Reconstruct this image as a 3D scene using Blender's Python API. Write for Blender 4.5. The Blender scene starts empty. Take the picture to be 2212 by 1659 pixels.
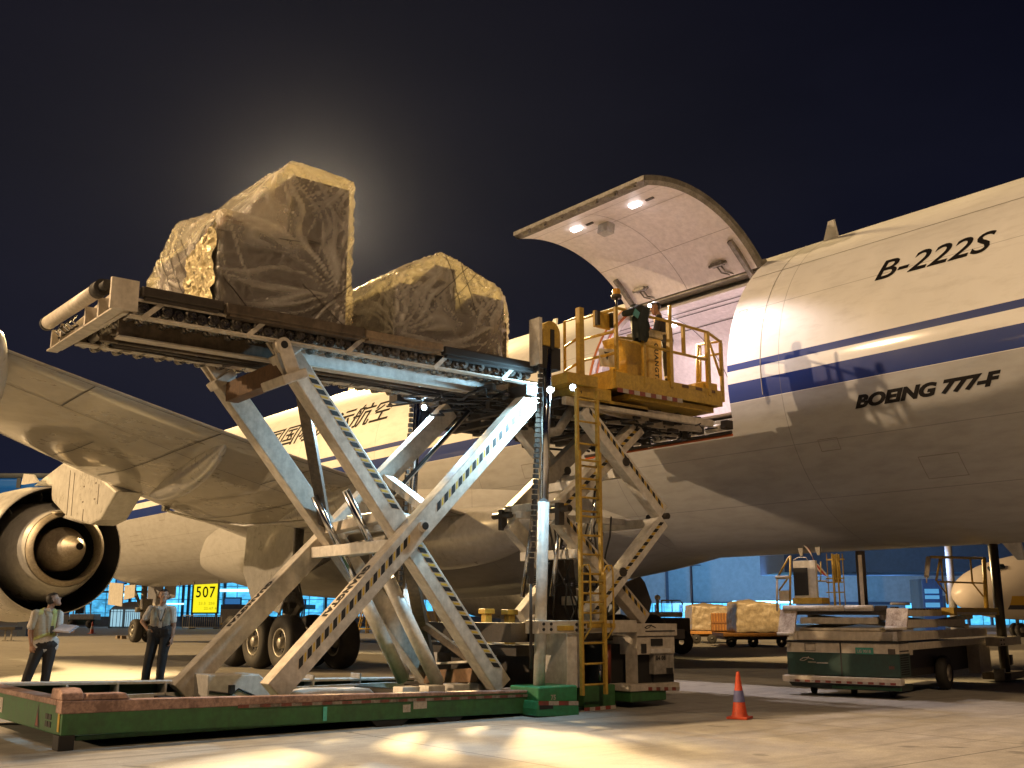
import bpy, bmesh, math, random
from mathutils import Vector as V, Matrix, Quaternion, noise
random.seed(7)
sc = bpy.context.scene
COL = sc.collection
R = math.radians
PI = math.pi

# ---------------------------------------------------------------- camera
# world frame: x runs from the camera towards the aircraft, y along the fuselage towards its nose, z up
cd = bpy.data.cameras.new('camera')
cam = bpy.data.objects.new('camera', cd)
COL.objects.link(cam)
cd.sensor_width = 36
cd.lens = 36 * 2296.26 / 2212
cd.clip_end = 3000
sc.camera = cam
cam.matrix_world = Matrix(((0.7827, -0.1310, -0.6086, 0), (-0.6224, -0.1645, -0.7652, 0), (0.0, 0.9777, -0.2104, 1.3635), (0, 0, 0, 1)))
sc.render.resolution_x, sc.render.resolution_y = 1024, 768
sc.view_settings.view_transform = 'Standard'
sc.view_settings.look = 'None'
sc.view_settings.exposure = 0
sc.view_settings.gamma = 1
try:
    sc.cycles.max_bounces = 8
    sc.cycles.transparent_max_bounces = 24
    sc.cycles.sample_clamp_indirect = 4
    sc.cycles.caustics_reflective = False
    sc.cycles.caustics_refractive = False
    sc.cycles.use_denoising = True
except Exception:
    pass


# ---------------------------------------------------------------- node helpers
def nodes(m):
    m.use_nodes = True
    return m.node_tree.nodes, m.node_tree.links


class G:
    """tiny wrapper to build node graphs"""
    def __init__(self, tree):
        self.t = tree

    def n(self, typ, **kw):
        nd = self.t.nodes.new(typ)
        for k, v in kw.items():
            if k.startswith('i_'):
                key = k[2:]
                key = int(key) if key.isdigit() else key.replace('_', ' ')
                self.put(nd.inputs[key], v)
            else:
                setattr(nd, k, v)
        return nd

    def put(self, sock, v):
        if hasattr(v, 'is_linked') or isinstance(v, bpy.types.NodeSocket):
            self.t.links.new(v, sock)
        else:
            sock.default_value = v

    def math(self, op, a, b=0.0, c=None, clamp=False):
        nd = self.t.nodes.new('ShaderNodeMath')
        nd.operation = op
        nd.use_clamp = clamp
        self.put(nd.inputs[0], a)
        self.put(nd.inputs[1], b)
        if c is not None:
            self.put(nd.inputs[2], c)
        return nd.outputs[0]

    def mix(self, f, a, b, blend='MIX'):
        nd = self.t.nodes.new('ShaderNodeMix')
        nd.data_type = 'RGBA'
        nd.blend_type = blend
        self.put(nd.inputs[0], f)
        self.put(nd.inputs[6], a if not isinstance(a, tuple) else c4(a))
        self.put(nd.inputs[7], b if not isinstance(b, tuple) else c4(b))
        return nd.outputs[2]

    def ramp(self, f, stops):
        nd = self.t.nodes.new('ShaderNodeValToRGB')
        el = nd.color_ramp.elements
        while len(el) < len(stops):
            el.new(0.5)
        for e, (p, c) in zip(el, stops):
            e.position = p
            e.color = c4(c) if isinstance(c, tuple) else (c, c, c, 1)
        self.put(nd.inputs[0], f)
        return nd.outputs[0]

    def noise(self, scale, vec=None, detail=4, rough=.55, dist=0.0):
        nd = self.t.nodes.new('ShaderNodeTexNoise')
        nd.inputs['Scale'].default_value = scale
        nd.inputs['Detail'].default_value = detail
        nd.inputs['Roughness'].default_value = rough
        nd.inputs['Distortion'].default_value = dist
        if vec is not None:
            self.t.links.new(vec, nd.inputs['Vector'])
        return nd.outputs[0]

    def pos(self):
        return self.t.nodes.new('ShaderNodeNewGeometry').outputs['Position']

    def xyz(self, v):
        nd = self.t.nodes.new('ShaderNodeSeparateXYZ')
        self.t.links.new(v, nd.inputs[0])
        return nd.outputs

    def scalevec(self, v, s):
        nd = self.t.nodes.new('ShaderNodeMapping')
        self.t.links.new(v, nd.inputs[0])
        nd.inputs['Scale'].default_value = s
        return nd.outputs[0]


def c4(c):
    return (c[0], c[1], c[2], 1.0)


MATS = {}


def mat(name, col, rough=.5, metal=0.0, dirt=0.35, dscale=3.0, dcol=(.045, .033, .022), bump=.0, streak=True, spec=.5, coat=0.0):
    """painted / metal surface with grime in blotches and vertical streaks"""
    if name in MATS:
        return MATS[name]
    m = bpy.data.materials.new(name)
    m.use_nodes = True
    g = G(m.node_tree)
    b = m.node_tree.nodes['Principled BSDF']
    p = g.pos()
    n1 = g.noise(dscale, p, 6, .62, .4)
    n2 = g.noise(dscale * 6, p, 4, .6)
    v = g.math('ADD', g.math('MULTIPLY', n1, .65), g.math('MULTIPLY', n2, .35))
    if streak:
        n3 = g.noise(5.0, g.scalevec(p, (2.2, 2.2, .28)), 4, .6)
        v = g.math('ADD', g.math('MULTIPLY', v, .7), g.math('MULTIPLY', n3, .3))
    f = g.ramp(v, [(.40, 1.0), (.62, 0.0)])
    f = g.math('MULTIPLY', f, dirt)
    c = g.mix(f, col, dcol)
    tint = g.ramp(n2, [(.3, (.86, .86, .86)), (.7, (1.06, 1.06, 1.06))])
    c = g.mix(1.0, c, tint, 'MULTIPLY')
    g.put(b.inputs['Base Color'], c)
    b.inputs['Metallic'].default_value = metal
    b.inputs['Specular IOR Level'].default_value = spec
    b.inputs['Coat Weight'].default_value = coat
    g.put(b.inputs['Roughness'], g.math('ADD', g.math('MULTIPLY', v, .3), rough - .15))
    if bump:
        bp = g.n('ShaderNodeBump')
        bp.inputs['Strength'].default_value = bump
        bp.inputs['Distance'].default_value = .01
        g.put(bp.inputs['Height'], v)
        g.put(b.inputs['Normal'], bp.outputs[0])
    MATS[name] = m
    return m


def plain(name, col, rough=.6, metal=0.0):
    return mat(name, col, rough, metal, dirt=.12, streak=False)


def glazing(name, col, strength, sc_=.35):
    """lit glass front: bays of differing brightness behind thin mullions"""
    m = bpy.data.materials.new(name)
    m.use_nodes = True
    g = G(m.node_tree)
    b = m.node_tree.nodes['Principled BSDF']
    p = g.pos()
    x, y, z = g.xyz(p)[:3]
    al = g.math('SUBTRACT', g.math('MULTIPLY', x, .7827), g.math('MULTIPLY', y, .6224))
    n = g.noise(sc_, p, 5, .65)
    n2 = g.noise(1.6, g.scalevec(p, (1, 1, 2.5)), 4, .6)
    v = g.math('ADD', g.math('MULTIPLY', g.ramp(n, [(.32, .25), (.68, 1.25)]), .75), g.math('MULTIPLY', g.ramp(n2, [(.4, 0.0), (.7, 1.0)]), .35))
    mu = g.math('LESS_THAN', g.math('FRACT', g.math('DIVIDE', al, 1.45)), .07)
    mz = g.math('LESS_THAN', g.math('FRACT', g.math('DIVIDE', z, 1.3)), .06)
    fr = g.math('ADD', mu, mz, clamp=True)
    g.put(b.inputs['Emission Strength'], g.math('MULTIPLY', g.math('MULTIPLY', v, strength), g.math('SUBTRACT', 1.0, g.math('MULTIPLY', fr, .75))))
    b.inputs['Emission Color'].default_value = c4(col)
    b.inputs['Base Color'].default_value = (.05, .08, .1, 1)
    b.inputs['Roughness'].default_value = .3
    return m


def emit(name, col, strength):
    if name in MATS:
        return MATS[name]
    m = bpy.data.materials.new(name)
    m.use_nodes = True
    b = m.node_tree.nodes['Principled BSDF']
    b.inputs['Base Color'].default_value = c4(col)
    b.inputs['Emission Color'].default_value = c4(col)
    b.inputs['Emission Strength'].default_value = strength
    MATS[name] = m
    return m


# ---------------------------------------------------------------- sky (night, light-polluted towards the left)
w = bpy.data.worlds.new('World')
sc.world = w
w.use_nodes = True
gw = G(w.node_tree)
bg = w.node_tree.nodes['Background']
tc = gw.n('ShaderNodeTexCoord').outputs['Generated']
X_, Y_, Z_ = gw.xyz(tc)[:3]


def wdot(d):
    d = V(d).normalized()
    nd = gw.n('ShaderNodeVectorMath', operation='DOT_PRODUCT')
    w.node_tree.links.new(tc, nd.inputs[0])
    nd.inputs[1].default_value = d
    return nd.outputs['Value']


skyn = gw.noise(2.2, gw.scalevec(tc, (1, 1, 2.5)), 5, .55)
side = gw.ramp(wdot((.45, .89, .2)), [(.62, (.0020, .0027, .0088)), (.86, (.0052, .0058, .0125)), (1.0, (.0120, .0115, .0165))])
elev = gw.ramp(Z_, [(.0, (.75, 1.15, 2.2)), (.16, (.8, .95, 1.5)), (.38, (1.0, 1.0, 1.0)), (.62, (.75, .65, .7))])
skyc = gw.mix(1.0, side, elev, 'MULTIPLY')
skyc = gw.mix(1.0, skyc, gw.ramp(skyn, [(.3, (.78, .78, .8)), (.72, (1.3, 1.24, 1.2))]), 'MULTIPLY')
gd = gw.math('MAXIMUM', wdot((.451, .846, .376)), 0.0)
for pw_, am_, cc_ in ((14.0, .5, (.0120, .0120, .0165)),):
    skyc = gw.mix(gw.math('MULTIPLY', gw.math('POWER', gd, pw_), am_), skyc, cc_)
gw.put(bg.inputs['Color'], skyc)
bg.inputs['Strength'].default_value = 1.0

# ---------------------------------------------------------------- lights
SUN_DIR = V((1.0, -0.62, -0.30)).normalized()     # the tall warm floodlights far to the left of the picture
sd = bpy.data.lights.new('apron_flood', 'SUN')
sd.energy = 1.95
sd.angle = R(1.0)
sd.color = (1.0, .69, .39)
so = bpy.data.objects.new('apron_flood', sd)
COL.objects.link(so)
so.rotation_euler = SUN_DIR.to_track_quat('-Z', 'Y').to_euler()


def lamp(name, typ, loc, energy, col, target=None, size=.3, spot=80, blend=.6, parent=None):
    d = bpy.data.lights.new(name, typ)
    d.energy = energy
    d.color = col
    if typ == 'AREA':
        d.size = size
    else:
        d.shadow_soft_size = size
    if typ == 'SPOT':
        d.spot_size = R(spot)
        d.spot_blend = blend
    o = bpy.data.objects.new(name, d)
    COL.objects.link(o)
    o.location = loc
    if target is not None:
        o.rotation_euler = (V(target) - V(loc)).to_track_quat('-Z', 'Y').to_euler()
    if parent:
        o.parent = parent
        o.matrix_parent_inverse = parent.matrix_world.inverted()
    return o


# unseen warm spot added behind the camera to fill the faces towards it
lamp('near_fill_spot', 'SPOT', (-9, -22, 36), 30000, (1.0, .66, .36), (6, 10, 0), 1.5, 80, .5)
lamp('ground_fill_spot', 'SPOT', (-45, 32, 48), 370000, (1.0, .66, .34), (1.2, 7.0, 0), 1.2, 21, .8)  # added out of view, coned to brighten near ground and spare the fuselage

lamp('far_fill_spot', 'SPOT', (-34, 72, 36), 290000, (1.0, .64, .27), (20, 44, 0), 1.5, 45, .5)  # unseen spot added to light the far ground

lamp('dolly_fill_spot', 'SPOT', (10, -4, 30), 150000, (1.0, .66, .30), (35, 28, 0), 1.5, 26, .6)  # unseen spot added to brighten the freight dollies

# ---------------------------------------------------------------- object helpers
def tag(o, label=None, cat=None, group=None, kind=None):
    if label:
        o['label'] = label
    if cat:
        o['category'] = cat
    if group:
        o['group'] = group
    if kind:
        o['kind'] = kind
    return o


def thing(name, loc, label, cat, group=None, rz=0.0):
    o = bpy.data.objects.new(name, None)
    o.empty_display_size = .3
    COL.objects.link(o)
    o.matrix_world = Matrix.Translation(loc) @ Matrix.Rotation(rz, 4, 'Z')
    return tag(o, label, cat, group)


def wmat(o):
    return WM.get(o.name, o.matrix_basis)


WM = {}


class MB:
    """collects shapes in world (or local) coordinates and links them as ONE mesh object"""
    def __init__(self):
        self.bm = bmesh.new()
        self.mi = 0
        self.sm = False

    def _f(self, vs):
        try:
            f = self.bm.faces.new(vs)
            f.material_index = self.mi
            f.smooth = self.sm
            return f
        except ValueError:
            return None

    def box(self, c, s, rot=None, bev=0.0):
        c = V(c)
        hx, hy, hz = s[0] / 2, s[1] / 2, s[2] / 2
        M = rot if rot is not None else Matrix.Identity(3)
        vs = [self.bm.verts.new(c + M @ V((x * hx, y * hy, z * hz))) for x in (-1, 1) for y in (-1, 1) for z in (-1, 1)]
        fs = []
        for q in ((0, 1, 3, 2), (4, 6, 7, 5), (0, 4, 5, 1), (2, 3, 7, 6), (0, 2, 6, 4), (1, 5, 7, 3)):
            fs.append(self._f([vs[i] for i in q]))
        if bev:
            es = list({e for f in fs for e in f.edges})
            r = bmesh.ops.bevel(self.bm, geom=es, offset=bev, segments=2, affect='EDGES', profile=.6)
            for f in r['faces']:
                f.material_index = self.mi
        return self

    def b2(self, x0, x1, y0, y1, z0, z1, bev=0.0):
        return self.box(((x0 + x1) / 2, (y0 + y1) / 2, (z0 + z1) / 2), (x1 - x0, y1 - y0, z1 - z0), None, bev)

    def beam(self, p0, p1, wd, ht, up=(0, 0, 1), bev=0.0):
        """rectangular bar p0-p1; ht along up, wd across"""
        p0, p1 = V(p0), V(p1)
        d = p1 - p0
        L = d.length
        z = d.normalized()
        u = V(up)
        if abs(u.normalized().dot(z)) > .98:
            u = V((1, 0, 0)) if abs(z.x) < .9 else V((0, 1, 0))
        x = u.cross(z).normalized()
        y = z.cross(x).normalized()
        M = Matrix((x, y, z)).transposed()
        return self.box((p0 + p1) / 2, (wd, ht, L), M, bev)

    def tube(self, p0, p1, r, n=12, r1=None, cap=True):
        p0, p1 = V(p0), V(p1)
        z = (p1 - p0).normalized()
        x = z.orthogonal().normalized()
        y = z.cross(x)
        r1 = r if r1 is None else r1
        a = [self.bm.verts.new(p0 + (x * math.cos(t) + y * math.sin(t)) * r) for t in [2 * PI * i / n for i in range(n)]]
        b = [self.bm.verts.new(p1 + (x * math.cos(t) + y * math.sin(t)) * r1) for t in [2 * PI * i / n for i in range(n)]]
        sm = self.sm
        self.sm = True
        for i in range(n):
            self._f([a[i], a[(i + 1) % n], b[(i + 1) % n], b[i]])
        self.sm = False
        if cap:
            self._f(a[::-1])
            self._f(b)
        self.sm = sm
        return self

    def path(self, pts, r, n=8):
        pts = [V(p) for p in pts]
        rings = []
        x = None
        for i, p in enumerate(pts):
            t = (pts[min(i + 1, len(pts) - 1)] - pts[max(i - 1, 0)]).normalized()
            x = t.orthogonal().normalized() if x is None else (x - t * x.dot(t)).normalized()
            y = t.cross(x)
            rr = r[i] if isinstance(r, (list, tuple)) else r
            rings.append([self.bm.verts.new(p + (x * math.cos(a) + y * math.sin(a)) * rr) for a in [2 * PI * k / n for k in range(n)]])
        sm = self.sm
        self.sm = True
        for A, B in zip(rings, rings[1:]):
            for k in range(n):
                self._f([A[k], A[(k + 1) % n], B[(k + 1) % n], B[k]])
        self.sm = False
        self._f(rings[0][::-1])
        self._f(rings[-1])
        self.sm = sm
        return self

    def lathe(self, c, ax, prof, n=48, a0=0, a1=2 * PI):
        """prof: (radius, distance along ax)"""
        c = V(c)
        z = V(ax).normalized()
        x = z.orthogonal().normalized()
        y = z.cross(x)
        full = abs(a1 - a0 - 2 * PI) < 1e-6
        m = n if full else n + 1
        rings = []
        for r_, h in prof:
            rings.append([self.bm.verts.new(c + z * h + (x * math.cos(t) + y * math.sin(t)) * max(r_, 1e-4)) for t in [a0 + (a1 - a0) * i / n for i in range(m)]])
        sm = self.sm
        self.sm = True
        for A, B in zip(rings, rings[1:]):
            for i in range(n):
                j = (i + 1) % m
                self._f([A[i], A[j], B[j], B[i]])
        self.sm = sm
        return self

    def prism(self, poly, ax, d0, d1):
        """poly: list of 2-D points; ax: 'x','y','z' axis of extrusion d0..d1 (points are the other two axes in order)"""
        def mk(p, d):
            if ax == 'x':
                return V((d, p[0], p[1]))
            if ax == 'y':
                return V((p[0], d, p[1]))
            return V((p[0], p[1], d))
        a = [self.bm.verts.new(mk(p, d0)) for p in poly]
        b = [self.bm.verts.new(mk(p, d1)) for p in poly]
        n = len(poly)
        for i in range(n):
            self._f([a[i], a[(i + 1) % n], b[(i + 1) % n], b[i]])
        self._f(a[::-1])
        self._f(b)
        return self

    def poly(self, pts):
        self._f([self.bm.verts.new(V(p)) for p in pts])
        return self

    def grid(self, rows, close=False):
        """rows of points -> quads"""
        vs = [[self.bm.verts.new(V(p)) for p in row] for row in rows]
        for A, B in zip(vs, vs[1:]):
            n = len(A)
            for i in range(n if close else n - 1):
                j = (i + 1) % n
                self._f([A[i], A[j], B[j], B[i]])
        return vs

    def ball(self, c, r, seg=12):
        if not isinstance(r, (tuple, list)):
            r = (r, r, r)
        M = Matrix.Translation(c) @ Matrix.Diagonal((r[0], r[1], r[2], 1))
        res = bmesh.ops.create_uvsphere(self.bm, u_segments=seg, v_segments=max(6, seg * 2 // 3), radius=1, matrix=M)
        for v in res['verts']:
            for f in v.link_faces:
                f.smooth = True
                f.material_index = self.mi
        return self

    def build(self, name, mats, parent=None, bevel=0.0, local=False, recalc=True, ang=None):
        if recalc:
            bmesh.ops.recalc_face_normals(self.bm, faces=self.bm.faces)
        me = bpy.data.meshes.new(name)
        if parent is not None and not local:
            self.bm.transform(wm(parent).inverted())
        self.bm.to_mesh(me)
        self.bm.free()
        for m in (mats if isinstance(mats, (list, tuple)) else [mats]):
            me.materials.append(m)
        o = bpy.data.objects.new(name, me)
        COL.objects.link(o)
        if parent is not None:
            o.parent = parent
        if bevel:
            b = o.modifiers.new('bevel', 'BEVEL')
            b.width = bevel
            b.segments = 2
            b.limit_method = 'ANGLE'
            b.angle_limit = R(40)
        return o


def builds(b, name, mats, parent=None, **k):
    """like build, but every separate piece of the mesh becomes an object of its own"""
    bmesh.ops.recalc_face_normals(b.bm, faces=b.bm.faces)
    b.bm.verts.index_update()
    seen, groups = set(), []
    for v in b.bm.verts:
        if v in seen:
            continue
        st, grp = [v], []
        seen.add(v)
        while st:
            q = st.pop()
            grp.append(q)
            for e in q.link_edges:
                o_ = e.other_vert(q)
                if o_ not in seen:
                    seen.add(o_)
                    st.append(o_)
        groups.append(grp)
    out = []
    for grp in groups:
        c = MB()
        mp = {v: c.bm.verts.new(v.co) for v in grp}
        for f in {f for v in grp for f in v.link_faces}:
            try:
                nf = c.bm.faces.new([mp[v] for v in f.verts])
                nf.material_index, nf.smooth = f.material_index, f.smooth
            except ValueError:
                pass
        out.append(c.build(name, mats, parent, **k))
    b.bm.free()
    return out


def wm(o):
    M = o.matrix_basis.copy()
    while o.parent:
        o = o.parent
        M = o.matrix_basis @ M
    return M


def empty_mesh_from(o_eval_src):
    dg = bpy.context.evaluated_depsgraph_get()
    return bpy.data.meshes.new_from_object(o_eval_src.evaluated_get(dg))


def text_mesh(txt, size, shear=0.0, bold=0.0, space=1.0, align='LEFT', res=3):
    """flat text as a temporary mesh in its own XY plane (verts list, faces list)"""
    cu = bpy.data.curves.new('txt', 'FONT')
    cu.body = txt
    cu.size = size
    cu.shear = shear
    cu.offset = bold
    cu.space_character = space
    cu.align_x = align
    cu.resolution_u = res
    o = bpy.data.objects.new('txt', cu)
    COL.objects.link(o)
    bpy.context.view_layer.update()
    me = empty_mesh_from(o)
    bm = bmesh.new()
    bm.from_mesh(me)
    bpy.data.objects.remove(o)
    bpy.data.meshes.remove(me)
    bpy.data.curves.remove(cu)
    return bm


def place_text(bm, org, ux, uy, name, m, parent, stretch=None):
    """map text XY to org + ux*x + uy*y; stretch=(w,h) scales the text's box to that size"""
    xs = [v.co.x for v in bm.verts]
    ys = [v.co.y for v in bm.verts]
    x0, x1, y0, y1 = min(xs), max(xs), min(ys), max(ys)
    org, ux, uy = V(org), V(ux).normalized(), V(uy).normalized()
    for v in bm.verts:
        x, y = v.co.x, v.co.y
        if stretch:
            x = (x - x0) / (x1 - x0) * stretch[0]
            y = (y - y0) / (y1 - y0) * stretch[1]
        v.co = org + ux * x + uy * y
    b = MB()
    b.bm.free()
    b.bm = bm
    return b.build(name, m, parent, recalc=False)
# ================================================================ materials for the aircraft
FX, FZ, FR = 18.33, 5.65, 3.1


def fuselage_mat():
    m = bpy.data.materials.new('aircraft_paint')
    m.use_nodes = True
    g = G(m.node_tree)
    b = m.node_tree.nodes['Principled BSDF']
    p = g.pos()
    x, y, z = g.xyz(p)[:3]

    def band(lo, hi):
        return g.math('MULTIPLY', g.math('GREATER_THAN', z, lo), g.math('LESS_THAN', z, hi))
    blue = g.math('ADD', band(5.757, 5.885), band(5.168, 5.520), clamp=True)
    n = g.noise(.9, p, 6, .6)
    n2 = g.noise(5, g.scalevec(p, (1.2, .35, 1.2)), 4, .6)
    white = g.mix(g.ramp(n, [(.35, .55), (.7, 0.0)]), (.80, .79, .77), (.66, .65, .63))
    white = g.mix(g.math('MULTIPLY', g.ramp(n2, [(.5, 0.0), (.75, .5)]), g.ramp(z, [(.0, 1.0), (1.0, 1.0)])), white, (.55, .53, .50))
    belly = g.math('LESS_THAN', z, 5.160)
    white = g.mix(belly, white, g.mix(g.ramp(n2, [(.4, 0.0), (.8, .8)]), (.38, .38, .39), (.28, .275, .27)))  # grey belly paint, taken darker to hold the underside's shade
    # lap joints and frames
    fy = g.math('ABSOLUTE', g.math('SUBTRACT', g.math('FRACT', g.math('DIVIDE', y, 4.6)), .5))
    ly = g.math('LESS_THAN', fy, .0016)
    lz = g.math('ADD', band(6.93, 6.94), g.math('ADD', band(4.27, 4.28), band(3.36, 3.37)))
    ln = g.math('MULTIPLY', g.math('ADD', ly, lz, clamp=True), .45)
    col = g.mix(blue, white, (.004, .024, .17))
    col = g.mix(ln, col, (.09, .085, .08))
    g.put(b.inputs['Base Color'], col)
    g.put(b.inputs['Roughness'], g.math('ADD', .36, g.math('MULTIPLY', n, .2)))
    b.inputs['Specular IOR Level'].default_value = .22
    b.inputs['Coat Weight'].default_value = .22
    b.inputs['Coat Roughness'].default_value = .07
    bp = g.n('ShaderNodeBump')
    bp.inputs['Strength'].default_value = .10
    bp.inputs['Distance'].default_value = .05
    g.put(bp.inputs['Height'], g.math('ADD', g.noise(1.6, p, 2, .5), g.math('MULTIPLY', g.noise(6.0, g.scalevec(p, (1, .5, 1)), 2, .5), .25)))
    g.put(b.inputs['Normal'], bp.outputs[0])
    return m


M_FUS = fuselage_mat()
M_WING = mat('wing_paint', (.42, .39, .34), .30, dirt=.22, dscale=.8, dcol=(.26, .22, .17), streak=False, coat=.5)
M_CANOE = mat('fairing_paint', (.56, .55, .53), .30, dirt=.2, dscale=1.2, dcol=(.3, .26, .2), streak=False, coat=.5)
M_NAC = mat('nacelle_paint', (.66, .65, .63), .3, dirt=.2, dscale=1.0, dcol=(.3, .27, .22), streak=False)
M_CORE = mat('exhaust_metal', (.50, .44, .35), .5, metal=.25, dirt=.4, dscale=2.5, dcol=(.12, .08, .05), streak=False)
M_BLACK = plain('duct_black', (.012, .012, .012), .7)
M_TYRE = mat('tyre_rubber', (.022, .021, .020), .75, dirt=.4, dcol=(.06, .05, .04), streak=False)
M_HUB = mat('wheel_hub', (.42, .40, .36), .4, metal=.5, dirt=.5, dscale=8)
M_STEEL = mat('gear_steel', (.34, .33, .31), .42, metal=.5, dirt=.5, dscale=5)
M_LINER = mat('bay_liner', (.84, .79, .78), .5, dirt=.06, dscale=1.5, dcol=(.5, .44, .42), streak=False)
M_LETTER = mat('black_letter_paint', (.008, .007, .008), .7, dirt=.1, streak=False, spec=.15)
M_ORANGE = plain('orange_seal', (.55, .16, .05), .6)
M_LINE = plain('seam_dark', (.06, .055, .05), .6)
M_GREYE = mat('door_edge_metal', (.30, .28, .24), .5, metal=.3, dirt=.6, dscale=6)

plane = thing('cargo_airplane', (FX, 25.3, 0), 'white freighter airplane with twin blue stripes and its side cargo door raised', 'airplane')


def cyl(y, a, r=FR, zc=FZ):
    return V((FX - r * math.cos(a), y, zc + r * math.sin(a)))


DOOR_Y0, DOOR_Y1, DOOR_A0, DOOR_A1 = 12.68, 16.5, R(-14.0), R(54.5)


def fus_section(y):
    r, zc = FR, FZ
    if y > 46.5:
        t = min((y - 46.5) / 9.9, 1)
        r = max(FR * (1 - t ** 2.3) ** .62, .02)
        zc = FZ - 1.05 * t ** 1.7
    elif y < 3.0:
        t = (3.0 - y) / 12
        r = FR * (1 - .62 * t)
        zc = FZ + (FR - r) * .85
    return r, zc


ys = [-9, -6, -3, 0, 1.5, 3, 5, 7, 9, 11, DOOR_Y0, 13.6, 14.6, 15.6, DOOR_Y1, 18, 20, 23, 26, 29, 32, 35, 38, 41, 44, 46.5, 48, 49.5, 51, 52.5, 53.6, 54.6, 55.3, 55.8, 56.15, 56.35, 56.4]
angs = sorted(set([round(R(a), 6) for a in range(-180, 180, 4)] + [round(DOOR_A0, 6), round(DOOR_A1, 6)]))
b = MB()
b.sm = True
rows = []
for y in ys:
    r, zc = fus_section(y)
    rows.append([b.bm.verts.new(cyl(y, a, r, zc)) for a in angs])
n = len(angs)
for i in range(len(ys) - 1):
    for k in range(n):
        am = (angs[k] + (angs[(k + 1) % n] + (2 * PI if k == n - 1 else 0))) / 2
        if DOOR_Y0 - .01 <= ys[i] and ys[i + 1] <= DOOR_Y1 + .01 and DOOR_A0 < am < DOOR_A1:
            continue
        b._f([rows[i][k], rows[i][(k + 1) % n], rows[i + 1][(k + 1) % n], rows[i + 1][k]])
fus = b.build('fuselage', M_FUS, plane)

# wing-to-body fairing under the belly
b = MB()
b.sm = True
rows = []
for i in range(29):
    t = i / 28
    y = 15.0 + t * 26
    s = max(math.sin(PI * min(t / .5, 1) / 2) if t < .5 else math.sin(PI * (1 - (t - .5) / .5) / 2), 0) ** .55
    hw, zb, zt = 1.2 + 2.45 * s, 3.1 - 1.35 * s, 3.2 + 1.4 * s
    row = []
    for k in range(33):
        a = PI + PI * k / 32
        ex = .72
        cx, cz = math.cos(a), math.sin(a)
        row.append((FX + hw * math.copysign(abs(cx) ** ex, cx), y, zt + (zt - zb) * -abs(cz) ** ex))
    rows.append(row)
b.grid(rows)
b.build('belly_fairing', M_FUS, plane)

# door surround: jambs, sill, header and the lit cargo bay behind
b = MB()
st = [DOOR_A0 + (DOOR_A1 - DOOR_A0) * k / 18 for k in range(19)]
for y, s in ((DOOR_Y0, 1), (DOOR_Y1, -1)):
    b.grid([[cyl(y, a, FR - .002) for a in st], [cyl(y, a, FR - .26) for a in st]])
b.grid([[cyl(y, DOOR_A0, FR - .002) for y in (DOOR_Y0, DOOR_Y1)], [cyl(y, DOOR_A0, FR - .26) for y in (DOOR_Y0, DOOR_Y1)]])
b.build('door_jamb', M_LINER, plane)
b = MB()
for rr0, rr1, yy in ((FR + .004, FR - .03, DOOR_Y1 + .05), ):
    b.grid([[cyl(yy + .03, a, FR + .005) for a in st], [cyl(yy - .045, a, FR + .005) for a in st]])
b.build('door_seal', M_ORANGE, plane)
b = MB()
b.grid([[cyl(DOOR_Y1 - .012, a, FR - .10) for a in st], [cyl(DOOR_Y1 - .012, a, FR - .16) for a in st]])
b.build('jamb_seal', M_ORANGE, plane)
b = MB()
b.sm = True
rows = []
for y in (7.5, 10, 12.65, 14.6, 16.55, 19, 22):
    rows.append([cyl(y, a, FR - .27) for a in [R(d) for d in range(50, 197, 6)]])
b.grid(rows)
b.sm = False
b.poly([(FX - 3.0, 7.5, 5.02), (FX + 2.8, 7.5, 5.02), (FX + 2.8, 22, 5.02), (FX - 3.0, 22, 5.02)])
for y in (7.5, 22):
    b.poly([cyl(y, R(d), FR - .27) for d in range(-10, 191, 10)])
rows = [[cyl(y, R(d), FR - .27) for d in range(-15, 57, 6)] for y in (7.5, 10, 12.66)]
b.grid(rows)
rows = [[cyl(y, R(d), FR - .27) for d in range(-15, 57, 6)] for y in (16.52, 19, 22)]
b.grid(rows)
b.build('cargo_bay_lining', M_LINER, plane)
b = MB()
for a_ in (66, 96, 100, 112):
    b.grid([[cyl(y, R(a_), FR - .285) for y in (8, 21)], [cyl(y, R(a_ + .7), FR - .285) for y in (8, 21)]])
for y in (10.2, 13.4, 17.2):
    b.grid([[cyl(y, R(a_), FR - .284) for a_ in range(60, 190, 6)], [cyl(y + .02, R(a_), FR - .284) for a_ in range(60, 190, 6)]])
b.build('lining_seam', M_LINE, plane)
M_LAMP = emit('bay_lamp', (1.0, .86, .88), 14)
for y, a_ in ((14.5, 104), (17.6, 104), (11.5, 104)):
    b = MB()
    c = cyl(y, R(a_), FR - .33)
    b.box(c, (.20, .34, .07), Matrix.Rotation(R(-10), 3, 'Y'), .02)
    b.build('bay_ceiling_lamp', M_LAMP, plane)
    lamp('bay_ceiling_light', 'AREA', c - V((0, 0, .12)), 150, (1.0, .80, .80), c - V((.5, 0, 3)), .5)

# ---- the raised cargo door
HY, HA = None, DOOR_A1
hinge = V((FX - (FR + .02) * math.cos(HA), 0, FZ + (FR + .02) * math.sin(HA)))
OPEN = R(86)


def door_pt(y, a, r):
    p = cyl(y, a, r)
    d = V((p.x - hinge.x, 0, p.z - hinge.z))
    c, s = math.cos(OPEN), math.sin(OPEN)
    # rotate the panel outwards and up about the hinge line
    return V((hinge.x + d.x * c + d.z * s, y, hinge.z - d.x * s + d.z * c))


def dp(y, a, r):
    return door_pt(y, a, r)


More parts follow.
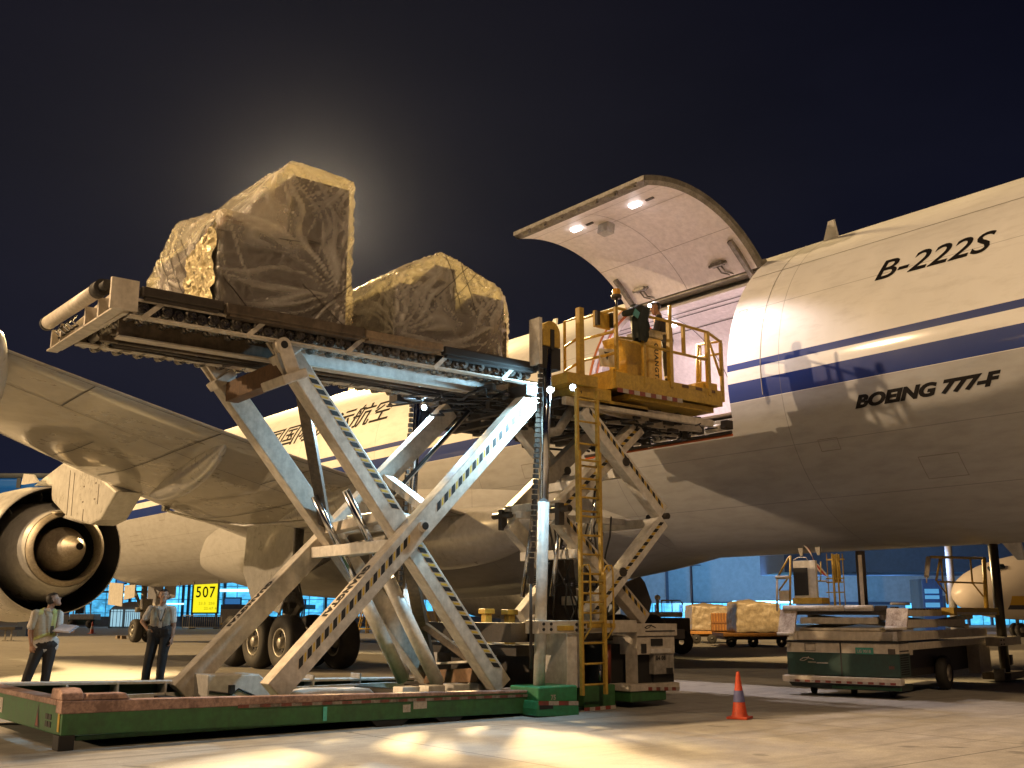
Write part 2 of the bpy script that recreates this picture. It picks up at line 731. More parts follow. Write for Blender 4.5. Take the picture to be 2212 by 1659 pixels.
da = [DOOR_A0 + (DOOR_A1 - DOOR_A0) * k / 28 for k in range(29)]
DY0, DY1 = DOOR_Y0 + .01, DOOR_Y1 - .01
b = MB()
b.sm = True
b.grid([[dp(y, a, FR) for a in da] for y in (DY0, 14, 15.3, DY1)])
b.build('cargo_door_skin', M_FUS, plane)
b = MB()
b.sm = True
b.grid([[dp(y, a, FR - .17) for a in da[1:]] for y in (DY0 + .06, 14, 15.3, DY1 - .06)])
b.build('cargo_door_lining', M_LINER, plane)
b = MB()
for y, y2 in ((DY0, DY0 + .06), (DY1, DY1 - .06)):
    b.grid([[dp(y, a, FR) for a in da], [dp(y, a, FR - .10) for a in da], [dp(y2, a, FR - .175) for a in da]])
aL = da[0]
b.grid([[dp(y, aL, FR) for y in (DY0, DY1)], [dp(y, aL - R(.5), FR - .08) for y in (DY0, DY1)], [dp(y, aL + R(2.4), FR - .175) for y in (DY0 + .05, DY1 - .05)]])
b.build('door_edge', M_GREYE, plane)
for k in range(7):
    y = DY0 + .35 + k * .51
    b = MB()
    c = dp(y, aL + R(.4), FR - .10)
    b.box(c, (.10, .16, .09), Matrix.Rotation(OPEN * -.3, 3, 'Y'), .015)
    b.tube(c - V((.05, .16, 0)), c + V((-.05, .16, 0)), .022, 8)
    b.build('door_latch', M_GREYE, plane)
b = MB()
for a_ in (R(8), R(34)):
    b.grid([[dp(y, a_, FR - .176) for y in (DY0 + .08, DY1 - .08)], [dp(y, a_ + R(.25), FR - .176) for y in (DY0 + .08, DY1 - .08)]])
for y in (14.6,):
    b.grid([[dp(y, a_, FR - .176) for a_ in da[2:]], [dp(y + .015, a_, FR - .176) for a_ in da[2:]]])
b.grid([[dp(y, R(-5.6), FR - .176) for y in (DY0 + .08, DY1 - .08)], [dp(y, R(-5.3), FR - .176) for y in (DY0 + .08, DY1 - .08)]])
builds(b, 'door_lining_seam', plain('soft_seam', (.42, .38, .36), .6), plane)
M_LAMP2 = emit('door_lamp', (1.0, .90, .90), 14)
for y in (13.75, 15.45):
    b = MB()
    c = dp(y, R(1.5), FR - .20)
    b.box(c, (.10, .24, .04), Matrix.Rotation(R(14), 3, 'Y'), .01)
    b.build('door_floodlight', M_LAMP2, plane)
    lamp('door_flood', 'SPOT', dp(y, R(1.5), FR - .26), 1250, (1.0, .84, .82), c + V((-.2, -3.0, -9)), .12, 84, .5)
    b = MB()
    c = dp(y - .38, R(2.0), FR - .185)
    b.box(c, (.05, .2, .02), Matrix.Rotation(R(14), 3, 'Y'))
    b.build('door_vent', M_LINE, plane)
b = MB()
c = dp(14.9, R(8), FR - .27)
b.box(c, (.22, .3, .22), Matrix.Rotation(R(10), 3, 'Y'), .03)
b.build('door_handle_box', mat('box_grey', (.5, .5, .48), .5), plane)
for y in (13.55, 15.75):
    b = MB()
    c = dp(y, R(48), FR - .20)
    b.box(c, (.12, .30, .09), None, .02)
    b.tube(c + V((0, -.22, 0)), c + V((0, .22, 0)), .035, 8)
    for o_ in (-.05, .05):
        b.path([c + V((0, o_, 0)), c + V((.10, o_ - .06, -.16)), c + V((.24, o_ - .16, -.20)), c + V((.38, o_ - .2, -.12))], .018, 6)
    b.build('door_actuator', M_GREYE, plane)
for y in (12.95, 16.2):
    b = MB()
    p0, p1 = dp(y, R(40), FR - .18), V((16.75, y, 7.75))
    b.beam(p0 + V((0, 0, .02)), p1, .10, .16, (1, 0, 0))
    b.build('door_hinge_arm', M_GREYE, plane)
b = MB()
b.tube((hinge.x + .03, DOOR_Y0, hinge.z + .01), (hinge.x + .03, DOOR_Y1, hinge.z + .01), .075, 10)
b.b2(hinge.x - .10, hinge.x + .16, DOOR_Y0, DOOR_Y1, hinge.z - .16, hinge.z - .05)
b.build('door_hinge', M_GREYE, plane)


# ---- wings
def wing_z(x, dg=9):
    return 3.30 + math.tan(R(dg)) * (15.2 - x)


LE = [(-14.07, 42.0 - 55 + 22.2), (-4, 15.2), (1, 19.6), (5.21, 23.46), (8.75, 26.73), (14.87, 31.07), (17.6, 33.3)]
TE = [(-14.07, 7.2), (-4, 13.3), (1, 15.55), (3.55, 16.45), (5.89, 17.22), (8.63, 18.1), (14.87, 19.4), (17.6, 20.2)]


def lerp(tab, x):
    for (x0, y0), (x1, y1) in zip(tab, tab[1:]):
        if x <= x1:
            return y0 + (y1 - y0) * (x - x0) / (x1 - x0)
    return tab[-1][1]


def wing_mesh(mirror=False):
    b = MB()
    b.sm = True
    rows = []
    xs = [-3.5, -1, 1.5, 4, 6, 8, 10, 12, 14, 15.5, 17.6]
    low, upp = [], []
    prof = [(0, 0, 0), (.01, .012, -.006), (.04, .030, -.012), (.12, .055, -.020), (.3, .085, -.026), (.5, .085, -.022), (.7, .06, -.012), (.88, .026, -.004), (1, .003, 0)]
    for x in xs:
        le, te = lerp(LE, x), lerp(TE, x)
        ch = le - te
        z0 = wing_z(x)
        X = x if not mirror else 2 * FX - x
        row = [(X, le - f * ch, z0 + up * ch + .10 * (1 - f)) for f, up, lo in prof] + [(X, le - f * ch, z0 + lo * ch + .10 * (1 - f)) for f, up, lo in prof[::-1]]
        rows.append(row)
    b.grid(rows, True)
    return b.build('wing', M_WING, plane)


wing_mesh()
wing_mesh(True)
# seams of panels, slats and flaps on the underside
b = MB()


def under(x, f):
    le, te = lerp(LE, x), lerp(TE, x)
    ch = le - te
    prof = [(0, 0), (.01, -.006), (.04, -.012), (.12, -.020), (.3, -.026), (.5, -.022), (.7, -.012), (.88, -.004), (1, 0)]
    lo = 0
    for (f0, l0), (f1, l1) in zip(prof, prof[1:]):
        if f0 <= f <= f1:
            lo = l0 + (l1 - l0) * (f - f0) / (f1 - f0)
    return V((x, le - f * ch, wing_z(x) + lo * ch + .10 * (1 - f) - .012))


for f in (.10, .70, .985):
    xs = [2.2 + .5 * k for k in range(26)]
    b.grid([[under(x, f) for x in xs], [under(x, f + .003) for x in xs]])
for x, f0, f1 in ((5.1, .7, .98), (7.6, .12, .98), (9.9, .7, .98), (11.2, .12, .7), (13.2, .12, .98), (6.3, .12, .5)):
    fs = [f0 + (f1 - f0) * k / 8 for k in range(9)]
    b.grid([[under(x, f) for f in fs], [under(x + .025, f) for f in fs]])
b.build('wing_panel_seam', M_LINE, plane)


# flap track fairings: long canoes under the trailing edge
def canoe(x0, y0, x1, y1, w0, h0, z0, z1):
    b = MB()
    b.sm = True
    rows = []
    for i in range(25):
        t = i / 24
        x, y, z = x0 + (x1 - x0) * t, y0 + (y1 - y0) * t, z0 + (z1 - z0) * t
        s = max(t * (1 - t) * 4, 0) ** .55 * (1.0 if t > .5 else .75 + .5 * t)
        s = max(s, .015)
        rows.append([(x + w0 * s * math.cos(a), y, z - h0 * .45 * s + h0 * s * math.sin(a)) for a in [2 * PI * k / 16 for k in range(16)]])
    b.grid(rows, True)
    return b.build('flap_track_fairing', M_CANOE, plane)


canoe(9.35, 26.2, 8.0, 18.6, .27, .38, wing_z(9.35) + .05, wing_z(8.0) + .02)
canoe(12.4, 25.6, 11.0, 18.0, .32, .46, wing_z(12.4) + .1, wing_z(11.0) + .05)
canoe(4.4, 21.6, 3.3, 15.6, .27, .38, wing_z(4.4) + .05, wing_z(3.3) + .02)
b = MB()
pts = [V((10.2, 27.2, 3.95)), V((10.45, 25.6, 3.62)), V((10.9, 24, 3.4)), V((11.5, 22.2, 3.42)), V((12.0, 20.6, 3.7))]
b.path(pts, .035, 6)
b.build('wing_hose', M_CANOE, plane)
b = MB()
b.box((10.2, 27.3, 4.03), (.16, .22, .18), None, .03)
b.build('wing_light', M_STEEL, plane)
# inboard flap body and gear door bulge at the root
canoe(14.6, 24.6, 14.4, 17.0, .8, .7, 3.35, 3.35)

# ---- engine: nacelle, dark fan duct, core cowl, nozzle, plug, pylon
EX, EZ, EY = 8.73, 3.08, 31.4
ax = (0, 1, 0)
ec = (EX, EY, EZ)
b = MB()
b.lathe(ec, ax, [(1.74, 0), (1.775, .02), (1.84, .9), (1.95, 2.2), (2.0, 3.8), (1.97, 5.0), (1.86, 5.9), (1.74, 6.35), (1.62, 6.45), (1.52, 6.3), (1.50, 5.6)], 72)
b.build('engine_nacelle', M_NAC, plane)
b = MB()
b.lathe(ec, ax, [(1.74, 0), (1.72, .3), (1.67, 1.4), (1.62, 2.8), (.3, 2.9)], 72)
b.lathe(ec, ax, [(1.50, 5.6), (.2, 5.5)], 48)
builds(b, 'fan_duct', M_BLACK, plane)
b = MB()
b.lathe(ec, ax, [(1.04, -.75), (1.16, -.30), (1.27, .2), (1.38, .8), (1.46, 1.5), (1.50, 2.4)], 72)
b.build('core_cowl', M_NAC, plane)
b = MB()
b.lathe(ec, ax, [(.90, -1.02), (1.00, -.9), (1.025, -.76), (1.03, -.6)], 64)
b.lathe(ec, ax, [(.90, -1.02), (.87, -.98), (.90, -.3)], 64)
b.build('core_nozzle', M_CORE, plane)
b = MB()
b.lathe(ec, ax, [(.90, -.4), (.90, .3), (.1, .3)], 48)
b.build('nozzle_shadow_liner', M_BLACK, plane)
b = MB()
b.lathe(ec, ax, [(.60, .3), (.60, -.55), (.52, -.85), (.34, -1.45), (.12, -2.02), (.095, -2.05)], 48)
b.build('exhaust_plug', M_CORE, plane)
b = MB()
b.lathe(ec, ax, [(.095, -2.052), (.085, -2.02), (.001, -1.98)], 24)
b.build('plug_vent', M_BLACK, plane)
for a_ in (100, 135, 170, 200):
    b = MB()
    a = R(a_)
    p0 = V((EX + 1.45 * math.cos(a), EY + 1.3, EZ + 1.45 * math.sin(a)))
    p1 = V((EX + 1.68 * math.cos(a), EY + 1.0, EZ + 1.68 * math.sin(a)))
    b.beam(p0, p1, .03, .3, (0, 1, 0))
    b.build('duct_vane', M_STEEL, plane)
b = MB()
py = [(33.3, 5.02), (30.4, 5.40), (27.2, 4.72), (25.75, 4.2), (26.25, 3.92), (26.8, 3.60), (27.6, 3.52), (29.4, 3.78), (30.1, 4.02), (31.2, 4.42), (31.3, 4.82)]
b.prism([(p[0], p[1]) for p in py], 'x', EX - .33, EX + .33)
b.prism([(27.0, 3.60), (29.9, 4.0), (30.5, 3.9), (28.8, 3.64)], 'x', EX - .24, EX + .24)
b.build('engine_pylon', M_NAC, plane, bevel=.06)
b = MB()
b.prism([(30.9, 4.1), (30.2, 4.02), (30.65, 3.95), (31.3, 3.98)], 'x', EX - .42, EX + .42)
b.build('pylon_heat_shield', M_CORE, plane, bevel=.04)
b = MB()
for (y, z) in ((28.3, 4.55), (27.35, 4.55), (28.3, 4.15), (27.35, 4.15)):
    b.box((EX - .338, y, z), (.012, .09, .03))
for (y, z0_, z1_) in ((29.6, 3.9, 5.1), (29.2, 3.85, 5.0), (28.2, 3.65, 3.95), (27.1, 4.0, 4.5)):
    b.box((EX - .336, y, (z0_ + z1_) / 2), (.01, .02, z1_ - z0_))
builds(b, 'pylon_rivet_line', plain('pylon_mark', (.20, .17, .14), .6), plane)
# nacelle strake seen as a pale fin
b = MB()
b.prism([(31.6, 4.95), (33.4, 5.05), (33.2, 5.35), (32.2, 5.22)], 'x', EX - .62, EX - .56)
b.build('nacelle_strake', M_NAC, plane)
# right engine: only its existence below the belly
b = MB()
b.lathe((2 * FX - EX, EY, EZ), ax, [(.1, -2.0), (.6, -.6), (1.02, -.75), (1.45, 1.2), (1.74, 0), (1.95, 2.2), (2.0, 3.8), (1.9, 5.8), (1.6, 6.45), (.2, 5.5)], 40)
b.build('engine_nacelle', M_NAC, plane)


# ---- landing gear
def wheel(cx, cy, cz, r, wd, parent, side=-1, hub=M_HUB):
    b = MB()
    h = wd / 2
    b.lathe((cx, cy, cz), (1, 0, 0), [(r * .52, -h * .82), (r * .60, -h * .98), (r * .80, -h), (r * .93, -h * .82), (r * .985, -h * .5), (r, -h * .2), (r, h * .2), (r * .985, h * .5), (r * .93, h * .82), (r * .80, h), (r * .60, h * .98), (r * .52, h * .82)], 44)
    t = b.build('wheel_tyre', M_TYRE, parent)
    b = MB()
    for s in (-1, 1):
        b.lathe((cx, cy, cz), (s, 0, 0), [(r * .53, h * .80), (r * .50, h * .90), (r * .46, h * .84), (r * .42, h * .45)], 36)
        b.lathe((cx, cy, cz), (s, 0, 0), [(r * .22, h * .45), (r * .20, h * .85), (r * .12, h * .98), (.001, h * 1.0)], 20)
    b.build('rim', hub, t, recalc=True)
    b = MB()
    for s in (-1, 1):
        b.lathe((cx, cy, cz), (s, 0, 0), [(r * .43, h * .46), (.001, h * .44)], 28)
        for k in range(8):
            a = 2 * PI * k / 8
            b.tube((cx + s * h * .45, cy + r * .33 * math.cos(a), cz + r * .33 * math.sin(a)), (cx + s * h * .55, cy + r * .33 * math.cos(a), cz + r * .33 * math.sin(a)), r * .045, 8)
    b.build('brake', M_BLACK, t)
    return t


for gx in (12.84, 2 * FX - 12.84):
    for gy in (23.9, 25.35, 26.8):
        for o_ in (-.72, .72):
            wheel(gx + o_, gy, .66, .66, .50, plane)
    b = MB()
    b.beam((gx, 23.7, .68), (gx, 27.0, .68), .26, .30)
    for gy in (23.9, 25.35, 26.8):
        b.tube((gx - .55, gy, .66), (gx + .55, gy, .66), .10, 12)
    b.tube((gx, 25.35, .7), (gx, 25.35, 1.9), .15, 14)
    b.tube((gx, 25.35, 1.5), (gx, 25.1, 3.9), .23, 14)
    b.beam((gx, 25.35, 1.0), (gx - .03, 24.6, 1.55), .10, .16)
    b.beam((gx - .03, 24.6, 1.55), (gx, 25.2, 2.1), .10, .16)
    b.tube((gx, 25.3, 2.2), (gx + 1.9 * (1 if gx < FX else -1), 25.0, 3.3), .09, 10)
    b.tube((gx, 25.3, 1.9), (gx, 27.8, 3.2), .09, 10)
    for k in range(7):
        a = k * .9
        b.path([(gx + .22 * math.cos(a), 25.3 + .22 * math.sin(a), 2.2), (gx + .3 * math.cos(a + .4), 25.2 + .3 * math.sin(a + .4), 1.6), (gx + .2 * math.cos(a + 1), 25.3 + .35 * math.sin(a), 1.0)], .022, 6)
    b.box((gx - .1, 25.0, 1.75), (.34, .3, .26), None, .03)
    b.build('main_gear_strut', M_STEEL, plane)
b = MB()
b.prism([(23.9, 3.6), (24.7, 3.75), (26.6, 3.55), (26.7, 2.4), (26.0, 1.55), (24.5, 1.35), (23.9, 2.3)], 'x', 12.16, 12.22)
b.build('main_gear_door', M_CANOE, plane, bevel=.02)
b = MB()
b.prism([(22.9, 3.3), (23.7, 3.5), (23.7, 2.5), (22.9, 2.1)], 'x', 14.2, 14.26)
builds(b, 'inner_gear_door', M_CANOE, plane)
for o_ in (-.3, .3):
    wheel(FX + o_, 51.0, .54, .54, .40, plane)
b = MB()
b.tube((FX, 51.0, .5), (FX, 51.1, 3.2), .14, 12)
b.tube((FX - .4, 51.0, .54), (FX + .4, 51.0, .54), .08, 10)
b.tube((FX, 51.0, 1.3), (FX, 53.0, 2.9), .08, 10)
b.beam((FX, 51.0, .8), (FX, 50.4, 1.25), .10, .14)
b.beam((FX, 50.4, 1.25), (FX, 51.0, 1.7), .10, .14)
b.box((FX, 50.7, 1.75), (.5, .35, .5), None, .04)
b.tube((FX - .42, 50.9, 1.5), (FX - .1, 50.9, 1.5), .12, 10)
b.build('nose_gear_strut', M_STEEL, plane)
b = MB()
for s in (-1, 1):
    b.prism([(49.6, 2.62), (51.0, 2.62), (51.0, 1.95), (49.6, 2.05)], 'x', FX + s * .95 - .02, FX + s * .95 + .02)
    b.prism([(51.2, 2.7), (53.2, 2.8), (53.2, 1.75), (51.2, 1.65)], 'x', FX + s * .95 - .02, FX + s * .95 + .02)
builds(b, 'nose_gear_door', M_CANOE, plane)

# small aerials
for (y, a_, h_) in ((11.36, 62, .34), (31.2, 80, .45), (9.2, -92, .3), (21.0, 86, .35)):
    b = MB()
    p = cyl(y, R(a_), FR)
    nrm = (p - V((FX, y, FZ))).normalized()
    b.bm.free()
    b.bm = bmesh.new()
    e = V((0, 1, 0))
    t = nrm.cross(e).normalized() * .03
    q = [p + e * .16, p - e * .16, p + nrm * h_ - e * .20, p + nrm * h_ - e * .08]
    A = [b.bm.verts.new(v + t) for v in q]
    B_ = [b.bm.verts.new(v - t) for v in q]
    for i in range(4):
        b._f([A[i], A[(i + 1) % 4], B_[(i + 1) % 4], B_[i]])
    b._f(A)
    b._f(B_[::-1])
    b.build('blade_aerial', M_NAC, plane)
# water drain masts and small drain marks under the belly
b = MB()
for y in (13.0, 12.6, 43.5, 45.0, 41):
    p = cyl(y, R(-78), FR)
    b.prism([(y, p.z + .05), (y + .14, p.z + .05), (y + .08, p.z - .16), (y + .02, p.z - .16)], 'x', p.x - .015, p.x + .015)
builds(b, 'drain_mast', M_GREYE, plane)


# ---- lettering wrapped on the skin
def skin_text(txt, y_left, y_right, a_base, a_top, name, shear, bold, space=1.0, res=4):
    bm = text_mesh(txt, 1.0, shear, bold, space, res=res)
    xs = [v.co.x for v in bm.verts]
    zs = [v.co.y for v in bm.verts]
    x0, x1, z0, z1 = min(xs), max(xs), min(zs), max(zs)
    bmesh.ops.triangulate(bm, faces=bm.faces)
    for k in range(1, 12):
        bmesh.ops.bisect_plane(bm, geom=list(bm.verts) + list(bm.edges) + list(bm.faces), plane_co=(0, z0 + (z1 - z0) * k / 12, 0), plane_no=(0, 1, 0))
    for v in bm.verts:
        u = (v.co.x - x0) / (x1 - x0)
        t = (v.co.y - z0) / (z1 - z0)
        v.co = cyl(y_left + (y_right - y_left) * u, a_base + (a_top - a_base) * t, FR + .006)
    b = MB()
    b.bm.free()
    b.bm = bm
    return b.build(name, M_LETTER, plane, recalc=False)


skin_text('B-222S', 9.62, 7.55, R(22.2), R(29.8), 'registration_lettering', .28, .012)
skin_text('BOEING 777-F', 10.10, 7.55, R(-18.0), R(-13.8), 'model_lettering', .38, .055)
skin_text('中国国际货运航空', 33.9, 24.75, R(18.0), R(33.0), 'airline_lettering', .22, .010)
# fuselage service panels beside the cargo door
b = MB()
for (y0, y1, a0_, a1_) in ((12.36, 12.56, 19, 25),):
    for (ya, yb, aa, ab) in ((y0, y1, a0_, a0_ + .25), (y0, y1, a1_, a1_ + .25), (y0, y0 + .012, a0_, a1_), (y1 - .012, y1, a0_, a1_)):
        b.grid([[cyl(ya, R(aa + (ab - aa) * k / 4), FR + .004) for k in range(5)], [cyl(yb, R(aa + (ab - aa) * k / 4), FR + .004) for k in range(5)]])
b.grid([[cyl(11.9, R(a_), FR + .004) for a_ in range(-8, 62, 3)], [cyl(11.915, R(a_), FR + .004) for a_ in range(-8, 62, 3)]])
b.grid([[cyl(y, R(42), FR + .004) for y in (7, 12.6)], [cyl(y, R(42.25), FR + .004) for y in (7, 12.6)]])
for (y0, y1, a0_, a1_) in ((8.6, 9.3, -44, -36), (10.6, 11.0, -30, -26), (6.6, 7.6, -52, -44), (18.4, 19.0, -24, -18), (28.2, 28.9, -40, -34), (44.0, 45.2, -30, -22), (41.0, 41.6, -14, -9), (20.2, 21.0, 6, 16), (30.0, 30.5, -8, -4)):
    w_, da_ = .014, .28
    for (ya, yb, aa, ab) in ((y0, y1, a0_, a0_ + da_), (y0, y1, a1_, a1_ + da_), (y0, y0 + w_, a0_, a1_), (y1 - w_, y1, a0_, a1_)):
        b.grid([[cyl(ya, R(aa + (ab - aa) * k / 6), FR + .004) for k in range(7)], [cyl(yb, R(aa + (ab - aa) * k / 6), FR + .004) for k in range(7)]])
builds(b, 'skin_panel_line', plain('panel_line', (.25, .23, .21), .5), plane)
# ================================================================ apron
def ground_mat():
    m = bpy.data.materials.new('apron_concrete')
    m.use_nodes = True
    g = G(m.node_tree)
    b = m.node_tree.nodes['Principled BSDF']
    p = g.pos()
    x, y, z = g.xyz(p)[:3]
    n1 = g.noise(.22, p, 6, .6, .5)
    n2 = g.noise(3.5, p, 6, .65)
    n3 = g.noise(45, p, 3, .7)
    c = g.mix(n1, (.29, .275, .25), (.45, .43, .395))
    c = g.mix(g.math('MULTIPLY', g.ramp(n2, [(.4, 1.0), (.62, 0.0)]), .4), c, (.16, .15, .14))
    c = g.mix(g.math('MULTIPLY', g.ramp(n3, [(.42, 1.0), (.6, 0.0)]), .35), c, (.19, .18, .165))
    st = g.noise(.8, g.scalevec(p, (.35, 3, 1)), 5, .6)
    c = g.mix(g.math('MULTIPLY', g.ramp(st, [(.56, 0.0), (.72, .6)]), .8), c, (.10, .095, .09))
    jx = g.math('LESS_THAN', g.math('ABSOLUTE', g.math('SUBTRACT', g.math('FRACT', g.math('DIVIDE', g.math('ADD', x, .9), 5.0)), .5)), .0022)
    jy = g.math('LESS_THAN', g.math('ABSOLUTE', g.math('SUBTRACT', g.math('FRACT', g.math('DIVIDE', g.math('ADD', y, 1.7), 5.0)), .5)), .0022)
    c = g.mix(g.math('MULTIPLY', g.math('ADD', jx, jy, clamp=True), .8), c, (.05, .045, .04))
    oil = g.noise(1.1, p, 3, .5, 1.2)
    c = g.mix(g.math('MULTIPLY', g.ramp(oil, [(.66, 0.0), (.72, 1.0)]), .55), c, (.07, .065, .06))
    tm = g.noise(2.6, g.scalevec(p, (.06, 1.6, 1)), 4, .6)
    c = g.mix(g.math('MULTIPLY', g.ramp(tm, [(.58, 0.0), (.66, 1.0)]), .35), c, (.12, .115, .11))
    g.put(b.inputs['Base Color'], c)
    g.put(b.inputs['Roughness'], g.math('ADD', .55, g.math('MULTIPLY', n2, .35)))
    bp = g.n('ShaderNodeBump')
    bp.inputs['Strength'].default_value = .25
    bp.inputs['Distance'].default_value = .01
    g.put(bp.inputs['Height'], g.math('ADD', n3, g.math('MULTIPLY', n2, .6)))
    g.put(b.inputs['Normal'], bp.outputs[0])
    return m


b = MB()
b.poly([(-900, -900, 0), (900, -900, 0), (900, 900, 0), (-900, 900, 0)])
tag(b.build('ground', ground_mat()), kind='structure')
# ================================================================ measuring aid: a picture point taken onto a real plane (picture measured 2212 wide)
_r, _u, _w = V((0.7827, -0.6224, 0.0)), V((-0.1310, -0.1645, 0.9777)), V((0.6086, 0.7652, 0.2104))
EYE = V((0, 0, 1.3635))


def at(u, v, ax, val):
    d = _w * 2296.26 + _r * (u - 1106) - _u * (v - 829.5)
    k = 'xyz'.index(ax)
    return EYE + d * ((val - EYE[k]) / d[k])


def atp(u, v, p0, nrm):
    d = _w * 2296.26 + _r * (u - 1106) - _u * (v - 829.5)
    nrm = V(nrm)
    return EYE + d * ((V(p0) - EYE).dot(nrm) / d.dot(nrm))


def bY(b, u0, u1, v0, v1, y, dep, bev=0.0):
    """box whose near face (y = const) covers the measured rectangle"""
    a, c = at(u0, v0, 'y', y), at(u1, v1, 'y', y)
    b.b2(a.x, c.x, y, y + dep, c.z, a.z, bev)
    return b


M_ARM = mat('loader_cream_paint', (.62, .57, .50), .45, dirt=.42, dscale=1.7, dcol=(.11, .075, .045))
M_ARMW = mat('loader_white_paint', (.70, .68, .65), .42, dirt=.30, dscale=2.0, dcol=(.13, .10, .075))
M_GREEN = mat('loader_green_paint', (.042, .150, .050), .5, dirt=.55, dscale=2.2, dcol=(.03, .05, .025))
M_WORN = mat('worn_edge', (.42, .27, .22), .6, dirt=.75, dscale=4.5, dcol=(.09, .045, .035), streak=False)
M_YEL = mat('loader_yellow_paint', (.56, .37, .06), .45, dirt=.45, dscale=3.5, dcol=(.14, .08, .02))
M_DARK = mat('greasy_dark_steel', (.060, .050, .042), .5, metal=.25, dirt=.5, dscale=5, dcol=(.02, .015, .012))
M_BROWN = mat('dirty_brown_steel', (.145, .112, .082), .55, metal=.2, dirt=.7, dscale=3, dcol=(.03, .022, .016))
M_RUST = mat('rusty_plate', (.20, .115, .062), .7, dirt=.6, dscale=4, dcol=(.05, .03, .02))
M_TAN = mat('tan_guide', (.30, .225, .15), .55, dirt=.5, dscale=4)
M_CHROME = mat('chrome_rod', (.55, .57, .62), .16, metal=1.0, dirt=.1, streak=False)
M_ROLL = mat('roller_steel', (.30, .28, .26), .28, metal=.85, dirt=.55, dscale=9, dcol=(.03, .025, .02), streak=False)
M_TUBE = mat('cream_tube', (.66, .61, .54), .4, dirt=.35, dscale=4, dcol=(.2, .15, .1))
M_HB = plain('hazard_black', (.012, .012, .012), .5)
M_HY = plain('hazard_yellow', (.60, .40, .05), .5)
M_RED = mat('reflect_red', (.30, .045, .035), .5, dirt=.7, dscale=8, dcol=(.09, .07, .05))
M_WHT = mat('reflect_white', (.50, .46, .42), .5, dirt=.5, dscale=8, dcol=(.16, .13, .10))
M_RUB = plain('black_rubber', (.018, .017, .017), .65)
M_CABLE = plain('hose_black', (.02, .02, .022), .5)
M_GREYP = mat('grey_panel', (.34, .32, .29), .5, dirt=.5)
M_LED = emit('led_lamp', (.72, .90, 1.0), 60)
M_AMBER = mat('amber_lens', (.60, .30, .03), .25, dirt=.1)

loader = thing('cargo_loader', (6.6, 13.3, 0), 'green based main deck loader with raised scissor platform, yellow operator cage and ladder', 'cargo loader')


def reflect_strip(p0, p1, wd, n, nrm, parent, name='reflective_strip', ma=None, mb_=None):
    """red and white strip, wd tall (vertical), along p0-p1, proud along nrm"""
    p0, p1, nrm = V(p0), V(p1), V(nrm)
    b = MB()
    up = V((0, 0, wd / 2))
    for k in range(n):
        b.mi = k % 2
        a, c = p0 + (p1 - p0) * (k / n) + nrm * .004, p0 + (p1 - p0) * ((k + 1) / n) + nrm * .004
        b.poly([a - up, c - up, c + up, a + up])
    return b.build(name, [ma or M_RED, mb_ or M_WHT], parent)


# ---- base frame
def rail_z(x):                                   # the frame settles slightly towards its front
    return .49 - (x - 3.42) * .0255, .15 - (x - 3.42) * .0185


b = MB()
zt0, zb0 = rail_z(3.42)
zt1, zb1 = rail_z(9.9)
b.prism([(3.42, zb0), (9.9, zb1), (9.9, zt1 - .012), (3.42, zt0 - .012)], 'y', 11.60, 11.66)
b.prism([(3.42, zb0), (9.9, zb1), (9.9, zt1 - .012), (3.42, zt0 - .012)], 'y', 15.0, 15.06)
b.b2(3.42, 3.48, 11.662, 14.998, .15, .478)
b.b2(3.6, 9.8, 11.7, 15.0, .08, .13)
base = b.build('base_frame', M_GREEN, loader, bevel=.008)
b = MB()
b.prism([(3.40, zt0 - .13), (6.2, zt0 - .155), (7.2, zt1 + .02), (9.9, zt1 - .03), (9.9, zt1), (3.40, zt0)], 'y', 11.588, 11.78)
b.build('worn_top_flange', M_WORN, base, bevel=.01)
b = MB()
b.b2(3.40, 3.60, 11.8, 15.0, .43, .492)
b.prism([(11.60, .49), (11.62, .56), (11.72, .60), (11.95, .60), (12.0, .49)], 'x', 3.40, 3.62)
b.prism([(3.62, .485), (3.66, .545), (4.05, .54), (4.1, .48)], 'y', 11.60, 11.82)
b.build('worn_end_flange', M_WORN, base, bevel=.012)
b = MB()
b.prism([(3.45, .47), (9.9, .31), (9.9, .345), (3.45, .505)], 'y', 14.72, 15.07)
b.b2(3.5, 9.8, 14.70, 14.74, .13, .30)
for x in (4.35, 5.0, 5.65, 6.3, 7.1, 7.9, 8.7):
    b.b2(x, x + .03, 14.70, 14.98, .14, .45)
b.build('inner_rail', M_ARMW, base, bevel=.006)
b = MB()
b.b2(3.7, 9.7, 12.25, 12.45, .131, .22)
b.b2(3.7, 9.7, 14.1, 14.3, .131, .22)
for x in (4.6, 5.5, 7.4, 8.6, 9.5):
    b.b2(x, x + .16, 11.72, 14.68, .131, .27)
builds(b, 'cross_member', M_DARK, base)
b = MB()
b.b2(3.40, 3.56, 11.60, 11.80, .0, .15)
b.b2(3.40, 3.56, 14.85, 15.05, .0, .15)
builds(b, 'corner_foot', M_RUB, base, bevel=.01)
b = MB()
b.prism([(7.05, .09), (7.15, -.0), (7.5, -.0), (7.62, .08)], 'y', 11.62, 11.9)
b.prism([(8.0, .07), (8.08, .0), (8.36, .0), (8.45, .06)], 'y', 11.62, 11.9)
builds(b, 'skid_foot', M_RUB, base)
reflect_strip((5.3, 11.584, .338), (9.8, 11.584, .262), .036, 34, (0, -1, 0), loader, ma=mat('faded_red', (.20, .055, .04), .6, dirt=.8, dscale=7), mb_=mat('faded_white', (.30, .25, .21), .6, dirt=.8, dscale=7))
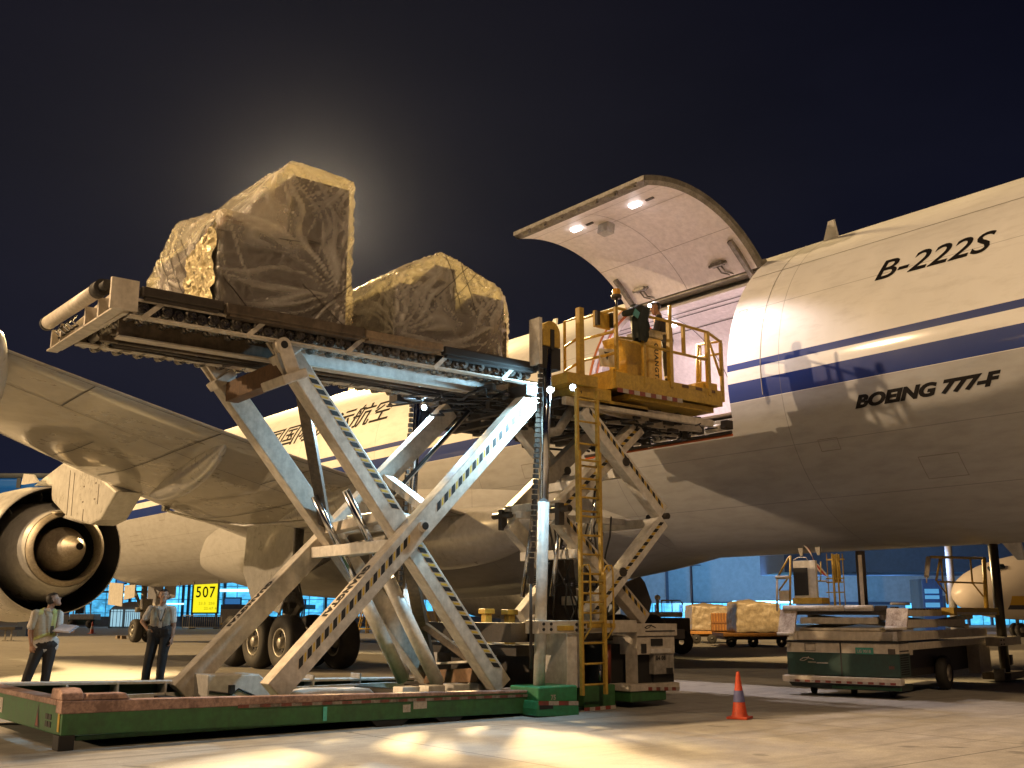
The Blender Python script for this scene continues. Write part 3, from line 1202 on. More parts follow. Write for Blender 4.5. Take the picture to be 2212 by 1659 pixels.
# stickers
b = MB()
p = [(0, 3.418, 14.15, .28)]
b.box((3.417, 14.1, .30), (.004, .34, .17))
b.box((7.75, 11.597, .235), (.20, .004, .10))
b.box((7.55, 11.597, .20), (.11, .004, .09))
builds(b, 'label_sticker', M_WHT, base)
b = MB()
b.box((3.416, 14.18, .29), (.006, .05, .09))
b.box((3.416, 14.06, .26), (.006, .10, .02))
for dy in (0, .11):
    for dz in (0, .075):
        b.box((3.416, 12.12 - dy, .23 + dz), (.006, .09, .055))
b.build('sticker_print', M_HB, base)
b = MB()
b.poly([(3.416, 12.55, .17), (3.416, 12.38, .17), (3.416, 12.46, .40)])
b.build('warning_triangle', M_HB, base)
b = MB()
b.poly([(3.4135, 12.515, .185), (3.4135, 12.415, .185), (3.4135, 12.46, .32)])
b.build('warning_triangle_fill', M_RED, base)
b = MB()
b.box((3.416, 11.7, .30), (.006, .06, .24))
b.build('yellow_marker', M_HY, base)
b = MB()
b.box((6.40, 11.583, .20), (.05, .006, .16))
b.build('teal_marker', plain('teal_reflector', (.10, .55, .45), .4), base)

# covers and tanks inside the frame
b = MB()
A = [at(447, 1512, 'y', 14.1), at(449, 1458, 'y', 14.1), at(560, 1456, 'y', 14.1), at(583, 1478, 'y', 14.1), at(590, 1512, 'y', 14.1)]
b.prism([(q.x, q.z) for q in A], 'y', 14.1, 14.6)
t_ = b.build('tank_cover', M_ARMW, loader, bevel=.02)
b = MB()
q0, q1, q2, q3 = at(452, 1494, 'y', 14.08), at(500, 1500, 'y', 14.08), at(515, 1488, 'y', 14.08), at(560, 1508, 'y', 14.08)
b.path([q0, q1, q2, q3], .014, 6)
b.box(at(500, 1489, 'y', 14.08), (.08, .05, .11))
b.build('hose', M_CABLE, t_)
b = MB()
A = [at(638, 1520, 'y', 11.9), at(655, 1496, 'y', 11.9), at(690, 1490, 'y', 11.9), at(800, 1488, 'y', 11.9), at(826, 1512, 'y', 11.9)]
b.prism([(q.x, q.z) for q in A], 'y', 11.9, 12.35)
b.build('pump_cover', M_ARMW, loader, bevel=.02)
b = MB()
b.prism([(6.2, .26), (6.28, .40), (7.4, .33), (7.4, .26)], 'y', 12.5, 12.62)
b.build('scissor_slide', M_ARM, loader, bevel=.01)
b = MB()
for k in range(4):
    b.b2(8.1 + k * .42, 8.38 + k * .42, 12.55, 12.8, .20, .38, .015)
builds(b, 'valve_block', M_ARMW, loader)


# ---- scissor arms
def arm(p0, p1, wd, ht, name, parent, m=M_ARM, head=None):
    b = MB()
    p0, p1 = V(p0), V(p1)
    d = (p1 - p0).normalized()
    b.beam(p0 + d * .05, p1 - d * .05, wd, ht, (0, 0, 1), .015)
    return b.build(name, m, parent), d


def arm_frame(p0, p1):
    d = (V(p1) - V(p0)).normalized()
    n = V((0, -1, 0))
    up = V((-d.z, 0, d.x))          # perpendicular in the scissor plane
    if up.z < 0:
        up = -up
    return d, n, up


def hazard(p0, p1, y, off, wd, t0, t1, n, parent, lean=.5):
    p0, p1 = V(p0), V(p1)
    d, nn, up = arm_frame(p0, p1)
    L = (p1 - p0).length
    b = MB()
    for k in range(n):
        s0, s1 = t0 + (t1 - t0) * k / n, t0 + (t1 - t0) * (k + 1) / n
        if k % 2 == 1:
            s0, s1 = s0 + .004, s1 - .004
        b.mi = k % 2
        w_ = wd if k % 2 == 0 else wd * .9
        o = V((0, y - p0.y, 0))
        a, c = p0 + d * L * s0 + o, p0 + d * L * s1 + o
        sh = d * w_ * lean
        b.poly([a + up * (off - w_ / 2) - sh, c + up * (off - w_ / 2) - sh, c + up * (off + w_ / 2) + sh, a + up * (off + w_ / 2) + sh])
    return b.build('hazard_tape', [M_HB, M_HY], parent)


def armtext(txt, p_start, d, wd, parent, nrm_off, size):
    bm = text_mesh(txt, size, 0, .012, 1.15)
    return place_text(bm, V(p_start), d, (0, -1, 0), 'maker_lettering', M_HB, parent)


SA0, SA1 = V((5.93, 12.12, .40)), V((10.08, 12.12, 4.60))
SB0, SB1 = V((9.66, 12.40, .30)), V((6.03, 12.40, 4.74))
SC0, SC1 = V((5.80, 14.68, .26)), V((10.32, 14.68, 4.78))
SD0, SD1 = V((9.95, 14.40, .18)), V((6.02, 14.40, 4.72))
oA, dA = arm(SA0, SA1, .24, .30, 'scissor_arm', loader)
oB, dB = arm(SB0, SB1, .24, .30, 'scissor_arm', loader)
oC, dC = arm(SC0, SC1, .24, .30, 'scissor_arm', loader)
oD, dD = arm(SD0, SD1, .24, .30, 'scissor_arm', loader)
hazard(SA0, SA1, 11.997, .02, .085, .08, .46, 28, oA)
hazard(SA0, SA1, 11.997, .02, .085, .56, .96, 28, oA)
hazard(SB0, SB1, 12.277, .07, .085, .06, .44, 26, oB, -.5)
hazard(SB0, SB1, 12.277, .07, .085, .54, .92, 26, oB, -.5)
for P0, P1, o_ in ((SA0, SA1, oA), (SC0, SC1, oC)):
    d, nn, up = arm_frame(P0, P1)
    armtext('GUANGTAI', P0 + d * 2.05 + up * .153 + V((0, .045, 0)), -d, .2, o_, up, .16)
# pins, heads and gussets
b = MB()
mid = SA0 + (SA1 - SA0) * .5
for p, y0, y1, r_ in ((mid, 11.93, 12.6, .075), (SC0 + (SC1 - SC0) * .5, 14.2, 14.85, .075)):
    b.tube((p.x, y0, p.z), (p.x, y1, p.z), r_, 16)
builds(b, 'pivot_pin', M_ARMW, loader)
b = MB()
b.tube((mid.x, 11.92, mid.z), (mid.x, 11.931, mid.z), .05, 16)
b.build('pivot_cap', M_HB, loader)
for P1, yc, d in ((SB1, 12.40, dB), (SD1, 14.40, dD)):
    b = MB()
    for o_ in (-.085, .085):
        b.beam(P1 - d * .12 + V((0, o_, 0)), P1 + d * .30 + V((0, o_, 0)), .05, .22, (0, 0, 1), .01)
    b.beam(P1 - d * .15, P1 - d * .02, .30, .36, (0, 0, 1), .02)
    b.tube(P1 + d * .22 + V((0, -.14, 0)), P1 + d * .22 + V((0, .14, 0)), .055, 14)
    b.build('arm_clevis', M_ARM, loader)
    b = MB()
    b.tube(P1 + d * .22 + V((0, -.15, 0)), P1 + d * .22 + V((0, -.139, 0)), .05, 14)
    b.build('clevis_pin', M_HB, loader)


P_, Q_ = at(637, 812, 'y', 11.90), at(613, 745, 'y', 11.90)
b = MB()
dd_ = (Q_ - P_).normalized()
for o_ in (0, .11):
    b.beam(P_ + V((0, o_, 0)), Q_ + V((0, o_, 0)), .03, .19, (0, 0, 1), .01)
b.tube(Q_ + V((0, -.02, 0)), Q_ + V((0, .14, 0)), .095, 20)
hd_ = b.build('arm_head_plate', M_ARM, oB)
b = MB()
b.tube(Q_ + V((0, -.024, 0)), Q_ + V((0, -.019, 0)), .05, 16)
b.build('head_pin', M_HB, hd_)
b = MB()
b.beam(P_ + V((0, .25, -.05)) - dd_ * .02, P_ + V((0, .25, -.05)) + dd_ * .10, .62, .36, (0, 0, 1), .015)
b.build('arm_collar', M_ARM, oB)


def onB(t, y=12.40):
    p = SB1 + (SB0 - SB1) * t
    return V((p.x, y, p.z))


def onD(t, y=14.40):
    p = SD1 + (SD0 - SD1) * t
    return V((p.x, y, p.z))


b = MB()
b.beam(onB(.045) + V((0, .12, -.05)), onD(.045) + V((0, -.12, -.05)), .20, .28, (0, 0, 1), .01)
b.build('tie_beam', M_RUST, loader)
for t, wd, ht, m in ((.47, .20, .14, M_ARM), (.54, .14, .20, M_ARM), (.955, .32, .20, M_RUST)):
    b = MB()
    b.beam(onB(t) + V((0, .12, 0)), onD(t) + V((0, -.12, 0)), wd, ht, (0, 0, 1), .01)
    b.build('tie_beam', m, loader)
b = MB()
b.beam(onB(.935) + V((0, .12, .10)), onD(.935) + V((0, -.12, .10)), .36, .03, (0, 0, 1))
b.build('tie_beam_top', M_ARMW, loader)
for p, q, wd, m in ((onB(.07), onD(.47), .15, M_BROWN), (onB(.54), onD(.975), .17, M_BROWN), (onB(.96), onB(.54) * .45 + onD(.975) * .55, .10, M_BROWN), (SA0 + (SA1 - SA0) * .55, SC0 + (SC1 - SC0) * .72, .13, M_ARM)):
    b = MB()
    b.beam(p, q, wd, wd, (0, 0, 1), .01)
    b.build('diagonal_brace', m, loader)
b = MB()
for t in (.44, .52):
    p = SA0 + (SA1 - SA0) * t
    q = SC0 + (SC1 - SC0) * t
    b.beam((p.x, 12.24, p.z), (q.x, 14.56, q.z), .16, .16, (0, 0, 1), .01)
builds(b, 'arm_cross_tube', M_ARMW, loader)
b = MB()
A = [at(797, 1128, 'y', 13.2), at(800, 1108, 'y', 13.2), at(850, 1100, 'y', 13.2), at(890, 1112, 'y', 13.2), at(918, 1135, 'y', 13.2)]
b.prism([(q.x, q.z) for q in A], 'y', 13.2, 13.9)
b.build('cylinder_hood', M_ARMW, loader, bevel=.02)
# lift cylinders between the arms
for y in (12.95, 13.85):
    b = MB()
    p, q = V((8.95, y, .38)), V((7.35, y, 3.02))
    b.tube(p, p + (q - p) * .55, .10, 16)
    o_ = b.build('lift_cylinder', M_ARMW, loader)
    b = MB()
    b.tube(p + (q - p) * .55, q, .055, 14)
    b.build('cylinder_rod', M_CHROME, o_)
# slim struts on the far side, a hose bundle along arm C
b = MB()
p, q = at(845, 1075, 'y', 13.9), at(1010, 893, 'y', 13.9)
b.tube(p, q, .035, 8)
b.build('support_strut', M_ARMW, loader)
b = MB()
b.tube(p + V((0, -.06, .05)), q + V((0, -.06, .05)), .028, 8)
b.build('hose', M_CABLE, loader)

# ---- main deck: a roller tray carried by two inner side beams
DX0, DX1 = 3.86, 10.02
wb0, wb1 = at(640, 742, 'y', 12.64), at(1098, 857, 'y', 12.64)
b = MB()
b.b2(wb0.x, wb1.x, 12.64, 12.74, wb1.z, wb0.z - .02, .008)
deckb = b.build('deck_side_beam', M_ARMW, loader)
b = MB()
b.b2(4.0, wb0.x - .01, 12.65, 12.74, wb1.z, wb0.z - .02, .008)
b.build('deck_rear_beam', M_BROWN, loader)
zf = at(674, 820, 'y', 14.1).z
b = MB()
b.b2(3.95, wb1.x, 14.0, 14.08, zf + .012, zf + .26, .006)
b.build('deck_side_beam', M_BROWN, loader)
b = MB()
b.b2(3.92, wb1.x - .3, 13.96, 14.14, zf - .012, zf + .010)
builds(b, 'deck_lower_flange', M_ARM, loader)
b = MB()
b.b2(4.0, wb1.x - .1, 12.60, 12.78, wb1.z - .022, wb1.z - .002)
builds(b, 'deck_lower_flange', M_ARM, loader)
b = MB()
for y in (13.05, 13.45):
    b.b2(4.05, DX1 - .2, y, y + .10, 4.74, 4.92, .008)
builds(b, 'deck_stringer', M_BROWN, loader)
b = MB()
for k in range(8):
    x = 4.5 + k * .70
    b.b2(x, x + .10, 12.745, 13.995, 4.765, 4.90)
builds(b, 'deck_cross_beam', M_BROWN, loader)
b = MB()
b.b2(DX0 + .08, DX1 - .1, 12.10, 14.30, 4.925, 4.94)
b.build('deck_pan', M_DARK, loader)
b = MB()
for k in range(7):
    y = 12.85 + .16 * k
    pts = [V((DX0 + .4 + .6 * i, y + .04 * math.sin(i * 1.7 + k), 4.755 + .015 * math.sin(i * 2.3 + k))) for i in range(10)]
    b.path(pts, .015 + .006 * (k % 3), 6)
builds(b, 'deck_hose', M_DARK, loader)
# roller channel: dark web, cream bars, rollers
b = MB()
b.b2(DX0 + .05, DX1, 11.985, 12.005, 4.90, 4.935)
b.b2(DX0 + .05, DX1, 11.985, 12.12, 4.715, 4.735)
for x in (4.05, 5.35, 6.75, 8.15, 9.35):
    b.beam((x, 11.99, 4.70), (x + .22, 11.99, 4.915), .02, .06, (1, 0, 0))
b.build('roller_channel', M_ARM, loader)
b = MB()
b.tube((0, 0, 0), (0, 2.28, 0), .058, 12)
b.tube((0, -.03, 0), (0, .0, 0), .025, 8)
for s in (.02, .35, .9, 1.5, 2.1):
    b.tube((0, s, 0), (0, s + .10, 0), .068, 12)
r0 = b.build('deck_roller', M_ROLL, loader, local=True)
r0.location = (4.08 - 6.6, 12.04 - 13.3, 4.86)
for k in range(1, 41):
    o_ = r0.copy()
    COL.objects.link(o_)
    o_.parent = loader
    o_.location = (4.08 + k * .145 - 6.6, 12.04 - 13.3 + (.02 if k % 2 else 0), 4.86 - (.03 if k % 2 else 0))
# side guides
for x0, x1, y, z0, z1, m in ((4.0, 5.0, 11.90, 4.95, 5.07, M_DARK), (5.02, 6.95, 11.86, 4.92, 5.05, M_BROWN), (6.97, 8.22, 11.86, 4.925, 5.035, M_TAN), (8.26, 9.98, 11.88, 4.90, 5.02, M_RUB)):
    for yy in (y, 14.32):
        b = MB()
        b.b2(x0, x1, yy, yy + .12, z0, z1, .02)
        b.b2(x0 + .05, x1 - .05, yy + .02, yy + .16, z0 - .03, z0)
        b.build('side_guide', m, loader)
# rear end: plate, brackets, the big end roller
b = MB()
b.prism([(12.02, 4.74), (14.6, 4.80), (14.6, 4.99), (12.02, 5.13)], 'x', 3.84, 3.90)
b.b2(3.70, 3.84, 12.0, 14.6, 4.76, 4.785)
b.b2(3.66, 3.98, 11.95, 12.0, 4.76, 5.13)
for y in (12.5, 13.0, 14.0, 14.4):
    b.b2(3.70, 3.84, y, y + .05, 4.76, 5.02)
endp = b.build('deck_end_plate', M_ARM, loader, bevel=.006)
b = MB()
b.tube((3.64, 12.40, 5.06), (3.64, 14.40, 5.10), .088, 20)
er = b.build('end_roller', M_TUBE, loader)
b = MB()
b.tube((3.64, 12.02, 5.05), (3.64, 12.20, 5.055), .055, 14)
b.tube((3.64, 12.20, 5.055), (3.64, 12.40, 5.06), .10, 18)
b.tube((3.64, 14.40, 5.10), (3.64, 14.48, 5.102), .093, 18)
builds(b, 'roller_end_sleeve', M_RUB, er)
b = MB()
for k in range(5):
    y = 14.2 - k * .17
    b.path([(3.74, y, 5.02), (3.68, y - .05, 4.93), (3.74, y - .12, 4.86), (3.68, y - .2, 4.82)], .014, 5)
b.build('hose', M_CABLE, endp)
b = MB()
b.b2(3.832, 3.838, 12.6, 13.9, 4.82, 4.93)
b.build('sign_board', M_GREYP, endp)

# ---- front end of the main deck and the hydraulics hanging there
rnd = random.Random(11)
b = MB()
for k in range(46):
    x0, y0 = rnd.uniform(9.3, 10.9), rnd.uniform(12.1, 14.4)
    z0 = rnd.uniform(4.46, 4.66) + .11 * (y0 - 12.1)
    pts = [V((x0, y0, z0))]
    for i in range(5):
        pts.append(pts[-1] + V((rnd.uniform(-.3, .3), rnd.uniform(-.3, .3), rnd.uniform(-.06, .06))))
    b.path(pts, rnd.uniform(.012, .026), 6)
b.build('hydraulic_hose', M_CABLE, loader)
b = MB()
for k in range(26):
    x0, y0 = rnd.uniform(9.1, 11.0), rnd.uniform(12.1, 14.8)
    b.box((x0, y0, rnd.uniform(4.52, 4.72) + .11 * (y0 - 12.1)), (rnd.uniform(.06, .3), rnd.uniform(.06, .4), rnd.uniform(.05, .2)), None, .01)
builds(b, 'valve_block', M_DARK, loader)
b = MB()
pts = [at(1183, 935, 'y', 12.3), at(1205, 932, 'y', 12.3), at(1222, 905, 'y', 12.3), at(1240, 875, 'y', 12.3)]
b.path(pts, .075, 12)
b.build('hydraulic_duct', M_GREYP, loader)


# ---- bridge: twin double scissor
def two(name, pts, y, wd, ht, m=M_ARMW, hz=False, lean=.5, offs=.05):
    p0, p1 = V((pts[0][0], y, pts[0][1])), V((pts[1][0], y, pts[1][1]))
    o_, d = arm(p0, p1, wd, ht, name, loader, m)
    if hz:
        hazard(p0, p1, y - wd / 2 - .003, offs, .06, .05, .95, 26, o_, lean)
    return o_


for y, s in ((12.12, 1), (13.72, -1)):
    yi = y + .2 * s
    two('bridge_scissor_arm', [(10.98, 4.50), (12.76, 2.92)], y, .20, .26, M_ARMW, s > 0, -.5)
    two('bridge_scissor_arm', [(12.76, 2.86), (11.05, 1.26)], y, .20, .24, M_ARMW, s > 0, .5, .02)
    two('bridge_scissor_arm', [(12.48, 4.40), (10.66, 2.86)], yi, .20, .26, M_ARM, s > 0, .5, .02)
    two('bridge_scissor_arm', [(10.66, 2.80), (12.50, 1.22)], yi, .20, .24, M_ARM, s > 0, -.5)
    b = MB()
    for x in (10.64, 12.77):
        b.tube((x, y - .14 * s, 2.90), (x, yi + .12 * s, 2.90), .05, 12)
        b.box((x, (y + yi) / 2, 2.83), (.12, .10, .34), None, .02)
    for x, z in ((11.87, 3.71), (11.75, 1.98)):
        b.tube((x, y - .13 * s, z), (x, yi + .12 * s, z), .07, 14)
    builds(b, 'scissor_joint', M_DARK, loader)
b = MB()
for x, z, wd in ((10.72, 2.98, .12), (12.70, 2.80, .12), (11.3, 3.35, .16), (11.95, 3.55, .12), (11.1, 2.25, .2), (11.5, 1.55, .14)):
    b.b2(x - wd / 2, x + wd / 2, 12.24, 13.62, z - .07, z + .07, .01)
b.b2(10.4, 12.9, 12.85, 12.99, 2.80, 2.90, .01)
builds(b, 'bridge_tie_beam', M_ARMW, loader)
for y in (12.55, 13.25):
    b = MB()
    p, q = V((11.35, y, 1.45)), V((10.98, y, 3.35))
    q2 = V((11.75, y, 3.45))
    b.tube(p, p + (q2 - p) * .5, .07, 12)
    o_ = b.build('bridge_cylinder', M_DARK, loader)
    b = MB()
    b.tube(p + (q2 - p) * .5, q2, .042, 12)
    b.tube(V((10.75, y, 1.6)), V((11.02, y, 3.2)), .036, 12)
    b.build('cylinder_rod', M_CHROME, o_)
b = MB()
for k in range(12):
    x0, y0 = rnd.uniform(11.0, 11.8), rnd.uniform(12.4, 13.4)
    pts = [V((x0, y0, 1.2))]
    for i in range(6):
        pts.append(pts[-1] + V((rnd.uniform(-.12, .12), rnd.uniform(-.12, .12), rnd.uniform(.18, .34))))
    b.path(pts, .016, 6)
for k in range(6):
    p0 = V((10.55 + .02 * k, 12.7 + .04 * k, 1.75 + .03 * k))
    b.path([p0, p0 + V((.25, 0, .05)), p0 + V((.6, .05, .02)), p0 + V((.9, 0, .0))], .010, 5)
b.build('hydraulic_hose', M_CABLE, loader)
b = MB()
A = [at(1383, 1245, 'y', 13.0), at(1393, 1258, 'y', 13.0), at(1408, 1300, 'y', 13.0), at(1402, 1330, 'y', 13.0), at(1360, 1325, 'y', 13.0), at(1330, 1270, 'y', 13.0)]
b.prism([(q.x, q.z) for q in A], 'y', 13.0, 13.06)
b.prism([(10.9, 1.15), (11.0, 1.9), (11.3, 2.3), (11.7, 2.2), (11.8, 1.15)], 'y', 13.1, 13.16)
builds(b, 'bridge_gusset', M_DARK, loader)

# bridge deck
b = MB()
b.b2(10.15, 14.15, 12.68, 15.62, 4.88, 4.95)
for y in (12.68, 13.4, 14.2, 15.0, 15.5):
    b.b2(10.2, 14.1, y, y + .12, 4.58, 4.875, .01)
for k in range(8):
    x = 10.4 + k * .5
    b.b2(x, x + .12, 12.3, 15.5, 4.52, 4.72)
b.build('bridge_deck', M_DARK, loader)
b = MB()
b.b2(10.6, 14.0, 12.0, 12.10, 4.50, 4.62, .01)
b.beam((11.4, 12.2, 4.55), (14.0, 12.75, 4.55), .08, .10)
b.beam((11.2, 12.9, 4.5), (14.0, 12.3, 4.5), .08, .10)
b.beam((11.8, 13.6, 4.5), (14.1, 12.9, 4.5), .08, .10)
b.build('bridge_underframe', M_ARM, loader)
b = MB()
for k in range(70):
    x0, y0 = rnd.uniform(10.7, 14.1), rnd.uniform(12.1, 14.8)
    pts = [V((x0, y0, rnd.uniform(4.36, 4.55)))]
    for i in range(5):
        pts.append(pts[-1] + V((rnd.uniform(-.3, .3), rnd.uniform(-.3, .3), rnd.uniform(-.06, .06))))
        pts[-1].x = min(max(pts[-1].x, 10.6), 14.1)
    b.path(pts, rnd.uniform(.010, .024), 6)
b.build('hydraulic_hose', M_CABLE, loader)
b = MB()
for k in range(34):
    b.box((rnd.uniform(10.8, 14.0), rnd.uniform(12.1, 14.6), rnd.uniform(4.38, 4.56)), (rnd.uniform(.05, .25), rnd.uniform(.05, .3), rnd.uniform(.04, .14)), Matrix.Rotation(rnd.uniform(0, 3), 3, 'Z'), .008)
builds(b, 'valve_block', M_DARK, loader)
b = MB()
for k in range(22):
    b.box((rnd.uniform(11.2, 14.0), rnd.uniform(12.1, 14.0), rnd.uniform(4.36, 4.5)), (rnd.uniform(.03, .09), rnd.uniform(.03, .09), .03), Matrix.Rotation(rnd.uniform(0, 3), 3, 'Z'))
builds(b, 'hose_fitting', M_CHROME, loader)
b = MB()
for k in range(5):
    y = 12.0 + k * .66
    b.tube((14.22, y, 4.52), (14.22, y + .34, 4.52), .065, 12)
builds(b, 'bumper_roller', M_TUBE, loader)
b = MB()
for k in range(6):
    y = 11.88 + k * .66
    b.box((14.2, y, 4.54), (.18, .14, .16), None, .02)
b.tube((14.28, 11.85, 4.42), (14.28, 15.6, 4.42), .03, 8)
builds(b, 'bumper_bracket', M_DARK, loader)
b = MB()
b.tube((14.30, 11.85, 4.375), (14.30, 15.6, 4.375), .022, 8)
b.build('orange_bumper_strip', plain('orange_rubber', (.55, .12, .03), .5), loader)

# ---- operator cage
CN, CF = 11.80, 12.66
b = MB()
b.b2(11.48, 14.02, CN, CN + .05, 4.83, 5.10, .006)
b.b2(11.48, 11.53, CN + .052, CF, 4.83, 5.14, .006)
b.b2(13.97, 14.02, CN + .052, CF, 4.83, 5.02, .006)
b.b2(11.54, 13.96, CN + .052, CF + .1, 4.90, 4.96)
b.build('cage_floor', M_YEL, loader)
b = MB()
bY(b, 1226, 1292, 802, 838, 11.82, .55, .01)
b.b2(10.7, 11.47, 11.9, 12.4, 4.62, 4.80, .01)
b.build('ladder_landing', M_YEL, loader)
b = MB()
b.b2(11.9, 13.9, CN + .1, CF, 4.72, 4.82, .01)
b.b2(11.3, 12.4, 12.0, 12.6, 4.56, 4.66, .01)
builds(b, 'cage_support', M_YEL, loader)
reflect_strip((11.5, CN - .004, 4.80), (13.0, CN - .004, 4.80), .07, 12, (0, -1, 0), loader)
reflect_strip((13.0, CN - .004, 5.06), (14.0, CN - .004, 5.06), .05, 6, (0, -1, 0), loader, ma=M_RUST, mb_=M_YEL)


def rail(pts, r_=.026, name='guard_rail', m=None):
    b = MB()
    b.path(pts, r_, 8)
    return b.build(name, m or M_YEL, loader)


def cy(u, v, y=CN + .02):
    return at(u, v, 'y', y)


def post(u, v0, v1, y=CN + .02, s=.055):
    a, c = cy(u, v0, y), cy(u, v1, y)
    b = MB()
    x = (a.x + c.x) / 2
    b.b2(x - s / 2, x + s / 2, y - s / 2, y + s / 2, min(a.z, c.z), max(a.z, c.z), .008)
    return b.build('guard_post', M_YEL, loader)


bp_ = post(1331, 664, 800)
post(1391, 735, 832)
post(1447, 694, 838, s=.08)
post(1476, 703, 765)
post(1529, 717, 855, s=.07)
post(1559, 742, 868)
rail([cy(1331, 665), cy(1365, 673), cy(1400, 684), cy(1447, 695), cy(1528, 718), cy(1558, 740)])
rail([cy(1331, 732), cy(1391, 744), cy(1447, 759), cy(1529, 778)])
rail([cy(1447, 698), cy(1447, 660)], .03)
X0 = cy(1331, 665).x
for zz in (0, .36, .72):
    z = cy(1331, 665).z - .02 - zz
    rail([V((X0, CN + .02, z)), V((X0, CF, z + .02))])
b = MB()
b.b2(X0 - .025, X0 + .025, CF - .03, CF + .03, 5.0, 6.32, .01)
b.build('guard_post', M_YEL, loader)
# hinged gate at the ladder side
G0 = at(1252, 668, 'y', 12.0)
for dx in (0, ):
    b = MB()
    b.b2(G0.x - .05, G0.x + .05, 11.95, 12.05, 4.85, G0.z + .02, .01)
    b.build('gate_post', M_YEL, loader)
rail([V((G0.x + .05, 12.0, G0.z)), V((G0.x + .10, 12.15, G0.z - .08)), V((G0.x + .12, 12.5, G0.z - .08)), V((G0.x + .12, 12.5, 5.1))])
rail([V((G0.x, 12.0, G0.z - .45)), V((G0.x + .12, 12.5, G0.z - .5))], .022)
rail([V((G0.x, 12.0, G0.z - .85)), V((G0.x + .12, 12.5, G0.z - .9))], .022)
# gate at the aircraft end
for (u0, v0, u1, v1) in ((1507, 745, 1558, 737), (1507, 772, 1556, 764)):
    p, q = at(u0, v0, 'y', 12.5), at(u1, v1, 'y', CN + .02)
    rail([p, q], .022)
rail([at(1507, 745, 'y', 12.5), at(1507, 830, 'y', 12.5)], .03)
rail([at(1513, 748, 'y', 12.45), at(1513, 826, 'y', 12.45)], .022)
rail([cy(1531, 735), cy(1556, 812)], .022)
b = MB()
b.b2(13.62, 14.0, CN + .08, CN + .5, 5.02, 5.24, .02)
b.build('yellow_case', M_YEL, loader)
# beacon
b = MB()
t0 = cy(1332, 664)
b.tube(t0, t0 + V((0, 0, .16)), .02, 8)
b.lathe(t0 + V((0, 0, .15)), (0, 0, 1), [(.001, 0), (.085, 0), (.085, .05), (.07, .06)], 16)
bc = b.build('beacon_base', M_DARK, loader)
b = MB()
b.lathe(t0 + V((0, 0, .20)), (0, 0, 1), [(.066, 0), (.068, .07), (.06, .10), (.03, .115), (.001, .118)], 16)
b.build('beacon_lens', M_AMBER, bc)
# control console
b = MB()
b.b2(12.46, 12.78, 12.02, 12.50, 4.96, 5.86, .02)
cons = b.build('control_console', mat('pale_yellow_panel', (.62, .44, .16), .45, dirt=.3), loader)
b = MB()
b.prism([(11.86, 5.80), (12.46, 5.86), (12.46, 5.0), (12.02, 5.0), (12.02, 5.42)], 'y', 12.10, 12.52)
b.build('console_desk', M_YEL, loader, bevel=.02)
b = MB()
b.b2(12.06, 12.34, 12.094, 12.10, 5.03, 5.16)
b.build('console_recess', M_DARK, loader)
b = MB()
b.b2(12.44, 12.80, 12.0, 12.52, 5.862, 6.0, .02)
b.build('console_top', M_GREYP, cons)
bm = text_mesh('GUANGTAI', .125, 0, .006, 1.2)
place_text(bm, V((12.60, 12.014, 5.78)), (0, 0, -1), (1, 0, 0), 'maker_lettering', M_DARK, cons)
# warning plate, work light box
b = MB()
P = at(1300, 768, 'y', 12.2)
b.box((P.x + .12, 12.2, P.z - .02), (.34, .03, .30), Matrix.Rotation(R(-6), 3, 'Y'), .008)
wpl = b.build('warning_plate', M_ARMW, loader)
b = MB()
q = V((P.x + .10, 12.182, P.z))
b.poly([q + V((-.07, 0, .07)), q + V((.07, 0, .07)), q + V((0, 0, -.07))])
b.build('warning_triangle', M_HB, wpl)
b = MB()
P = at(1300, 692, 'y', 12.2)
b.box(P, (.36, .06, .28), None, .02)
lb = b.build('lamp_box', M_YEL, loader)
b = MB()
b.box(P + V((-.15, -.06, 0)), (.07, .07, .24), None, .02)
b.box(P + V((.16, -.06, .01)), (.05, .07, .26), None, .02)
builds(b, 'floodlight_housing', M_RUB, lb)
# two work lamps under the landing and one at the far mast
LP = []
for (u, v, y) in ((1238, 837, 11.74), (1189, 842, 11.50), (917, 880, 14.95)):
    p = at(u, v, 'y', y)
    b = MB()
    b.lathe(p, (-.75, -.5, -.25), [(.001, -.06), (.05, -.05), (.062, 0), (.062, .015)], 16)
    o_ = b.build('work_lamp', M_DARK, loader)
    b = MB()
    b.lathe(p, (-.75, -.5, -.25), [(.045, .016), (.001, .020)], 16)
    b.build('lamp_lens', M_LED, o_)
    LP.append(p)
lamp('work_light', 'SPOT', LP[0] + V((-.10, .0, -.04)), 1000, (.42, .78, 1.0), (6.5, 12.5, 3.1), .05, 84, .6)
lamp('work_light', 'SPOT', LP[1] + V((-.22, -.06, -.03)), 420, (.46, .80, 1.0), (6.5, 13.6, .2), .05, 120, .5)
lamp('work_light', 'SPOT', LP[2] + V((-.10, -.06, -.04)), 1000, (.50, .80, 1.0), (6.5, 13.6, .6), .05, 120, .5)

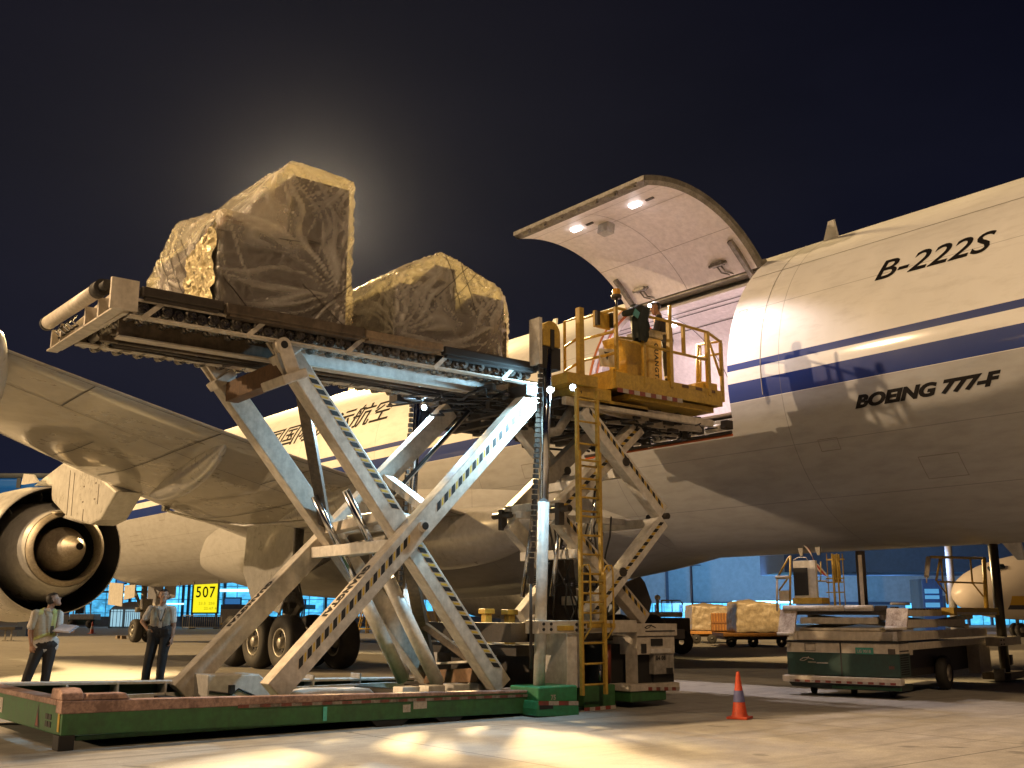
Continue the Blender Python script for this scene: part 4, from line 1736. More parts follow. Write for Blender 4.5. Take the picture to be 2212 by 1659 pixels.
# ---- masts
for (x0, y, z0, x1, z1, zs) in ((9.80, 11.72, .36, 10.00, 5.2, 2.92), (9.86, 15.25, .2, 10.04, 5.2, 1.75)):
    p, q = V((x0, y, z0)), V((x1, y, z1))
    m_ = p + (q - p) * ((zs - z0) / (z1 - z0))
    b = MB()
    b.tube(p, m_, .082, 20)
    ms = b.build('mast_sleeve', M_ARMW, loader)
    b = MB()
    b.tube(m_, q, .068, 20)
    b.build('mast_rod', M_CHROME, ms)
    b = MB()
    k0 = p + V((-.16, -.02, 1.5 if y < 13 else 1.0))
    k1 = q + V((-.13, -.02, -.05))
    nn = 44
    for k in range(nn):
        c = k0 + (k1 - k0) * (k / nn)
        b.box(c, (.075 if k % 2 else .055, .05, (k1 - k0).length / nn * .78), None)
    b.build('lift_chain', M_DARK, loader)
    b = MB()
    b.tube(k0 + V((0, 0, -1.25)), k0, .022, 8)
    b.box(k0 + V((0, 0, .05)), (.085, .06, .30), None, .01)
    b.build('chain_rod', M_DARK, loader)
tq = V((10.02, 11.72, 5.2))
b = MB()
prof = []
for k in range(13):
    a = PI * k / 12
    prof.append((tq.x + .02 + .17 * math.cos(a), 5.44 + .20 * math.sin(a)))
b.prism(prof + [(tq.x - .15, 5.24), (tq.x + .19, 5.24)], 'y', 11.66, 11.90)
b.build('mast_head', M_YEL, loader, bevel=.02)
b = MB()
b.b2(tq.x - .02, tq.x + .05, 11.64, 11.66, 5.2, 5.5)
b.b2(tq.x - .15, tq.x + .19, 11.67, 11.9, 4.9, 5.235)
builds(b, 'mast_head_slot', M_RUB, loader)
b = MB()
b.b2(tq.x - .23, tq.x - .17, 11.66, 11.9, 4.95, 5.66)
b.build('mast_plate', M_ARMW, loader, bevel=.006)

# ---- ladder in three sliding sections
def ladder(u0, u1, v0, v1, y, n, w_=.045):
    a, c = at(u0, v0, 'y', y), at(u1, v0, 'y', y)
    d, e = at(u0, v1, 'y', y), at(u1, v1, 'y', y)
    x0, x1 = (a.x + d.x) / 2, (c.x + e.x) / 2
    z1, z0 = a.z, min(d.z, e.z)
    b = MB()
    for x in (x0, x1):
        b.b2(x - w_ / 2, x + w_ / 2, y - .03, y + .03, z0, z1, .006)
    o_ = b.build('ladder_stile', M_YEL, loader)
    for k in range(n):
        z = z0 + (z1 - z0) * (k + .5) / n
        b = MB()
        b.tube((x0, y, z), (x1, y, z), .016, 8)
        b.build('rung', M_YEL, o_)
    return x0, x1, z0, z1


ladder(1247, 1291, 838, 1128, 11.60, 6)
ladder(1253, 1297, 973, 1345, 11.52, 9)
lx0, lx1, lz0, lz1 = ladder(1256, 1306, 1235, 1500, 11.44, 6)
for x, s in ((lx0, 1), (lx1, 1)):
    rail([V((x, 11.44, lz1)), V((x + .02, 11.40, lz1 + .09)), V((x + .08 * s, 11.36, lz1 + .10)), V((x + .11 * s, 11.36, lz1 + .02)), V((x + .11 * s, 11.36, 1.15)), V((x + .03 * s, 11.42, 1.0))], .014)

# ---- front chassis
b = MB()
bY(b, 1164, 1376, 1341, 1366, 11.55, .30, .01)
cb = b.build('chassis_beam', M_ARM, loader)
b = MB()
for (u, v) in ((1174, 1348), (1174, 1360), (1190, 1348), (1190, 1360), (1245, 1349), (1245, 1361), (1262, 1349), (1262, 1361)):
    p = at(u, v, 'y', 11.546)
    b.tube(p, p + V((0, -.015, 0)), .022, 8)
builds(b, 'bolt', M_RUB, cb)
b = MB()
bY(b, 1205, 1240, 1352, 1362, 11.53, .03, .005)
bY(b, 1270, 1330, 1347, 1356, 11.53, .03, .005)
builds(b, 'yellow_bracket', M_YEL, cb)
b = MB()
bY(b, 1376, 1463, 1348, 1373, 11.55, 1.6, .01)
bY(b, 1376, 1458, 1376, 1412, 11.58, 1.5, .01)
cab = b.build('engine_cabinet', M_ARM, loader)
b = MB()
bY(b, 1412, 1457, 1412, 1455, 11.60, 1.4, .01)
b.build('cabinet_door', M_GREYP, cab)
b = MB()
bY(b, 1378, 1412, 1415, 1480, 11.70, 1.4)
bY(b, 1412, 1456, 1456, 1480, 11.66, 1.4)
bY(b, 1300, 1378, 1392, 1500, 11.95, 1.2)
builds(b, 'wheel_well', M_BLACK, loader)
b = MB()
bY(b, 1407, 1432, 1380, 1395, 11.565, .02)
bY(b, 1441, 1454, 1443, 1455, 11.585, .02)
bY(b, 1386, 1397, 1391, 1411, 11.565, .02)
bY(b, 1395, 1458, 1362.5, 1364, 11.54, .015)
builds(b, 'cabinet_vent', M_RUB, cab)
b = MB()
bY(b, 1405, 1450, 1402, 1410, 11.56, .03, .006)
b.build('cabinet_step', M_ARMW, cab)
b = MB()
bm = text_mesh('04 08', .085, 0, .003, 1.1)
place_text(bm, at(1417, 1426, 'y', 11.59), (1, 0, 0), (0, 0, 1), 'fleet_number', M_HB, cab)
b = MB()
P = at(1404, 1356, 'y', 11.545)
b.path([P + V((-.11, 0, 0)), P + V((-.05, 0, .03)), P + V((.02, 0, .035)), P + V((.12, 0, 0))], .007, 6)
b.path([P + V((-.11, 0, 0)), P + V((-.06, 0, -.015)), P + V((0, 0, .01)), P + V((.03, 0, .045))], .006, 6)
b.build('maker_emblem', M_HB, cab)
b = MB()
bY(b, 1376, 1378.5, 1373, 1500, 11.56, .25)
bY(b, 1372, 1411, 1373, 1414, 11.80, .2)
b.build('cabinet_side', M_ARM, cab)
b = MB()
bY(b, 1362, 1468, 1480, 1488, 11.50, 1.7, .01)
sb = b.build('front_bumper', M_ARM, loader)
reflect_strip(at(1400, 1488, 'y', 11.496), at(1468, 1488, 'y', 11.496), .05, 8, (0, -1, 0), sb)
b = MB()
bY(b, 1362, 1440, 1491, 1512, 11.52, 1.6, .02)
b.build('bumper_skirt', M_GREEN, loader)
b = MB()
bY(b, 1224, 1255, 1367, 1485, 11.60, .50, .01)
b.build('hydraulic_cabinet', M_ARMW, loader)
b = MB()
bY(b, 1163, 1248, 1485, 1515, 11.35, .62, .02)
A = [at(1160, 1548, 'y', 11.30), at(1160, 1532, 'y', 11.30), at(1163, 1515, 'y', 11.30), at(1248, 1515, 'y', 11.30), at(1251, 1532, 'y', 11.30), at(1251, 1548, 'y', 11.30)]
b.prism([(q.x, q.z) for q in A], 'y', 11.30, 12.0)
gb = b.build('mudguard', mat('bright_green_paint', (.035, .25, .11), .4, dirt=.3), loader, bevel=.012)
reflect_strip(at(1163, 1519, 'y', 11.295), at(1249, 1519, 'y', 11.295), .055, 4, (0, -1, 0), gb)
b = MB()
bY(b, 1166, 1195, 1524, 1531, 11.294, .02)
b.build('mudguard_slot', M_RUB, gb)
b = MB()
bm = text_mesh('75', .09, 0, .003)
place_text(bm, at(1190, 1512, 'y', 11.346), (1, 0, 0), (0, 0, 1), 'sticker_number', M_WHT, gb)
b = MB()
p, q = at(1312, 1392, 'y', 11.85), at(1312, 1475, 'y', 11.85)
b.tube(p, q, .055, 16)
b.build('accumulator_bottle', mat('oxide_red', (.20, .03, .02), .35), loader)
b = MB()
p, q = at(1296, 1430, 'y', 11.8), at(1296, 1470, 'y', 11.8)
b.tube(p, q, .022, 10)
b.tube(at(1305, 1372, 'y', 11.78), at(1304, 1482, 'y', 11.78), .010, 6)
b.build('pressure_gauge_tube', M_CHROME, loader)
b = MB()
bY(b, 1262, 1330, 1482, 1525, 11.7, .3, .02)
b.build('front_step', M_GREEN, loader)
reflect_strip(at(1262, 1533, 'y', 11.5), at(1330, 1527, 'y', 11.5), .05, 6, (0, -1, 0), loader)
# frame between base and front chassis, yellow stanchions, pipes, white end cabinet
b = MB()
b.b2(9.9, 13.2, 12.1, 12.3, .95, 1.10)
b.b2(9.9, 13.2, 14.6, 14.8, .95, 1.10)
b.b2(9.6, 10.0, 12.1, 15.2, .95, 1.22)
b.b2(9.9, 13.1, 12.35, 14.55, .75, .9)
b.b2(10.2, 11.0, 12.4, 14.4, .3, .75)
b.build('front_chassis_frame', M_DARK, loader)
for (u, v0, v1, y) in ((1056, 1318, 1445, 13.7), (1106, 1320, 1452, 13.0)):
    a, c = at(u, v0, 'y', y), at(u, v1, 'y', y)
    b = MB()
    b.b2(a.x - .065, a.x + .065, y, y + .12, c.z, a.z - .06, .012)
    b.b2(a.x - .10, a.x + .10, y - .03, y + .15, a.z - .06, a.z + .02, .012)
    b.build('stanchion', M_YEL, loader)
b = MB()
b.path([at(1062, 1362, 'y', 13.4), at(1110, 1362, 'y', 13.4), at(1135, 1350, 'y', 13.4), at(1155, 1335, 'y', 13.4), at(1215, 1335, 'y', 13.4), at(1225, 1350, 'y', 13.4)], .06, 12)
b.build('exhaust_pipe', M_ARMW, loader)
b = MB()
bY(b, 945, 1002, 1366, 1446, 14.6, .8, .015)
b.build('end_cabinet', M_ARMW, loader)
b = MB()
bY(b, 1064, 1160, 1390, 1398, 13.2, .3)
bY(b, 1064, 1160, 1408, 1415, 13.2, .3)
builds(b, 'chassis_rail', M_ARM, loader)
b = MB()
bY(b, 1075, 1150, 1415, 1482, 13.4, .5)
b.build('fuel_tank', M_DARK, loader)


def lwheel(c, r_, wd, parent, hub=M_ARM):
    return wheel(c[0], c[1], c[2], r_, wd, parent, hub=hub)


for (x, y) in ((10.95, 12.45), (13.15, 12.9), (13.15, 14.6), (10.95, 14.6)):
    # wheels steer along x, so their axles lie along y
    b = MB()
    r_, h = .46, .16
    b.lathe((x, y, r_), (0, 1, 0), [(r_ * .5, -h), (r_ * .82, -h), (r_ * .96, -h * .75), (r_, -h * .3), (r_, h * .3), (r_ * .96, h * .75), (r_ * .82, h), (r_ * .5, h)], 36)
    t_ = b.build('wheel_tyre', M_TYRE, loader)
    b = MB()
    for s in (-1, 1):
        b.lathe((x, y, r_), (0, s, 0), [(r_ * .5, h), (r_ * .45, h * .6), (.12, h * .5), (.10, h * .8), (.001, h * .85)], 24)
    b.build('rim', M_ARM, t_)
# ================================================================ wrapped cargo on the deck
from mathutils.bvhtree import BVHTree


def film_mat(name):
    """thin stretched plastic: clear where flat, milky where it is folded (attribute 'fold')"""
    m = bpy.data.materials.new(name)
    m.use_nodes = True
    nt = m.node_tree
    nt.nodes.clear()
    g = G(nt)
    out = g.n('ShaderNodeOutputMaterial')
    p = g.pos()
    at_ = g.n('ShaderNodeAttribute')
    at_.attribute_name = 'fold'
    fold = at_.outputs['Fac']
    fine = g.noise(22, g.scalevec(p, (1.0, 1.0, .6)), 5, .7, 1.4)
    big = g.noise(3.2, p, 4, .6, .8)
    bp = g.n('ShaderNodeBump')
    bp.inputs['Strength'].default_value = .8
    bp.inputs['Distance'].default_value = .05
    g.put(bp.inputs['Height'], g.math('ADD', g.math('MULTIPLY', fold, .6), g.math('ADD', g.math('MULTIPLY', fine, .45), big)))
    tr = g.n('ShaderNodeBsdfTransparent')
    tr.inputs[0].default_value = (.95, .91, .85, 1)
    tl = g.n('ShaderNodeBsdfTranslucent')
    tl.inputs[0].default_value = c4((.98, .88, .52))
    df = g.n('ShaderNodeBsdfDiffuse')
    df.inputs[0].default_value = c4((.74, .70, .64))
    gl = g.n('ShaderNodeBsdfGlossy')
    gl.inputs['Roughness'].default_value = .16
    for n_ in (tl, df, gl):
        g.put(n_.inputs['Normal'], bp.outputs[0])
    a = g.n('ShaderNodeMixShader')
    a.inputs[0].default_value = .64
    nt.links.new(tl.outputs[0], a.inputs[1])
    nt.links.new(df.outputs[0], a.inputs[2])
    b_ = g.n('ShaderNodeMixShader')
    b_.inputs[0].default_value = .34
    nt.links.new(a.outputs[0], b_.inputs[1])
    nt.links.new(gl.outputs[0], b_.inputs[2])
    c = g.n('ShaderNodeMixShader')
    op = g.math('ADD', g.math('ADD', .12, g.math('MULTIPLY', fold, .70)), g.math('MULTIPLY', g.ramp(fine, [(.5, 0.0), (.75, 1.0)]), .14), clamp=True)
    g.put(c.inputs[0], op)
    nt.links.new(tr.outputs[0], c.inputs[1])
    nt.links.new(b_.outputs[0], c.inputs[2])
    nt.links.new(c.outputs[0], out.inputs[0])
    return m


M_FILM = film_mat('stretch_film')
M_CARTON = mat('dark_cargo_cover', (.060, .046, .038), .7, dirt=.5, dscale=2.5, dcol=(.03, .022, .018))
M_CARTON2 = mat('brown_carton', (.17, .105, .065), .75, dirt=.4, dscale=3)
M_NET = plain('net_cord', (.03, .024, .018), .8)


def foil_mat():
    m = bpy.data.materials.new('crumpled_foil')
    m.use_nodes = True
    g = G(m.node_tree)
    b = m.node_tree.nodes['Principled BSDF']
    b.inputs['Base Color'].default_value = c4((.80, .70, .45))
    b.inputs['Metallic'].default_value = .9
    b.inputs['Roughness'].default_value = .28
    v = g.n('ShaderNodeTexVoronoi')
    v.inputs['Scale'].default_value = 9
    m.node_tree.links.new(g.pos(), v.inputs['Vector'])
    bp = g.n('ShaderNodeBump')
    bp.inputs['Strength'].default_value = 1.0
    bp.inputs['Distance'].default_value = .12
    g.put(bp.inputs['Height'], g.math('ADD', v.outputs['Distance'], g.noise(14, g.pos(), 4, .6)))
    g.put(b.inputs['Normal'], bp.outputs[0])
    return m


M_FOIL = foil_mat()


def hull_film(hulls, vox, amp, seed, parent, name='stretch_film', zmin=None, m=None, flo=1.0, anchors=()):
    bm = bmesh.new()
    if not isinstance(hulls[0], list):
        hulls = [hulls]
    for pts in hulls:
        vs = [bm.verts.new(p) for p in pts]
        r = bmesh.ops.convex_hull(bm, input=vs)
        bmesh.ops.delete(bm, geom=[g_ for g_ in r['geom_interior'] if isinstance(g_, bmesh.types.BMVert)], context='VERTS')
    me = bpy.data.meshes.new('tmp')
    bm.to_mesh(me)
    bm.free()
    o = bpy.data.objects.new('tmp', me)
    COL.objects.link(o)
    md = o.modifiers.new('r', 'REMESH')
    md.mode = 'VOXEL'
    md.voxel_size = vox
    bpy.context.view_layer.update()
    m2 = empty_mesh_from(o)
    bpy.data.objects.remove(o)
    bm = bmesh.new()
    bm.from_mesh(m2)
    bmesh.ops.smooth_vert(bm, verts=bm.verts, factor=.5, use_axis_x=True, use_axis_y=True, use_axis_z=True)
    bm.normal_update()
    off = V((seed * 7.3, seed * 3.1, 0))
    lay = bm.verts.layers.float.new('fold')
    mv = []
    for v in bm.verts:
        q = V((v.co.x * 1.2, v.co.y * 1.2, v.co.z * 1.6)) * flo + off
        n1 = noise.noise(q * 1.1)
        n2 = 1 - abs(noise.noise(q * 2.7)) * 2
        n3 = 1 - abs(noise.noise(V((q.x * 5, q.y * 5, q.z * 1.7)))) * 2
        d = amp * (n1 * .7 + n2 * .30 + n3 * .12 - .30)
        fd = max(0, n3 - .55) * .8
        for k, (A, reach) in enumerate(anchors):
            w_ = v.co - V(A)
            r_ = w_.length
            # folds fan out from where the film is pulled tight
            th = math.atan2(w_.z, math.hypot(w_.x, w_.y) * (1 if w_.x > 0 else -1)) + .35 * noise.noise(q * .9 + V((k * 5, 0, 0)))
            rid = 1 - abs(noise.noise(V((th * 4.2 + k * 9, seed * 3.0, r_ * .35)))) * 5.5
            rid2 = 1 - abs(noise.noise(V((th * 11 + k * 9, seed * 5.0, r_ * .6)))) * 4.5
            f_ = max(0, 1 - r_ / reach)
            rr = (max(0, rid) + .3 * max(0, rid2)) * f_ ** .4 * min(1, r_ / .18)
            d += rr * .022
            fd = max(fd, rr * 1.0)
        v[lay] = min(fd, 1.0)
        mv.append((v, v.normal * d))
    for v, d in mv:
        v.co += d
    for f in bm.faces:
        f.smooth = True
    zc = zmin if zmin is not None else min(v.co.z for v in bm.verts)
    bmesh.ops.delete(bm, geom=[f for f in bm.faces if f.calc_center_median().z < zc + .03], context='FACES')
    bvh = BVHTree.FromBMesh(bm)
    b = MB()
    b.bm.free()
    b.bm = bm
    return b.build(name, m or M_FILM, parent, recalc=False), bvh


def net(bvh, lines, parent, r_=.005, name='cargo_net'):
    """cords projected on the film: each line = (start, end, direction of projection)"""
    b = MB()
    for p, q, d in lines:
        pts = []
        p, q, d = V(p), V(q), V(d).normalized()
        for k in range(15):
            o_ = p + (q - p) * k / 14
            h = bvh.ray_cast(o_, d)
            if h[0] is not None:
                pts.append(h[0] - d * .012)
            elif len(pts) > 1:
                break
        if len(pts) > 2:
            b.path(pts, r_, 5)
    return b.build(name, M_NET, parent)


def cargo(name, loc, label, boxes, hull, seed, foil=None, nets=(), anchors=(), group='film wrapped cargo pallets on the raised deck'):
    t = thing(name, loc, label, 'wrapped cargo', group)
    for (x0, x1, y0, y1, z0, z1, m) in boxes:
        b = MB()
        b.b2(x0, x1, y0, y1, z0, z1, .03)
        b.build('carton', m, t)
    o_, bvh = hull_film(hull, .034, .04, seed, t, zmin=loc[2] + .03, anchors=anchors)
    if foil:
        b = MB()
        rows = []
        rn = random.Random(5)
        y0, y1, z0, z1, x = foil
        for i in range(15):
            rows.append([(x + rn.uniform(-.035, .035), y0 + (y1 - y0) * i / 14 + rn.uniform(-.02, .02), z0 + (z1 - .25 * (i / 14) - z0) * k / 14) for k in range(15)])
        b.grid(rows)
        b.build('foil_sheet', M_FOIL, t)
    if nets:
        net(bvh, nets, t)
    b = MB()
    x0, x1 = min(p[0] for h_ in hull for p in h_), max(p[0] for h_ in hull for p in h_)
    b.b2(x0 - .08, x1 + .12, 12.14, 14.7, loc[2], loc[2] + .035, .008)
    b.build('pallet_sheet', M_ROLL, t)
    return t


D0 = 5.02
hull1 = [[(5.04, 12.25, D0), (6.98, 12.25, D0), (5.04, 14.7, D0), (6.98, 14.7, D0), (5.05, 12.27, 6.40), (5.02, 13.85, 6.66), (5.05, 14.85, 6.05), (6.95, 12.3, 6.5), (6.95, 14.6, 6.6)],
         [(5.42, 12.27, 6.50), (6.97, 12.27, 5.4), (5.98, 12.26, 7.31), (6.96, 12.27, 7.25), (5.5, 12.27, 6.2), (6.97, 14.5, 7.0), (6.0, 14.2, 7.12), (5.3, 13.9, 6.72), (5.2, 14.5, 6.3), (6.97, 14.5, 5.4)],
         [(6.9, 12.5, 7.2), (7.20, 12.9, 7.0), (7.17, 12.9, 6.35), (6.9, 12.5, 6.1), (6.9, 13.6, 7.0), (6.9, 13.6, 6.2)],
         [(6.9, 12.4, 5.95), (7.1, 12.7, 5.8), (7.06, 12.7, 5.55), (6.9, 12.4, 5.4), (6.9, 13.2, 5.7)]]
nets1 = []
for k in range(5):
    y = 12.1 + k * .28
    nets1.append(((4.0, y, 5.0), (4.0, y + 1.1, 6.3), (1, 0, 0)))
    nets1.append(((4.0, y + .6, 5.0), (4.0, y - .5, 6.3), (1, 0, 0)))
for k in range(0):
    nets1.append(((5.2 + k * .28, 11, 6.75 + .02 * k), (5.7 + k * .24, 11, 6.2), (0, 1, 0)))
    nets1.append(((5.9 + k * .2, 11, 6.8), (5.1 + k * .3, 11, 6.1), (0, 1, 0)))
nets1 += [((6.2, 11, 5.6), (6.95, 11, 5.05), (0, 1, 0)), ((6.35, 11, 5.2), (6.95, 11, 5.75), (0, 1, 0)), ((5.1, 11, 5.5), (5.5, 11, 5.1), (0, 1, 0))]
cargo('cargo_load', (6.0, 13.6, D0), 'taller peaked film wrapped cargo load at the outer end of the raised deck',
      [(5.13, 6.92, 12.34, 14.6, D0 + .04, 6.26, M_CARTON), (6.06, 6.92, 12.34, 14.4, 6.27, 7.14, M_CARTON), (5.2, 5.6, 12.5, 13.2, 6.23, 6.42, M_CARTON2), (6.0, 6.1, 12.36, 13.0, 6.23, 6.8, M_CARTON)],
      hull1, 1, (12.30, 13.25, D0 + .06, 6.22, 4.99), nets1, [((6.75, 12.2, 5.55), 2.0), ((5.98, 12.2, 7.35), 1.5), ((5.05, 12.2, 6.42), 1.3), ((5.0, 14.2, 5.9), 1.6), ((6.95, 12.2, 7.25), 1.0)])
hull2 = [[(7.64, 12.25, D0), (9.5, 12.25, D0), (9.86, 12.45, D0), (7.64, 14.7, D0), (9.86, 14.7, D0), (7.66, 12.27, 6.06), (8.43, 12.26, 6.55), (9.52, 12.28, 6.20), (9.84, 12.5, 6.05),
         (7.66, 13.7, 6.10), (8.5, 14.4, 6.5), (9.7, 14.5, 6.0), (7.7, 14.7, 5.8)]]
nets2 = []
for k in range(2):
    nets2.append(((8.5 + k * .25, 11, 6.5), (8.8 + k * .25, 11, 5.7), (0, 1, 0)))
    nets2.append(((8.9 + k * .22, 11, 6.4), (8.3 + k * .3, 11, 5.8), (0, 1, 0)))
cargo('cargo_load', (8.75, 13.6, D0), 'lower film wrapped cargo load on the raised deck nearest the aircraft door',
      [(7.74, 9.72, 12.34, 14.6, D0 + .04, 5.70, M_CARTON), (7.76, 8.28, 12.34, 14.6, 5.71, 5.98, M_CARTON), (8.36, 8.74, 12.34, 14.4, 5.71, 6.36, M_CARTON), (9.06, 9.68, 12.36, 14.4, 5.71, 6.06, M_CARTON)],
      hull2, 2, None, nets2, [((9.5, 12.2, 5.55), 1.9), ((8.43, 12.2, 6.6), 1.4), ((7.66, 12.2, 5.2), 1.8), ((7.66, 12.2, 6.05), 1.1), ((9.52, 12.2, 6.25), 1.0)])
# ================================================================ people
M_SKIN = plain('skin', (.36, .20, .13), .55)
M_HAIR = plain('dark_hair', (.018, .013, .010), .6)
M_SHIRT = mat('white_shirt', (.62, .58, .54), .75, dirt=.12, dscale=8, streak=False)
M_TROU = mat('black_trousers', (.016, .015, .017), .8, dirt=.1, streak=False)
M_SHOE = plain('black_shoes', (.012, .011, .011), .4)
M_VEST = mat('olive_vest', (.36, .32, .24), .75, dirt=.15, streak=False)
M_HIVIS = mat('lime_band', (.42, .44, .16), .6, dirt=.1, streak=False)
M_NAVY = mat('dark_workwear', (.020, .018, .024), .8, dirt=.15, streak=False)
M_ORV = mat('orange_vest', (.55, .10, .045), .7, dirt=.15, streak=False)
YAW = -0.6719                     # figures are laid out with x = picture right, y = away from the camera


def person(loc, caps, label, mats, vest=None, hair=None, face_dir=None, vox=.0095, group=None):
    """caps: (p0, r0, p1, r1, slot) tapered limbs fused into one continuous skin"""
    t = thing('person', loc, label, 'person', group, YAW)
    bm = bmesh.new()
    for p0, r0, p1, r1, s in caps:
        p0, p1 = V(p0), V(p1)
        L = (p1 - p0).length
        n = max(2, int(L / (.45 * min(r0, r1))) + 1)
        for k in range(n + 1):
            f = k / n
            bmesh.ops.create_icosphere(bm, subdivisions=2, radius=r0 + (r1 - r0) * f, matrix=Matrix.Translation(p0 + (p1 - p0) * f))
    me = bpy.data.meshes.new('tmp')
    bm.to_mesh(me)
    bm.free()
    o = bpy.data.objects.new('tmp', me)
    COL.objects.link(o)
    md = o.modifiers.new('r', 'REMESH')
    md.mode = 'VOXEL'
    md.voxel_size = vox
    ms = o.modifiers.new('s', 'SMOOTH')
    ms.factor = .5
    ms.iterations = 3
    bpy.context.view_layer.update()
    m2 = empty_mesh_from(o)
    bpy.data.objects.remove(o)
    bpy.data.meshes.remove(me)
    bm = bmesh.new()
    bm.from_mesh(m2)
    bpy.data.meshes.remove(m2)
    segs = [(V(a), ra, V(c), rb, s) for a, ra, c, rb, s in caps]

    def slot(p):
        best, bs = 9, 0
        for a, ra, c, rb, s in segs:
            d = c - a
            f = 0 if d.length_squared < 1e-9 else max(0, min(1, (p - a).dot(d) / d.length_squared))
            q = (p - (a + d * f)).length - (ra + (rb - ra) * f)
            if q < best:
                best, bs = q, s
        return bs
    for f in bm.faces:
        f.material_index = slot(f.calc_center_median())
        f.smooth = True
    # folds in the cloth
    bm.normal_update()
    for v in bm.verts:
        if v.link_faces and v.link_faces[0].material_index in (1, 2):
            v.co += v.normal * .007 * noise.noise(V((v.co.x * 14, v.co.y * 14, v.co.z * 7)) + V(loc))

    def shell(test, off, name, m):
        b2 = bmesh.new()
        mp = {}
        for f in bm.faces:
            c = f.calc_center_median()
            if test(c, f.material_index):
                vs = []
                for v in f.verts:
                    if v not in mp:
                        mp[v] = b2.verts.new(v.co + v.normal * off)
                    vs.append(mp[v])
                try:
                    b2.faces.new(vs).smooth = True
                except ValueError:
                    pass
        b = MB()
        b.bm.free()
        b.bm = b2
        return b.build(name, m, t, local=True, recalc=False)
    for tst, off, nm, m in (vest or []):
        shell(tst, off, nm, m)
    for tst, off, nm, m in (hair or []):
        shell(tst, off, nm, m)
    b = MB()
    b.bm.free()
    b.bm = bm
    b.build('body', mats, t, local=True, recalc=False)
    return t


def hand(w, d, side, pn, slot=0, s=1.0, curl=.4):
    """five-fingered hand: w wrist, d pointing direction, side = thumb side, pn = palm normal (curl direction)"""
    w, d, side, pn = V(w), V(d).normalized(), V(side).normalized(), V(pn).normalized()
    out = []
    pc = w + d * .05 * s
    for k in range(4):
        o = side * (.030 - .020 * k) * s
        out.append((w + o * .6, .015 * s, w + d * .085 * s + o, .0125 * s, slot))
        L = (.072, .080, .074, .058)[k] * s
        a = w + d * .085 * s + o * 1.15
        m_ = a + (d * math.cos(curl) + pn * math.sin(curl)) * L * .5
        e = m_ + (d * math.cos(curl * 2.2) + pn * math.sin(curl * 2.2)) * L * .5
        out.append((a, .0095 * s, m_, .009 * s, slot))
        out.append((m_, .009 * s, e, .0078 * s, slot))
    a = w + d * .025 * s + side * .030 * s
    m_ = a + (d * .7 + side * .6 + pn * .2).normalized() * .036 * s
    e = m_ + (d * .9 + side * .1 + pn * .3).normalized() * .030 * s
    out += [(a, .013 * s, m_, .011 * s, slot), (m_, .011 * s, e, .0088 * s, slot)]
    return out


def head(c, f, up, slot=0, s=1.0):
    """skull, jaw, nose, brows, lips and ears; f facing direction"""
    c, f, up = V(c), V(f).normalized(), V(up).normalized()
    r_ = f.cross(up).normalized()
    up = r_.cross(f)

    def P(x, y, z):
        return c + (r_ * x + f * y + up * z) * s
    return [(P(0, -.018, .030), .086 * s, P(0, .012, .030), .082 * s, slot), (P(0, .012, .0), .076 * s, P(0, .03, -.055), .056 * s, slot),
            (P(0, .03, -.06), .052 * s, P(0, .052, -.092), .034 * s, slot), (P(-.03, .072, .022), .018 * s, P(.03, .072, .022), .018 * s, slot),
            (P(0, .086, .008), .010 * s, P(0, .104, -.026), .0145 * s, slot), (P(-.012, .090, -.030), .011 * s, P(.012, .090, -.030), .011 * s, slot),
            (P(-.018, .078, -.062), .011 * s, P(.018, .078, -.062), .011 * s, slot), (P(-.036, .058, -.022), .024 * s, P(.036, .058, -.022), .024 * s, slot),
            (P(-.082, -.006, .008), .011 * s, P(-.088, -.016, -.030), .010 * s, slot), (P(.082, -.006, .008), .011 * s, P(.088, -.016, -.030), .010 * s, slot)]


def eyes(parent, c, f, up, s=1.0):
    c, f, up = V(c), V(f).normalized(), V(up).normalized()
    r_ = f.cross(up).normalized()
    up = r_.cross(f)
    for k in (-1, 1):
        b = MB()
        b.ball(c + (r_ * .031 * k + f * .074 + up * .004) * s, .0125 * s, 10)
        b.mi = 1
        b.ball(c + (r_ * .031 * k + f * .0835 + up * .004) * s, .0062 * s, 8)
        b.build('eye', [M_WHT, M_HB], parent, local=True)


def torso(neck, shl, shr, hipl, hipr, slot=1, dep=.085, fy=0.0):
    neck, shl, shr, hipl, hipr = map(V, (neck, shl, shr, hipl, hipr))
    cm = (shl + shr) / 2
    hm = (hipl + hipr) / 2
    out = []
    for f in (.18, .5, .82):
        a, c = shl + (shr - shl) * f, hipl + (hipr - hipl) * (.14 + f * .72)
        m_ = a + (c - a) * .55
        out.append((a + V((0, fy, -.05)), dep * (.95 if f == .5 else .86), m_, dep * 1.12, slot))
        out.append((m_, dep * 1.12, c, dep * 1.12, slot))
    out.append((shl, .055, shr, .055, slot))
    return out


# ---- man with hand on hip
loc2 = at(337, 1503, 'z', 0)
SK, SH, TR, SO = 0, 1, 2, 3
hc2, hf2, hu2 = V((.025, -.02, 1.640)), V((.35, -.9, .18)), V((.02, .12, 1))
caps = []
caps += head(hc2, hf2, hu2)
caps += [((.01, .0, 1.49), .056, (.02, -.01, 1.58), .052, SK)]
caps += torso((0, 0, 1.50), (-.175, 0, 1.435), (.175, .0, 1.43), (-.155, 0, 1.08), (.135, 0, 1.08))
caps += [((-.02, 0, 1.465), .05, (.04, 0, 1.465), .05, SH)]
